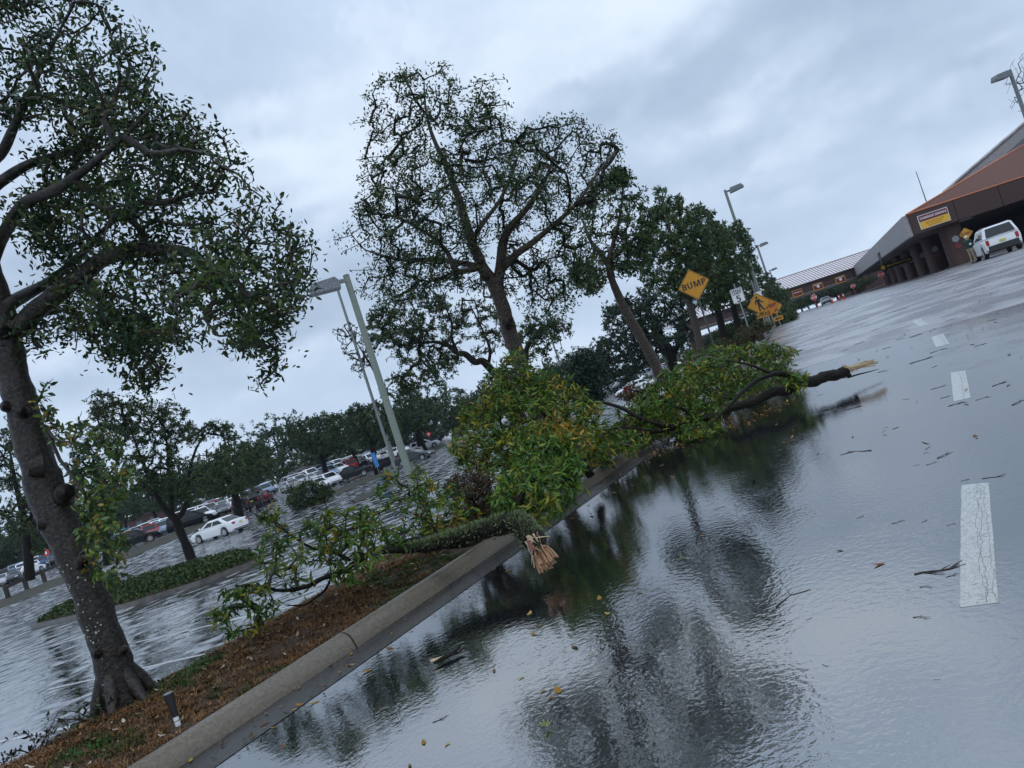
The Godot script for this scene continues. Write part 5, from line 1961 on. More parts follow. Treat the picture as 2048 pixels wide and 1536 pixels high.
func debris() -> void:
	var r := RandomNumberGenerator.new()
	r.seed = 5
	var blade := leaf_mesh(0.25, 0.14, 0.18)
	# --- near limb: torn end over the gutter, tip hanging over the verge on the left
	var main := trace([[1074, 1088, 0.085, -0.1], [1058, 1066, 0.09, 0.05], [1040, 1050, 0.095, 0.2], [1020, 1047, 0.09, 0.3], [990, 1055, 0.075, 0.35], [950, 1066, 0.066, 0.4], [905, 1078, 0.058, 0.42], [868, 1090, 0.052, 0.45], [832, 1097, 0.042, 0.45], [790, 1100, 0.028, 0.4], [740, 1108, 0.024, 0.3], [686, 1142, 0.022, 0.2], [645, 1157, 0.019, 0.1], [611, 1174, 0.017], [561, 1181, 0.013, -0.1], [515, 1171, 0.01, -0.15], [470, 1172, 0.006, -0.2]], 5.85)
	var lines := [main,
		trace([[895, 1070, 0.03, 0.45], [860, 1078, 0.03, 0.5], [830, 1080, 0.027, 0.55], [790, 1090, 0.022, 0.6], [750, 1098, 0.012, 0.6]], 5.85),
		trace([[664, 1152, 0.012, 0.15], [650, 1180, 0.01, 0.2], [630, 1196, 0.008, 0.2], [608, 1210, 0.007, 0.2], [570, 1210, 0.004, 0.2]], 5.85),
		trace([[700, 1120, 0.014, 0.3], [655, 1100, 0.012, 0.5], [624, 1096, 0.011, 0.5], [580, 1069, 0.009, 0.5], [554, 1046, 0.007, 0.6], [512, 1017, 0.004, 0.7]], 5.85),
		trace([[660, 1108, 0.01, 0.5], [652, 1075, 0.008, 0.5], [660, 1040, 0.006, 0.6], [648, 1000, 0.004, 0.6]], 5.85),
		trace([[880, 1082, 0.02, 0.5], [862, 1040, 0.014, 0.9], [845, 1010, 0.01, 1.2], [815, 975, 0.006, 1.4]], 5.85),
		trace([[985, 1058, 0.02, 0.3], [960, 1080, 0.016, 0.35], [930, 1092, 0.014, 0.4], [890, 1096, 0.012, 0.5]], 5.85),
	]
	var clumps := [
		[poly([420, 1232, 440, 1190, 470, 1165, 520, 1160, 545, 1172, 555, 1212, 535, 1240, 520, 1266, 455, 1272, 432, 1250]), 42, 5.7, 0.25, 0.0],
		[poly([508, 1100, 540, 1078, 590, 1066, 618, 1096, 640, 1138, 612, 1166, 560, 1172, 522, 1150]), 30, 5.9, 0.3, 0.0],
		[poly([618, 1064, 655, 1012, 710, 1012, 760, 1035, 800, 1060, 832, 1078, 792, 1112, 730, 1140, 690, 1170, 652, 1160, 640, 1115]), 120, 6.3, 0.45, 0.25],
		[poly([508, 1030, 545, 1010, 600, 1035, 640, 1000, 660, 1030, 620, 1070, 560, 1075, 520, 1070]), 20, 6.3, 0.3, 0.0],
		[poly([745, 975, 775, 940, 805, 922, 852, 928, 872, 962, 930, 985, 962, 1030, 945, 1062, 890, 1072, 850, 1080, 800, 1060, 770, 1015]), 110, 7.0, 0.45, 0.3],
	]
	var t := fallen_limb("fallen_limb", "fallen mossy limb with torn orange wood at its end, drooping over the verge", lines, clumps, {"bright": 1.3, "seed": 11, "per": 13, "size": 0.074, "palette": FRESH + TURNING, "leaf": blade, "spread": 0.12, "singles": 150, "droop": 0.35, "up": 0.4, "bark": M.bark_dark})
	var b := t.position
	# moss on the upper side, in clumps of short tufts
	var tuft := leaf_mesh(0.25, 0.05, 0.5, false)
	var xs := []
	for i in 2600:
		var f := r.randf_range(0.2, 8.4)
		if f > 2.5 and f < 3.25:
			continue
		var k := int(f)
		var c: Vector3 = main[k][0].lerp(main[k + 1][0], f - k)
		var rad: float = lerpf(main[k][1], main[k + 1][1], f - k)
		var ax: Vector3 = (main[k + 1][0] - main[k][0]).normalized()
		var o := (Vector3.UP * 1.0 + Vector3(r.randfn(), r.randfn() * 0.7, r.randfn())).normalized()
		o = (o - ax * o.dot(ax)).normalized()
		var y := (o + Vector3(r.randfn(), r.randfn() - 0.4, r.randfn()) * 0.45).normalized()
		var z := y.cross(ax + Vector3(r.randfn(), r.randfn(), r.randfn()) * 0.5).normalized()
		var sz := r.randf_range(0.02, 0.045)
		var g := r.randf_range(0.5, 1.3)
		xs.append([Transform3D(Basis(y.cross(z) * sz, y * sz, z * sz), c + o * rad * 1.0 - b), Color(0.12 * g, 0.155 * g, 0.07 * g)])
	scatter("moss", t, tuft, xs, M.litter)
	# torn wood
	var s := Shape.new()
	var e0 := at(1068, 1080, 5.72)
	var side := Vector3(0.8, 0.0, -0.5)
	for q in [[1098, 1139, 0.0, 0.034], [1106, 1128, 0.025, 0.028], [1088, 1136, -0.025, 0.022]]:
		shard(s, e0 + side * q[2] - b, at(q[0], q[1], 5.46) - b, q[3], 0.02, side, 0.95)
	for i in 26:
		var u := r.randf()
		var p0 := e0 + side * lerpf(-0.05, 0.055, u) + Vector3(0, r.randf_range(-0.03, 0.02), r.randf_range(0.0, 0.03))
		var aim := at(lerpf(1082, 1114, u) + r.randf_range(-2, 2), lerpf(1143, 1121, u) + r.randf_range(-12, 6), 5.43 + r.randf_range(-0.01, 0.03))
		shard(s, p0 - b, aim - b, r.randf_range(0.008, 0.018), r.randf_range(0.006, 0.012), side + Vector3(0, r.randf_range(-0.4, 0.4), 0), r.randf_range(0.3, 0.9))
	obj("torn_wood", s, M.wood, t)
	s = Shape.new()
	for q in [[1069, 1134, 5.5, 0.02, 0.014], [1066, 1120, 5.52, 0.018, 0.014], [1076, 1122, 5.48, 0.012, 0.01], [1072, 1112, 5.48, 0.014, 0.01], [1100, 1075, 5.62, 0.012, 0.01], [1094, 1092, 5.56, 0.014, 0.01], [1082, 1104, 5.46, 0.01, 0.008]]:
		shard(s, e0 + side * r.randf_range(-0.06, -0.0) + Vector3(0, r.randf_range(-0.02, 0.05), 0) - b, at(q[0], q[1], q[2]) - b, q[3], q[4], side, 0.2)
	for i in 26:
		var p0 := e0 + side * r.randf_range(-0.08, 0.08) + Vector3(0, r.randf_range(-0.07, 0.06), 0.02)
		var aim := at(r.randf_range(1062, 1112), r.randf_range(1098, 1136), r.randf_range(5.44, 5.6))
		shard(s, p0 - b, p0.lerp(aim, r.randf_range(0.6, 1.05)) - b, r.randf_range(0.003, 0.009), r.randf_range(0.003, 0.006), side, 0.1)
	obj("splinters", s, M.wood_pale, t)
	s = Shape.new()
	for i in 6:
		shard(s, e0 + side * r.randf_range(-0.06, 0.0) + Vector3(0, 0.01, 0.03) - b, at(r.randf_range(1066, 1080), r.randf_range(1098, 1110), 5.44) - b, 0.012, 0.008, side, 0.1)
	obj("heartwood", s, M.wood_red, t)
	s = Shape.new()
	for q in [[1060, 1104, 5.62], [1066, 1108, 5.5], [1092, 1088, 5.58], [1098, 1098, 5.6], [1080, 1092, 5.44]]:
		shard(s, e0 + side * r.randf_range(-0.08, 0.08) + Vector3(0, r.randf_range(-0.03, 0.06), -0.02) - b, at(q[0], q[1], q[2]) - b, 0.022, 0.01, side, 0.3)
	obj("torn_bark", s, M.bark_dark, t)
	# --- the heap of leafy branches on the kerb
	lines = [
		trace([[1028, 1040, 0.04, 0.1], [1040, 1000, 0.03, 0.2], [1065, 960, 0.024, 0.4], [1095, 930, 0.016, 0.7], [1130, 900, 0.008, 1.0]], 6.3),
		trace([[1032, 1030, 0.02, 0.1], [1020, 985, 0.014, 0.3], [1010, 940, 0.008, 0.6]], 6.3),
		trace([[1045, 1020, 0.02, 0.2], [1090, 990, 0.016, 0.3], [1130, 960, 0.01, 0.6]], 6.3),
	]
	clumps = [
		[poly([985, 1032, 982, 965, 1005, 915, 1040, 880, 1085, 862, 1145, 872, 1168, 925, 1150, 990, 1120, 1025, 1060, 1048, 1020, 1050]), 230, 6.9, 0.6, 0.5],
	]
	fallen_limb("leafy_branch", "fresh green leafy branch standing up right behind the torn limb end", lines, clumps, {"bright": 1.3, "seed": 12, "per": 15, "size": 0.085, "palette": FRESH, "leaf": blade, "spread": 0.14, "singles": 150, "droop": 0.2, "up": 0.5})
	lines = [
		trace([[1180, 950, 0.05], [1150, 900, 0.045, 0.3], [1110, 850, 0.035, 0.6], [1060, 800, 0.025, 0.8], [1000, 760, 0.01, 1.0]], 8.6),
		trace([[1120, 870, 0.03, 0.5], [1030, 890, 0.02, 0.4], [1000, 840, 0.014, 0.5], [1010, 800, 0.01, 0.6], [1020, 770, 0.005, 0.6]], 8.6),
		trace([[1140, 880, 0.03, 0.4], [1130, 830, 0.022, 0.6], [1095, 805, 0.018, 0.8], [1050, 770, 0.008, 1.0]], 8.6),
		trace([[1160, 910, 0.025, 0.2], [1080, 920, 0.018, 0.1], [990, 930, 0.012, 0.1], [930, 920, 0.006, 0.2]], 8.6),
	]
	clumps = [
		[poly([898, 885, 912, 845, 945, 805, 985, 765, 1040, 745, 1100, 752, 1150, 770, 1190, 800, 1225, 850, 1215, 910, 1170, 930, 1100, 940, 1010, 965, 945, 950, 915, 920]), 620, 9.0, 0.9, 0.6],
		[poly([972, 750, 990, 712, 1020, 690, 1050, 692, 1072, 730, 1065, 775, 1010, 790]), 60, 9.6, 0.5, 0.2],
		[poly([1180, 905, 1210, 870, 1260, 858, 1300, 878, 1282, 905, 1230, 925, 1195, 935]), 60, 9.6, 0.4, 0.1],
	]
	fallen_limb("leafy_branch", "largest heap of fallen leafy branches, green turning yellow, round the tall tree's foot", lines, clumps, {"bright": 1.3, "seed": 13, "per": 16, "size": 0.085, "palette": TURNING, "leaf": blade, "spread": 0.16, "singles": 100, "droop": 0.2, "up": 0.5})
	lines = [trace([[1170, 930, 0.03], [1140, 900, 0.024], [1120, 870, 0.016, 0.1], [1100, 850, 0.008, 0.1]], 7.9)]
	clumps = [[poly([1060, 855, 1095, 832, 1150, 838, 1185, 865, 1180, 905, 1140, 905, 1095, 885]), 48, 7.7, 0.4, 0.2]]
	fallen_limb("leafy_branch", "orange and golden leafed branch on top of the green heap", lines, clumps, {"bright": 1.3, "seed": 14, "per": 15, "size": 0.088, "palette": GOLDEN, "leaf": blade, "spread": 0.14, "singles": 60, "droop": 0.2, "up": 0.5})
	# --- the limb across the lane, its pale broken end to the right
	lines = [
		trace([[1694, 741, 0.07], [1672, 750, 0.076], [1652, 752, 0.072], [1630, 762, 0.075], [1600, 766, 0.07], [1572, 782, 0.07, 0.05], [1545, 784, 0.066, 0.05], [1510, 803, 0.064, 0.1], [1460, 816, 0.058, 0.15], [1430, 834, 0.054, 0.2], [1390, 838, 0.05, 0.2], [1340, 856, 0.042, 0.2], [1280, 866, 0.034, 0.2], [1220, 882, 0.022, 0.2]], 10.05),
		trace([[1588, 752, 0.03, 0.0], [1560, 746, 0.028, -0.05], [1530, 754, 0.026, -0.1], [1508, 764, 0.025, -0.2], [1482, 787, 0.022, -0.4], [1450, 820, 0.017, -0.5], [1420, 850, 0.012, -0.6]], 10.05),
		trace([[1585, 752, 0.04, 0.1], [1560, 748, 0.035, 0.1], [1540, 745, 0.03, 0.2], [1500, 730, 0.016, 0.4], [1450, 720, 0.008, 0.6]], 10.05),
		trace([[1400, 840, 0.03, 0.2], [1360, 815, 0.022, 0.6], [1300, 790, 0.014, 1.0], [1240, 775, 0.007, 1.2]], 10.05),
		trace([[1340, 853, 0.035, 0.1], [1290, 840, 0.03, 0.3], [1240, 815, 0.025, 0.5], [1205, 805, 0.02, 0.6], [1180, 800, 0.012, 0.6]], 10.05),
		trace([[1480, 812, 0.03, 0.2], [1440, 780, 0.02, 0.8], [1400, 750, 0.012, 1.4], [1370, 730, 0.006, 1.8]], 10.05),
		trace([[1300, 862, 0.02, 0.0], [1250, 855, 0.014, -0.2], [1200, 862, 0.008, -0.3]], 10.05),
	]
	clumps = [
		[poly([1228, 868, 1250, 828, 1290, 775, 1330, 752, 1385, 722, 1440, 708, 1485, 688, 1530, 688, 1582, 698, 1600, 740, 1585, 765, 1545, 775, 1500, 790, 1470, 815, 1420, 840, 1370, 860, 1300, 880, 1250, 885]), 760, 11.3, 1.1, 0.7],
		[poly([1360, 850, 1400, 835, 1440, 845, 1430, 880, 1400, 895, 1365, 880]), 34, 9.9, 0.3, 0.0],
		[poly([1575, 752, 1610, 745, 1628, 768, 1600, 782, 1572, 775]), 18, 10.0, 0.2, 0.0],
		[poly([1180, 870, 1230, 860, 1260, 880, 1230, 900, 1190, 905]), 30, 10.0, 0.3, 0.0],
	]
	t = fallen_limb("fallen_limb", "long dark fallen limb across the lane with pale splintered end, full of leaves", lines, clumps, {"bright": 1.3, "seed": 15, "per": 16, "size": 0.09, "palette": TURNING + FRESH, "leaf": blade, "spread": 0.17, "singles": 120, "droop": 0.15, "up": 0.5, "bark": M.bark_dark})
	b = t.position
	s = Shape.new()
	e0 = at(1690, 741, 10.03)
	side = Vector3(0.3, 0.9, 0.2)
	for q in [[1748, 721, 10.0, 0.034, 0.02], [1756, 725, 10.05, 0.02, 0.016], [1740, 726, 9.95, 0.03, 0.016], [1752, 731, 9.97, 0.01, 0.008], [1735, 722, 9.96, 0.012, 0.008], [1758, 722, 10.0, 0.008, 0.006]]:
		var mid := at((q[0] + 1690) * 0.5, 732, 10.0)
		shard(s, e0 - b + Vector3(-0.05, r.randf_range(-0.02, 0.03), 0), at(q[0], q[1], q[2]) - b, q[3], q[4], side, 0.8)
	for i in 10:
		shard(s, e0 + Vector3(0, r.randf_range(-0.07, 0.07), r.randf_range(-0.04, 0.06)) - b, at(1700 + r.randf_range(0, 18), 740 + r.randf_range(-9, 8), 10.0) - b, 0.012, 0.008, side, 0.1)
	obj("splinters", s, M.wood_pale, t)
	s = Shape.new()
	shard(s, e0 + Vector3(0, -0.1, 0) - b, at(1757, 738, 10.1) - b, 0.012, 0.012, side, 0.3)
	shard(s, e0 + Vector3(0, -0.05, 0) - b, at(1703, 752, 9.95) - b, 0.04, 0.03, side, 0.5)
	obj("bark_strip", s, M.bark_dark, t)
	# --- broken twigs on the road
	var meshes := []
	for i in 7:
		meshes.append(twig_mesh(200 + i, 1.0))
	var named := {
		0: "long forked dark twig touching the nearest lane dash", 1: "bent v-shaped twig on the wet road right of the leafy limb", 2: "thin curved pale twig on the road in the middle of the wet patch",
		3: "forked grey twig at the bottom of the road", 4: "curled looping twig between first and second lane dash", 5: "short dark twig below the forked one beside the dash", 6: "twig crossing the near edge of the second lane dash",
	}
	var list := [[1874, 1137, 0.30, 0.1], [1715, 905, 0.34, 2.6], [1575, 1198, 0.28, 0.9], [881, 1440, 0.12, 0.3], [1890, 910, 0.2, 0.5], [1853, 1171, 0.09, 0.1], [1912, 808, 0.2, 0.1],
		[1902, 1150, 0.08, 0.5], [1984, 953, 0.16, -0.1], [1902, 1049, 0.06, 0.0], [1851, 1042, 0.07, 0.4], [1863, 927, 0.11, 0.1], [1831, 930, 0.06, 0.7], [1706, 816, 0.26, 0.0], [1890, 794, 0.13, 0.2], [1874, 775, 0.2, 0.25], [1964, 797, 0.16, 0.1], [2002, 767, 0.24, 0.2], [2038, 804, 0.24, 0.6], [1812, 798, 0.1, 0.0], [1771, 855, 0.06, 0.4], [1790, 856, 0.12, 0.8], [1838, 721, 0.4, 0.35], [1874, 702, 0.3, 0.25], [1870, 733, 0.14, 0.4], [1833, 671, 0.34, 0.1], [1798, 678, 0.18, 0.4], [1773, 696, 0.2, 0.2], [1718, 686, 0.3, 0.3], [1658, 676, 0.3, 0.2], [1720, 641, 0.5, 0.15], [1722, 1034, 0.08, 0.3], [1796, 1044, 0.1, 0.1], [1843, 1231, 0.1, 0.05], [1610, 1341, 0.05, 0.9], [1651, 1330, 0.05, -0.8], [1873, 1358, 0.03, 0.0], [1437, 1017, 0.12, 0.6], [1619, 1238, 0.05, 0.1], [1640, 790, 0.12, 0.4], [1765, 742, 0.2, 0.2], [1930, 960, 0.07, 0.1], [1948, 1168, 0.04, 0.3], [1560, 690, 0.6, 0.35], [1545, 675, 0.5, 0.3], [1690, 700, 0.2, 0.1], [1750, 660, 0.26, 0.2], [1900, 640, 0.3, 0.3], [1960, 690, 0.2, 0.0], [1985, 640, 0.2, 0.5], [1800, 620, 0.5, 0.1], [1620, 700, 0.2, 0.3], [1655, 648, 0.3, 0.1], [1780, 625, 0.3, 0.3], [1852, 905, 0.06, 0.2], [1815, 1180, 0.03, 0.2]]
	for i in list.size():
		var q: Array = list[i]
		var p := on_road(q[0], q[1], 0.001)
		var o := obj("broken_twig", meshes[i % 7], M.twig)
		var sc: float = q[2] * 0.75
		o.transform = Transform3D(Basis(Vector3.UP, q[3] - 0.3).scaled(Vector3.ONE * sc), p - Basis(Vector3.UP, q[3] - 0.3) * Vector3(sc * 0.45, 0, 0))
		tag(o, named.get(i, ("tiny" if q[2] < 0.09 else "short" if q[2] < 0.2 else "long") + " bare twig " + patch_of_road(q[0], q[1])), "twig", "twigs scattered over the road")
	# torn piece of bark
	t = thing("bark_piece", "split piece of pale wood with bark lying in the near lane", "wood", on_road(893, 1316, 0.01))
	s = Shape.new()
	shard(s, Vector3(-0.09, 0.012, 0.035), Vector3(0.07, 0.02, -0.03), 0.014, 0.012, Vector3(0.2, 0, 1), 0.6)
	obj("wood", s, M.wood_pale, t)
	s = Shape.new()
	s.tube(PackedVector3Array([Vector3(-0.07, 0.008, 0.05), Vector3(-0.02, 0.012, 0.028), Vector3(0.04, 0.014, 0.0), Vector3(0.08, 0.022, -0.045), Vector3(0.1, 0.034, -0.055)]), PackedFloat32Array([0.006, 0.013, 0.013, 0.008, 0.003]), 7, true, 0.15)
	s.tube(PackedVector3Array([Vector3(0.04, 0.012, 0.0), Vector3(0.08, 0.01, 0.0), Vector3(0.11, 0.02, -0.02)]), PackedFloat32Array([0.01, 0.007, 0.004]), 6, true, 0.1)
	obj("bark", s, M.bark_dark, t)
	# green sprig
	t = thing("leaf_sprig", "small yellow-green leaf sprig on the dark wet road near the bottom", "leaf", on_road(1092, 1455, 0.006))
	for i in 8:
		var lf := obj("leaf", blade, leaf_paint([Color(0.2, 0.22, 0.03), Color(0.1, 0.16, 0.03), Color(0.3, 0.27, 0.07)][i % 3]), t)
		lf.transform = Transform3D((Basis(Vector3.UP, i * 0.83) * Basis(Vector3.RIGHT, PI / 2 - r.randf_range(0.1, 0.5))).scaled(Vector3.ONE * r.randf_range(0.03, 0.045)), Vector3(0, 0.004 + i * 0.0012, 0))
	# fallen leaves one can count
	var oval := leaf_mesh(0.46, 0.16, 0.1)
	var spots := [[785, 1296], [745, 1337], [988, 1344], [1049, 1352], [1092, 1377], [1096, 1398], [1070, 1269], [1143, 1291], [888, 1492], [848, 1488], [819, 1527], [1009, 1143], [1272, 1188], [1220, 1227], [1199, 1199], [1365, 1117], [1771, 1125], [570, 1495], [595, 1415], [608, 1407], [500, 1475], [553, 1452], [690, 1330], [712, 1326], [680, 1345], [640, 1370], [530, 1425], [540, 1440], [1065, 1068], [1180, 1010], [1205, 990], [1130, 1060], [1082, 1055], [1225, 985], [1285, 955], [1150, 1035], [1210, 965], [1010, 1100], [1020, 1080], [1687, 1099], [1408, 820], [1240, 950], [1330, 905], [1360, 890], [1300, 925], [1318, 932], [1120, 1385], [1085, 1250], [1055, 1230], [1410, 1070], [1640, 905], [1585, 860], [1550, 850], [380, 1523], [640, 1400], [662, 1330], [700, 1310]]
	for i in spots.size():
		var p := on_road(spots[i][0], spots[i][1], 0.005)
		var c: Color = [Color(0.16, 0.06, 0.025), Color(0.22, 0.12, 0.03), Color(0.1, 0.045, 0.025), Color(0.3, 0.2, 0.05), Color(0.25, 0.1, 0.03)][i % 5]
		if i in [15]: c = Color(0.03, 0.09, 0.03)
		if i == 16: c = Color(0.16, 0.025, 0.02)
		if i == 39: c = Color(0.01, 0.01, 0.01)
		var o := obj("fallen_leaf", oval, leaf_paint(c))
		var sz := r.randf_range(0.035, 0.075) * (1.0 if i != 16 else 0.9)
		o.transform = Transform3D((Basis(Vector3.UP, r.randf() * TAU) * Basis(Vector3.RIGHT, PI / 2 + r.randf_range(-0.06, 0.04))).scaled(Vector3.ONE * sz), p)
		tag(o, {15: "single fresh green leaf on the wet road", 16: "dark red leaf on the wet road left of the forked twig", 39: "small black curled leaf alone on the bright wet road"}.get(i, ["red-brown", "ochre", "dark brown", "yellow", "orange-brown"][i % 5] + " fallen leaf " + patch_of_road(spots[i][0], spots[i][1])), "leaf", "leaves scattered on the road")
	# the fine litter nobody could count
	var xs2 := []
	for i in 900:
		var ss := r.randf_range(12.5, 30)
		var lat := absf(r.randfn()) * 0.22 + 0.04
		if i > 350:
			lat = r.randf_range(0.4, 9.0)
			ss = r.randf_range(18, 75)
		var p := beside(ss, lat)
		p.y += 0.008
		var sz := r.randf_range(0.02, 0.05) * (1.0 if i < 350 else 1.5)
		var bs := (Basis(Vector3.UP, r.randf() * TAU) * Basis(Vector3.RIGHT, PI / 2 + r.randf_range(-0.4, 0.2))).scaled(Vector3.ONE * sz)
		var c: Color = [Color(0.1, 0.05, 0.02), Color(0.05, 0.03, 0.02), Color(0.2, 0.12, 0.03), Color(0.03, 0.025, 0.02), Color(0.04, 0.05, 0.02)][r.randi() % 5]
		xs2.append([Transform3D(bs, p), c])
	for i in 260:          # washed up against the limb across the lane
		var p := on_road(r.randf_range(1290, 1600), 0, 0)
		var u := r.randf()
		p = on_road(lerpf(1290, 1580, u) + r.randf_range(-15, 15), lerpf(905, 800, u) + r.randf_range(-8, 16), 0.008)
		var sz := r.randf_range(0.03, 0.07)
		xs2.append([Transform3D((Basis(Vector3.UP, r.randf() * TAU) * Basis(Vector3.RIGHT, PI / 2 + r.randf_range(-0.5, 0.3))).scaled(Vector3.ONE * sz), p), [Color(0.3, 0.14, 0.03), Color(0.15, 0.07, 0.025), Color(0.28, 0.2, 0.06), Color(0.06, 0.035, 0.02)][r.randi() % 4]])
	for i in 300:          # and over the car park
		var p := Vector3(r.randf_range(-22, 2), 0, -r.randf_range(5, 40))
		var k := kerb_at(p.x + 20)
		p.y = lot_y(p.x, 0) + 0.01
		xs2.append([Transform3D((Basis(Vector3.UP, r.randf() * TAU) * Basis(Vector3.RIGHT, PI / 2 + r.randf_range(-0.4, 0.2))).scaled(Vector3.ONE * r.randf_range(0.05, 0.14)), p), Color(0.03, 0.028, 0.02)])
	tag(scatter("leaf_litter", self, oval, xs2, M.litter), "fine brown leaf litter strewn over gutter, road and car park", "leaf litter", "", "stuff")


func undergrowth() -> void:
	var r := RandomNumberGenerator.new()
	r.seed = 15
	# dead grass of the verge: tufts of bent blades
	var s := Shape.new()
	for i in 7:
		var g := r.randf() * TAU
		var o := Vector3(r.randf_range(-0.35, 0.35), 0, r.randf_range(-0.35, 0.35))
		var out := Vector3(cos(g), 0, sin(g))
		var h := r.randf_range(0.6, 1.0)
		var sd := Vector3(-out.z, 0, out.x) * 0.06
		var m := o + out * 0.25 + Vector3(0, h * 0.6, 0)
		s.facet([o - sd, o + sd, m + sd * 0.7, m - sd * 0.7], out)
		s.facet([m - sd * 0.7, m + sd * 0.7, o + out * 0.75 + Vector3(0, h, 0)], out)
	var tuft := s.mesh()
	var f := FastNoiseLite.new()
	f.frequency = 0.9
	f.seed = 8
	var xs := []
	var i2 := 0
	while i2 < 70000:
		i2 += 1
		var ss := 9.5 + 32.0 * r.randf() ** 2.0
		var lat := -r.randf_range(0.16, 2.2)
		var p := beside(ss, lat)
		p.y = verge_y(ss, lat) - 0.005
		var v := f.get_noise_2d(p.x, p.z)
		if v < -0.4 and r.randf() < 0.6:
			continue
		var c: Color = RUST[r.randi() % 4] * r.randf_range(0.5, 1.15)
		var gv := f.get_noise_2d(p.x * 0.7 + 40, p.z * 0.7)
		if gv > 0.23 and r.randf() < 0.7:
			c = [Color(0.05, 0.062, 0.016), Color(0.075, 0.075, 0.022), Color(0.035, 0.055, 0.012)][r.randi() % 3]
		if gv > 0.36 and r.randf() < 0.6:
			c = Color(0.04, 0.1, 0.02)
		var sz := r.randf_range(0.03, 0.065)
		xs.append([Transform3D(Basis(Vector3.UP, r.randf() * TAU).scaled(Vector3(sz, sz * r.randf_range(0.4, 0.9), sz)), p), c])
	tag(scatter("dead_grass", self, tuft, xs, M.litter), "rust-brown dead grass with green patches along the verge", "grass", "", "stuff")
	var chip := leaf_mesh(0.55, 0.2, 0.15, false)
	xs = []
	for i in 3600:
		var ss := 9.5 + 28.0 * r.randf() ** 1.8
		var lat := -r.randf_range(0.3, 1.9)
		var p := beside(ss, lat)
		p.y = verge_y(ss, lat) + r.randf_range(0.01, 0.03)
		var c: Color = [Color(0.2, 0.11, 0.05), Color(0.28, 0.2, 0.12), Color(0.12, 0.05, 0.03), Color(0.4, 0.34, 0.27)][r.randi() % 4 if r.randf() < 0.7 else 0]
		xs.append([Transform3D((Basis(Vector3.UP, r.randf() * TAU) * Basis(Vector3.RIGHT, r.randf_range(0.9, 2.1))).scaled(Vector3.ONE * r.randf_range(0.02, 0.055)), p), c])
	tag(scatter("dry_leaves", self, chip, xs, M.litter), "dry curled leaves lying in the dead grass of the verge", "dry leaves", "", "stuff")
	# dark weeds at the back foot of the leaning trunk
	var blade := leaf_mesh(0.4, 0.1, 0.2)
	var w := [["dark purple leafed weed at the verge edge beside the leaning trunk", 150, 1448, [Color(0.03, 0.018, 0.02), Color(0.05, 0.02, 0.02), Color(0.02, 0.03, 0.012)], 0.2], ["low green weed at the foot of the leaning trunk", 198, 1432, [Color(0.03, 0.06, 0.015), Color(0.045, 0.07, 0.02)], 0.14], ["trailing dark weeds at the verge edge in the bottom left corner", 50, 1508, [Color(0.02, 0.015, 0.013), Color(0.03, 0.02, 0.015)], 0.14]]
	for e in w:
		var p := at(e[1], e[2], 5.05 if e[1] > 100 else 4.75)
		var t := thing("weed", e[0], "plant", p - Vector3(0, 0.1, 0))
		var aims := PackedVector3Array()
		for i in 34:
			aims.append(Vector3(r.randfn() * e[4], 0.06 + absf(r.randfn()) * 0.08, r.randfn() * e[4] * 0.7))
		var g := grow([[[Vector3(0, -0.05, 0), 0.006], [Vector3(0, 0.03, 0), 0.005], [Vector3(0.02, 0.1, 0), 0.003]]], aims, r, 0.0015)
		var br := obj("stems", branches(g), M.twig, t)
		br.set_meta("kind", "stuff")
		leaves("foliage", t, g, 5, 0.04, e[3], blade, 0.05, r)
	# brown clipped shrubs along the verge
	var spray := spray_mesh(6, 0.4, 9)
	var shrubs := [
		["brown dead-leafed shrub behind the torn limb end", [885, 970, 905, 948, 950, 945, 985, 955, 990, 1000, 970, 1055, 930, 1050, 900, 1010], 7.6, 260, 0.034, BROWN, 1.0],
		["brown shrub among the fallen leaves left of the lane-crossing limb", [1235, 800, 1260, 770, 1300, 778, 1310, 800, 1270, 815], 13.0, 70, 0.06, BROWN, 1.0],
		["long brown hedge at the kerb below the speed limit sign", [1395, 735, 1420, 690, 1470, 670, 1510, 645, 1550, 640, 1545, 660, 1520, 680, 1500, 700, 1470, 710, 1430, 735], 27.0, 330, 0.09, BROWN + DULL_GREEN, 2.0],
		["rust-coloured shrub beyond the fallen limb's leaves", [1385, 740, 1410, 712, 1450, 705, 1440, 740, 1400, 765], 19.0, 120, 0.08, BROWN, 1.2],
		["heap of fallen dark branches on the car park asphalt", [568, 1012, 580, 975, 620, 962, 660, 975, 680, 1000, 640, 1018, 600, 1030], 62.0, 170, 0.3, DARK_GREEN, 2.5],
		["dark shrub belt behind the trunks of the verge row", [1395, 715, 1410, 680, 1450, 655, 1500, 630, 1530, 625, 1535, 645, 1500, 668, 1450, 700, 1420, 722], 50.0, 420, 0.2, DARK_GREEN, 4.0],
		["green shrubs under the walking figure signs", [1530, 650, 1560, 630, 1585, 622, 1600, 635, 1570, 648, 1545, 655], 55.0, 140, 0.2, DULL_GREEN, 2.5],
	]
	for e in shrubs:
		var aims := in_polygon(poly(e[1]), e[3], e[2], e[6] * 0.35, r)
		var c := Vector3.ZERO
		var low := 1e9
		for p in aims:
			c += p / aims.size()
			low = minf(low, p.y)
		var foot := Vector3(c.x, low - 0.15, c.z)
		plant_tree("shrub", e[0], "shrub", [[[foot, 0.03], [foot.lerp(c, 0.5), 0.022], [c, 0.012]]], aims, {"bark": M.twig, "per": 5, "size": e[4], "palette": e[5], "leaf": spray, "spread": e[4] * 3.0, "seed": 140, "tip": 0.003})
	island(r)


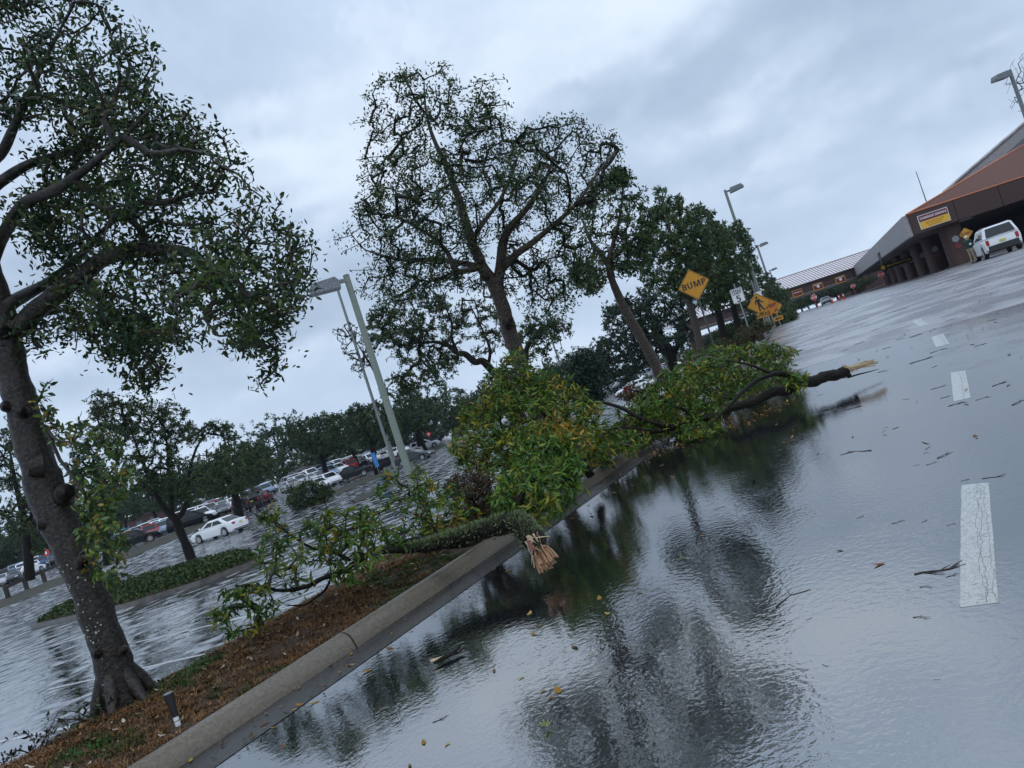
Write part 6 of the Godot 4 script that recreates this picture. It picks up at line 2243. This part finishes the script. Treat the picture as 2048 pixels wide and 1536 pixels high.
func island(r: RandomNumberGenerator) -> void:
	# kerbed island with dense ground cover
	var c := [on_lot(62, 1258), on_lot(250, 1217), on_lot(400, 1170), on_lot(527, 1123), on_lot(512, 1106), on_lot(380, 1140), on_lot(240, 1182), on_lot(110, 1232)]
	var pl := PackedVector2Array()
	for p in c:
		pl.append(Vector2(p.x, p.z))
	var t := thing("planting_island", "kerbed car park island with dense dark green ground cover", "planting bed", Vector3(c[2].x, c[2].y, c[2].z))
	var s := Shape.new()
	var o2 := Vector2(c[2].x, c[2].z)
	var loc := PackedVector2Array()
	for p in pl:
		loc.append(p - o2)
	var flat := Transform3D(Basis(Vector3(1, 0, 0), Vector3(0, 0, 1), Vector3(0, -1, 0)), Vector3.ZERO)
	s.prism(loc, Transform3D(flat.basis, Vector3.ZERO), 0.05, -0.16)
	obj("kerb_ring", s, M.pavement, t)
	s = Shape.new()
	var inner: Array = Geometry2D.offset_polygon(loc, -0.22)
	if inner.size():
		s.prism(inner[0], flat, -0.17, -0.2)
		obj("soil", s, M.soil, t)
	var spray := spray_mesh(6, 0.5, 12)
	var xs := []
	var lo := loc[0]
	var hi := loc[0]
	for p in loc:
		lo = lo.min(p)
		hi = hi.max(p)
	while xs.size() < 6500:
		var p := Vector2(r.randf_range(lo.x, hi.x), r.randf_range(lo.y, hi.y))
		if not Geometry2D.is_point_in_polygon(p, inner[0]):
			continue
		var edge := INF
		for i in loc.size():
			var q := Geometry2D.get_closest_point_to_segment(p, loc[i], loc[(i + 1) % loc.size()])
			edge = minf(edge, p.distance_to(q))
		var h := 0.1 + 0.28 * smoothstep(0.15, 1.0, edge)
		var y := h * r.randf() ** 0.5
		var sz := r.randf_range(0.1, 0.17)
		xs.append([Transform3D(Basis(Vector3(r.randfn(), r.randfn(), r.randfn()).normalized(), r.randf() * TAU).scaled(Vector3.ONE * sz), Vector3(p.x, y + 0.1, p.y)), DULL_GREEN[r.randi() % 4] * r.randf_range(0.7, 1.3)])
	scatter("ground_cover", t, spray, xs, M.leaf)
	# strips of earth and grass between the parking rows
	for e in [[[[-20, 1226], [330, 1088], [520, 1008], [556, 1000]], [[-20, 1208], [310, 1081], [500, 1006], [540, 992]]], [[[672, 992], [725, 968], [778, 947]], [[660, 984], [720, 960], [772, 941]]], [[[830, 925], [895, 890]], [[818, 915], [880, 884]]], [[[712, 1006], [760, 986], [802, 966]], [[700, 1001], [754, 977], [800, 960]]]]:
		var rows := []
		var m: int = (e[0].size() - 1) * 10
		for i in m + 1:
			var k := mini(i / 10, e[0].size() - 2)
			var fr := i / 10.0 - k
			var row := PackedVector3Array()
			for w in 4:
				var nx := lerpf(e[0][k][0], e[0][k + 1][0], fr)
				var ny := lerpf(e[0][k][1], e[0][k + 1][1], fr)
				var fx := lerpf(e[1][k][0], e[1][k + 1][0], fr)
				var fy := lerpf(e[1][k][1], e[1][k + 1][1], fr)
				row.append(on_lot(lerpf(nx, fx, w / 3.0) + r.randf_range(-1, 1), lerpf(ny, fy, w / 3.0)) + Vector3(0, 0.05 if w in [1, 2] else 0.02, 0))
			rows.append(row)
		s = Shape.new()
		s.grid(rows, Vector3.UP)
		struct("grass_strip", s, M.strip)


func street() -> void:
	var r := RandomNumberGenerator.new()
	r.seed = 3
	# --- stake at the kerb
	var foot := at(357, 1452, 4.62)
	var t := thing("marker_stake", "short black and white marker stake in the grass by the kerb", "stake", foot)
	var top := at(336, 1386, 4.62) - foot
	var q := top.normalized()
	var l := top.length()
	var s := Shape.new()
	s.tube(PackedVector3Array([q * -0.05, q * l * 0.3]), PackedFloat32Array([0.0165, 0.0165]), 14)
	obj("white_base", s, M.white, t)
	s = Shape.new()
	s.tube(PackedVector3Array([q * l * 0.155, q * l * 0.175]), PackedFloat32Array([0.0172, 0.0172]), 14)
	obj("dark_band", s, M.black, t)
	s = Shape.new()
	s.tube(PackedVector3Array([q * l * 0.29, q * l * 0.31, q * l * 0.6, q * l * 0.8, q * l * 0.98]), PackedFloat32Array([0.017, 0.021, 0.021, 0.024, 0.031]), 16)
	obj("black_sleeve", s, M.black, t)
	s = Shape.new()
	s.tube(PackedVector3Array([q * l * 0.97, q * l * 0.995]), PackedFloat32Array([0.0275, 0.0275]), 16)
	obj("wet_top", s, M.lamp_grey, t)
	# --- lamps
	var g := "lamp posts along verge and car park"
	var p := at(830, 983, 27.0)
	lamp_post("nearest lamp post, speckled grey, with boxy head turned left", Vector3(p.x, -1.2, p.z), at(690, 552, 27.0).y, 0.145, 0.115, Vector3(-1, 0, 0.3), M.pole_lichen, 1.12, g)
	p = at(765, 860, 45.0)
	lamp_post("thin tall lamp post rising just left of the nearest one", Vector3(p.x, -1.2, p.z), at(684, 558, 45.0).y, 0.1, 0.075, Vector3(-1, 0, 0.3), M.pole, 0.9, g)
	p = at(1343, 750, 62.0)
	lamp_post("slender grey lamp post in front of the very dark oak", Vector3(p.x, -1.6, p.z), at(1291, 606, 62.0).y, 0.19, 0.14, Vector3(-1, 0, 0.3), M.pole, 0.9, g)
	p = at(1130, 760, 70.0)
	lamp_post("thin distant pole right of the tall tree's trunk", Vector3(p.x, -1.5, p.z), at(1098, 650, 70.0).y, 0.1, 0.08, Vector3(-1, 0, 0.2), M.pole, 0.8, g)
	p = at(779, 890, 95.0)
	lamp_post("pale pole with curved arm among the parked cars", Vector3(p.x, -1.2, p.z), at(768, 857, 95.0).y, 0.2, 0.18, Vector3(-1, 0, 0.4), M.pole, 0.7, g)
	for e in [[1450, 381, 46.0, 0.85, "mossy lamp post rising above the verge trees"], [1514, 491, 69.0, 0.75, "second lamp post beyond the verge trees"], [1539, 540, 106.0, 0.8, "farthest lamp post of the verge, near the footbridge"]]:
		var tp := at(e[0], e[1], e[2])
		lamp_post(e[4], Vector3(tp.x, road_y(tp.x, e[2]), tp.z), tp.y, 0.11, 0.085, Vector3(1, 0, 0.25), M.pole_lichen if e[2] < 50 else M.pole, e[3], g, 0.1)
	var tp := at(2019, 141, 42.0)
	lamp_post("tall lamp post at the upper right in front of the terminal", Vector3(tp.x, road_y(tp.x, 42), tp.z), tp.y, 0.13, 0.1, Vector3(-1, 0, 0.2), M.pole, 0.95, g, -0.05)
	# --- traffic signs on the verge
	var back := Vector3(-0.22, 0, 1)
	p = at(1431, 700, 25.0)
	t = road_sign("bump_sign", "yellow diamond sign reading bump on a dark green post", Vector3(p.x, p.y - 0.2, p.z), back, at(1382, 570, 25).y - p.y + 0.75, M.post_green)
	var y := at(1382, 571, 25.0).y - p.y + 0.2
	sign_board(t, y, turned(rounded(0.76, 0.76, 0.05), PI / 4), M.yellow, M.black, 0.925, Vector3.ZERO, 0.96)
	lettering("BUMP", 0.205, Transform3D(Basis(), Vector3(0, y, 0.038)), M.black, t)
	p = at(1499, 662, 34.0)
	t = road_sign("speed_limit_sign", "white speed limit 5 sign on a thin post", Vector3(p.x, p.y, p.z), back, at(1468, 572, 34).y - p.y + 0.1, M.post)
	y = at(1472, 592, 34.0).y - p.y
	sign_board(t, y, rounded(0.54, 0.66, 0.04), M.white, M.black, 0.93, Vector3.ZERO, 0.96)
	lettering("SPEED", 0.108, Transform3D(Basis(), Vector3(0, y + 0.22, 0.038)), M.black, t)
	lettering("LIMIT", 0.108, Transform3D(Basis(), Vector3(0, y + 0.1, 0.038)), M.black, t)
	lettering("5", 0.28, Transform3D(Basis(), Vector3(0, y - 0.15, 0.038)), M.black, t)
	p = at(1535, 640, 35.0)
	t = road_sign("crossing_sign", "yellow diamond walking figure sign with ahead plate below", Vector3(p.x, p.y - 0.6, p.z), back, 2.6, M.post)
	t.position = Vector3(p.x, p.y - 0.6, p.z)
	y = at(1517, 608, 35.0).y - p.y + 0.6
	t.position.x = at(1519, 612, 35.0).x
	sign_board(t, y, turned(rounded(0.78, 0.78, 0.05), PI / 4), M.yellow, M.black, 0.93, Vector3.ZERO, 0.96)
	walker(t, y, 1.15)
	sign_board(t, at(1523, 630, 35.0).y - p.y + 0.6, rounded(0.62, 0.27, 0.03), M.yellow, M.black, 0.9, Vector3(0.02, 0, 0), 0.95)
	lettering("AHEAD", 0.15, Transform3D(Basis(), Vector3(0.02, at(1523, 630, 35.0).y - p.y + 0.6, 0.038)), M.black, t)
	p = at(1537, 613, 40.0)
	t = road_sign("bump_sign", "orange bump sign partly hidden behind the walking figure sign", Vector3(p.x, road_y(p.x, 40), p.z), back, p.y - road_y(p.x, 40) + 0.5, M.post)
	sign_board(t, p.y - road_y(p.x, 40), turned(rounded(0.76, 0.76, 0.05), PI / 4), M.orange, M.black, 0.93, Vector3.ZERO, 0.96)
	lettering("BUMP", 0.2, Transform3D(Basis(), Vector3(0, p.y - road_y(p.x, 40), 0.038)), M.black, t)
	p = at(1549, 614, 45.0)
	t = road_sign("crossing_sign", "farther walking figure sign with small arrow plate below", Vector3(p.x, road_y(p.x, 45), p.z), back, p.y - road_y(p.x, 45) + 0.45, M.post)
	y = p.y - road_y(p.x, 45)
	sign_board(t, y, turned(rounded(0.66, 0.66, 0.05), PI / 4), M.yellow, M.black, 0.93, Vector3.ZERO, 0.96)
	walker(t, y, 0.95)
	sign_board(t, y - 0.72, rounded(0.58, 0.28, 0.03), M.yellow, M.black, 0.9, Vector3.ZERO, 0.95)
	s = Shape.new()
	s.prism(PackedVector2Array([Vector2(-0.2, 0.0), Vector2(-0.05, 0.09), Vector2(-0.05, 0.035), Vector2(0.2, 0.035), Vector2(0.2, -0.035), Vector2(-0.05, -0.035), Vector2(-0.05, -0.09)]), Transform3D(Basis(), Vector3(0, y - 0.72, 0.033)), 0.005)
	obj("arrow", s, M.black, t)
	p = at(1516, 590, 44.0)
	t = road_sign("notice_board", "pale notice panel above the walking figure sign", Vector3(p.x, road_y(p.x, 44), p.z), back, p.y - road_y(p.x, 44) + 0.8, M.post)
	sign_board(t, p.y - road_y(p.x, 44), rounded(0.42, 0.38, 0.03), M.white, M.white)
	s = Shape.new()
	for i in 4:
		s.box(Transform3D(Basis(), Vector3(-0.02, p.y - road_y(p.x, 44) + 0.08 - i * 0.07, 0.036)), Vector3(0.22 if i else 0.1, 0.025, 0.004))
	obj("small_print", s, M.post, t)
	p = at(1932, 467, 52.0)
	t = road_sign("bump_sign", "yellow bump diamond at the terminal beside the white vehicle", Vector3(p.x, road_y(p.x, 52), p.z), Vector3(-0.4, 0, 1), p.y - road_y(p.x, 52) + 0.4, M.post)
	y = p.y - road_y(p.x, 52)
	sign_board(t, y, turned(rounded(0.62, 0.62, 0.05), PI / 4), M.yellow, M.black, 0.93, Vector3.ZERO, 0.96)
	lettering("BUMP", 0.16, Transform3D(Basis(), Vector3(0, y, 0.038)), M.maroon, t)
	for e in [[1762, 549, 1774, 584, 95.0, "stop sign on red post nearest the terminal piers"], [1628, 595, 1635, 625, 105.0, "stop sign on red post below the footbridge"], [1706, 572, 1712, 598, 125.0, "stop sign on red post under the terminal end of the footbridge"]]:
		var c := at(e[0], e[1], e[4])
		var f := road_y(c.x, e[4])
		stop_sign(Vector3(c.x, f, c.z), Vector3(-0.35, 0, 1), c.y - f + 0.38, e[5], "stop signs on red posts")
	for e in [[92, 1105, 95.0, "round red sign by the cars behind the leaning trunk"], [857, 868, 130.0, "round red sign above the white utility vehicle"], [1255, 781, 62.0, "round red sign in front of the row of pale cars"]]:
		var c := at(e[0], e[1], e[2])
		var f := lot_y(c.x, e[2])
		t = road_sign("round_sign", e[3], Vector3(c.x, f, c.z), Vector3(0.2, 0, 1), c.y - f + 0.3, M.post, "round red signs in the car park")
		s = Shape.new()
		s.tube(PackedVector3Array([Vector3(0, c.y - f, 0.03), Vector3(0, c.y - f, 0.05)]), PackedFloat32Array([0.4, 0.4]), 22)
		obj("disc", s, M.red, t)
		s = Shape.new()
		s.box(Transform3D(Basis(), Vector3(0, c.y - f - 0.03, 0.054)), Vector3(0.18, 0.36, 0.008), 0.0)
		obj("emblem", s, M.white, t)
	p = on_lot(752, 926)
	p = at(750, 920, 86.0)
	t = thing("banner_post", "narrow blue upright banner beside the dark oak trunk", "banner", Vector3(p.x, -1.2, p.z))
	s = Shape.new()
	s.box(Transform3D(Basis(Vector3.BACK, 0.05), Vector3(0.0, p.y + 1.2, 0)), Vector3(0.5, 1.7, 0.05), 0.01)
	obj("banner", s, M.blue, t)
	obj("post", post_shape(p.y + 2.0, 0.04), M.post, t)
	# --- wooden rail fence at the left
	var posts := [[17, 1196], [54, 1178], [90, 1163], [125, 1147], [160, 1131], [258, 1098], [268, 1092], [318, 1073]]
	t = thing("rail_fence", "low dark wooden post and rail fence along the grass strip", "fence", on_lot(17, 1196))
	var prev := Vector3.INF
	for e in posts:
		var f := on_lot(e[0], e[1])
		var rel := f - t.position
		s = Shape.new()
		s.box(Transform3D(Basis(Vector3.UP, 0.3), rel + Vector3(0, 0.5, 0)), Vector3(0.34, 1.3, 0.34), 0.03)
		obj("post", s, M.post_wood, t)
		if prev != Vector3.INF:
			s = Shape.new()
			var d := rel - prev
			s.box(Transform3D(Basis(d.normalized(), Vector3.UP, d.normalized().cross(Vector3.UP)).orthonormalized(), (rel + prev) / 2 + Vector3(0, 0.95, 0.2)), Vector3(d.length(), 0.26, 0.12), 0.01)
			obj("rail", s, M.post_wood, t)
		prev = rel
	# low brick building and a pale hut behind the parked cars
	for e in [[295, 1042, 150.0, 10.0, 3.2, M.brick, "low brick building glimpsed behind the parked cars on the left"], [610, 950, 165.0, 7.0, 3.0, M.panel, "small pale building behind the wide oak"], [1470, 640, 120.0, 12.0, 4.2, M.brick, "brick building glimpsed between the verge trees"]]:
		var c := at(e[0], e[1], e[2])
		t = thing("distant_building", e[6], "building", Vector3(c.x, lot_y(c.x, e[2]), c.z))
		s = Shape.new()
		s.box(Transform3D(Basis(), Vector3(0, e[4] / 2, 0)), Vector3(e[3], e[4], 6), 0.02)
		obj("wall", s, e[5], t)
		s = Shape.new()
		s.box(Transform3D(Basis(), Vector3(0, e[4] + 0.12, 0)), Vector3(e[3] + 0.6, 0.24, 6.6), 0.03)
		obj("roof", s, M.soffit, t)
		for i in 3:
			s = Shape.new()
			s.box(Transform3D(Basis(), Vector3((i - 1) * e[3] * 0.28, e[4] * 0.55, 3.0)), Vector3(e[3] * 0.14, e[4] * 0.35, 0.1), 0.01)
			obj("window", s, M.pane, t)


func whereabouts(x: float) -> String:
	for e in [[60, "at the far left edge"], [160, "behind the leaning trunk"], [250, "behind the hanging shoots"], [340, "left of the forked oak's trunk"], [420, "between forked oak and white sedan"], [500, "behind the white sedan"], [570, "above the heap of fallen branches"], [640, "left of the wide oak's trunk"], [700, "right of the wide oak's trunk"], [770, "by the blue banner"], [860, "by the nearest lamp post's foot"], [960, "left of the leafy heap"], [1130, "behind the leafy heap"], [1230, "behind the glossy round tree"], [1330, "left of the slim tree's trunk"], [1400, "right of the slim tree's trunk"]]:
		if x < e[0]:
			return e[1]
	return "near the verge row"


func traffic() -> void:
	var r := RandomNumberGenerator.new()
	r.seed = 21
	var one := func(px: float, py: float, kind: String, paint: String, label: String, dir: Vector2) -> void:
		car(kind, paint, label, on_lot(px, py), dir.normalized(), "parked cars in the car park")
	var away := Vector2(-0.92, 0.4)
	one.call(442, 1074, "sedan", "white", "white sedan alone on the wet aisle, nearest of the parked cars", away)
	# row behind the fence
	one.call(275, 1092, "suv", "black", "black car behind the fence, right of the hanging shoots", Vector2(0.9, 0.4))
	one.call(306, 1078, "pickup", "red", "red pickup beside the black car behind the fence", Vector2(0.4, -0.9))
	one.call(332, 1068, "suv", "light blue", "light blue car left of the forked oak's trunk", Vector2(0.4, -0.9))
	one.call(352, 1061, "sedan", "dark grey", "dark grey car directly behind the forked oak's trunk", Vector2(0.4, -0.9))
	one.call(385, 1055, "van", "black", "black van right of the forked oak's trunk", Vector2(0.9, 0.4))
	one.call(405, 1046, "pickup", "white", "white pickup above the roof of the white sedan", Vector2(0.7, -0.7))
	one.call(420, 1040, "sedan", "black", "black car behind the white sedan's roof", Vector2(0.5, -0.8))
	one.call(445, 1030, "sedan", "grey", "grey car right behind the white sedan's boot", Vector2(0.5, -0.8))
	one.call(488, 1022, "suv", "dark green", "dark green car right of the hazy oak's trunk", Vector2(-0.3, 0.95))
	one.call(512, 1014, "suv", "black", "black car seen from behind, right of the dark green one", Vector2(-0.25, 0.97))
	one.call(530, 1005, "sedan", "maroon", "maroon car at the end of the row by the heap of branches", Vector2(-0.2, 0.97))
	one.call(248, 1082, "van", "teal", "teal van with pale roof behind the hanging shoots", Vector2(0.3, -0.95))
	# far left, beyond the fence
	one.call(8, 1170, "sedan", "silver", "silver car at the left edge of the picture", Vector2(0.4, -0.9))
	one.call(28, 1163, "sedan", "dark grey", "dark grey car second from the left edge", Vector2(0.5, -0.85))
	one.call(32, 1142, "suv", "beige", "beige car beyond the fence at the far left", Vector2(-0.9, -0.4))
	one.call(58, 1150, "sedan", "white", "white car with red lamps left of the leaning trunk", Vector2(0.2, 0.98))
	one.call(66, 1134, "pickup", "maroon", "maroon pickup left of the leaning trunk", Vector2(0.6, -0.8))
	one.call(94, 1132, "suv", "blue", "dark blue car below the round red sign", Vector2(0.4, -0.9))
	one.call(112, 1128, "sedan", "black", "black car hidden behind the leaning trunk", Vector2(0.4, -0.9))
	# beside the oaks in the middle
	one.call(704, 960, "pickup", "black", "black pickup beside the dark oak trunk", Vector2(-0.96, -0.2))
	one.call(775, 936, "sedan", "black", "black sedan left of the nearest lamp post's foot", Vector2(-0.9, 0.3))
	one.call(832, 924, "sedan", "dark grey", "dark grey car just right of the nearest lamp post", Vector2(0.9, -0.3))
	one.call(852, 900, "suv", "white", "white utility vehicle on the brown strip beyond the lamp post", Vector2(0.9, 0.2))
	one.call(782, 918, "suv", "white", "white car behind the black sedan", Vector2(-0.8, -0.4))
	one.call(640, 980, "sedan", "white", "white car left of the wide oak's trunk", Vector2(0.6, -0.8))
	one.call(662, 972, "suv", "white", "white car right of the wide oak's trunk", Vector2(0.5, -0.8))
	one.call(678, 965, "sedan", "white", "white car close behind the black pickup", Vector2(0.5, -0.8))
	one.call(790, 902, "pickup", "white", "white pickup above the black sedan, farther off", Vector2(-0.9, -0.3))
	one.call(872, 885, "sedan", "grey", "grey car in front of the leafy heap's left edge", Vector2(0.5, -0.85))
	one.call(885, 876, "suv", "silver", "silver car partly hidden by the leafy heap", Vector2(0.5, -0.85))
	# right of the tall tree
	one.call(1272, 786, "sedan", "white", "white sedan behind the round red sign at the heap", Vector2(-0.85, -0.3))
	one.call(1302, 772, "sedan", "grey", "grey sedan left of the slim tree's trunk", Vector2(-0.85, -0.3))
	one.call(1252, 780, "suv", "black", "black car left of the white sedan by the round red sign", Vector2(-0.85, -0.3))
	one.call(1240, 770, "sedan", "white", "white car at the left end of the row by the glossy tree", Vector2(-0.8, -0.5))
	# far rows, too small to tell apart
	var many := []
	for row in [[240, 1100, 545, 992, 14, 3], [575, 990, 690, 953, 6, 3], [690, 953, 880, 880, 9, 3], [1240, 780, 1395, 722, 8, 3], [0, 1172, 120, 1124, 6, 2]]:
		for k in row[5]:
			for i in row[4]:
				var f: float = (i + 0.5 + 0.25 * (k % 2)) / row[4]
				var q := on_lot(lerpf(row[0], row[2], f), lerpf(row[1], row[3], f))
				var o: Vector3 = Vector3(q.x, 0, q.z).normalized() * (6.3 * (k + 1) + r.randf_range(-0.5, 0.5))
				q += o
				many.append([Vector3(q.x, lot_y(q.x, -q.z), q.z), lerpf(row[0], row[2], f), k])
	var hues := ["white", "silver", "white", "red", "white", "grey", "white", "silver", "black", "white", "light blue"]
	for i in many.size():
		var p: Vector3 = many[i][0]
		var paint: String = hues[(i * 5 + many[i][2] * 3) % hues.size()]
		var kind: String = ["sedan", "suv", "sedan", "suv", "pickup", "van", "sedan"][(i * 3 + many[i][2]) % 7]
		car(kind, paint, "%s %s in the %s parked rank, %s" % [paint, {"sedan": "sedan", "suv": "tall car", "van": "van", "pickup": "pickup"}[kind], ["second", "third", "fourth"][many[i][2]], whereabouts(many[i][1])], p, Vector2(0.5 + 0.06 * (i % 4), -0.85) * (1.0 if i % 3 else -1.0), "far rows of parked cars, " + paint + " " + kind)
	# at the terminal
	var sp := at(1998, 510, 45.0)
	var t := car("suv", "white", "white vehicle with roof rails stopped at the terminal kerb", Vector3(sp.x, road_y(sp.x, 45.0), -45.0), Vector2(0.42, 0.92), "")
	var pp := at(1947, 520, 46.5)
	person(Vector3(pp.x, road_y(pp.x, 46.5), -46.5), Vector3(0.9, 0, -0.3))
	for e in [[1657, 618, 140.0, "white", "white car at the end of the road under the footbridge"]]:
		var c := at(e[0], e[1], e[2])
		car("sedan", e[3], e[4], Vector3(c.x, road_y(c.x, e[2]), -e[2]), Vector2(-0.4, -0.9), "")
	for e in [[1668, 612, 112.0], [1682, 606, 112.0], [1690, 601, 112.0]]:
		var c := at(e[0], e[1], e[2])
		var k := thing("barrier_post", "orange and white barrier post at the terminal crossing", "barrier", Vector3(c.x, road_y(c.x, e[2]), c.z), 0, "barrier posts at the crossing")
		var s := Shape.new()
		s.tube(PackedVector3Array([Vector3.ZERO, Vector3(0, 0.6, 0), Vector3(0, 0.95, 0)]), PackedFloat32Array([0.16, 0.11, 0.08]), 10)
		obj("stem", s, M.post_red, k)
		s = Shape.new()
		s.tube(PackedVector3Array([Vector3(0, 0.6, 0), Vector3(0, 0.8, 0)]), PackedFloat32Array([0.125, 0.105]), 10)
		obj("white_band", s, M.white, k)
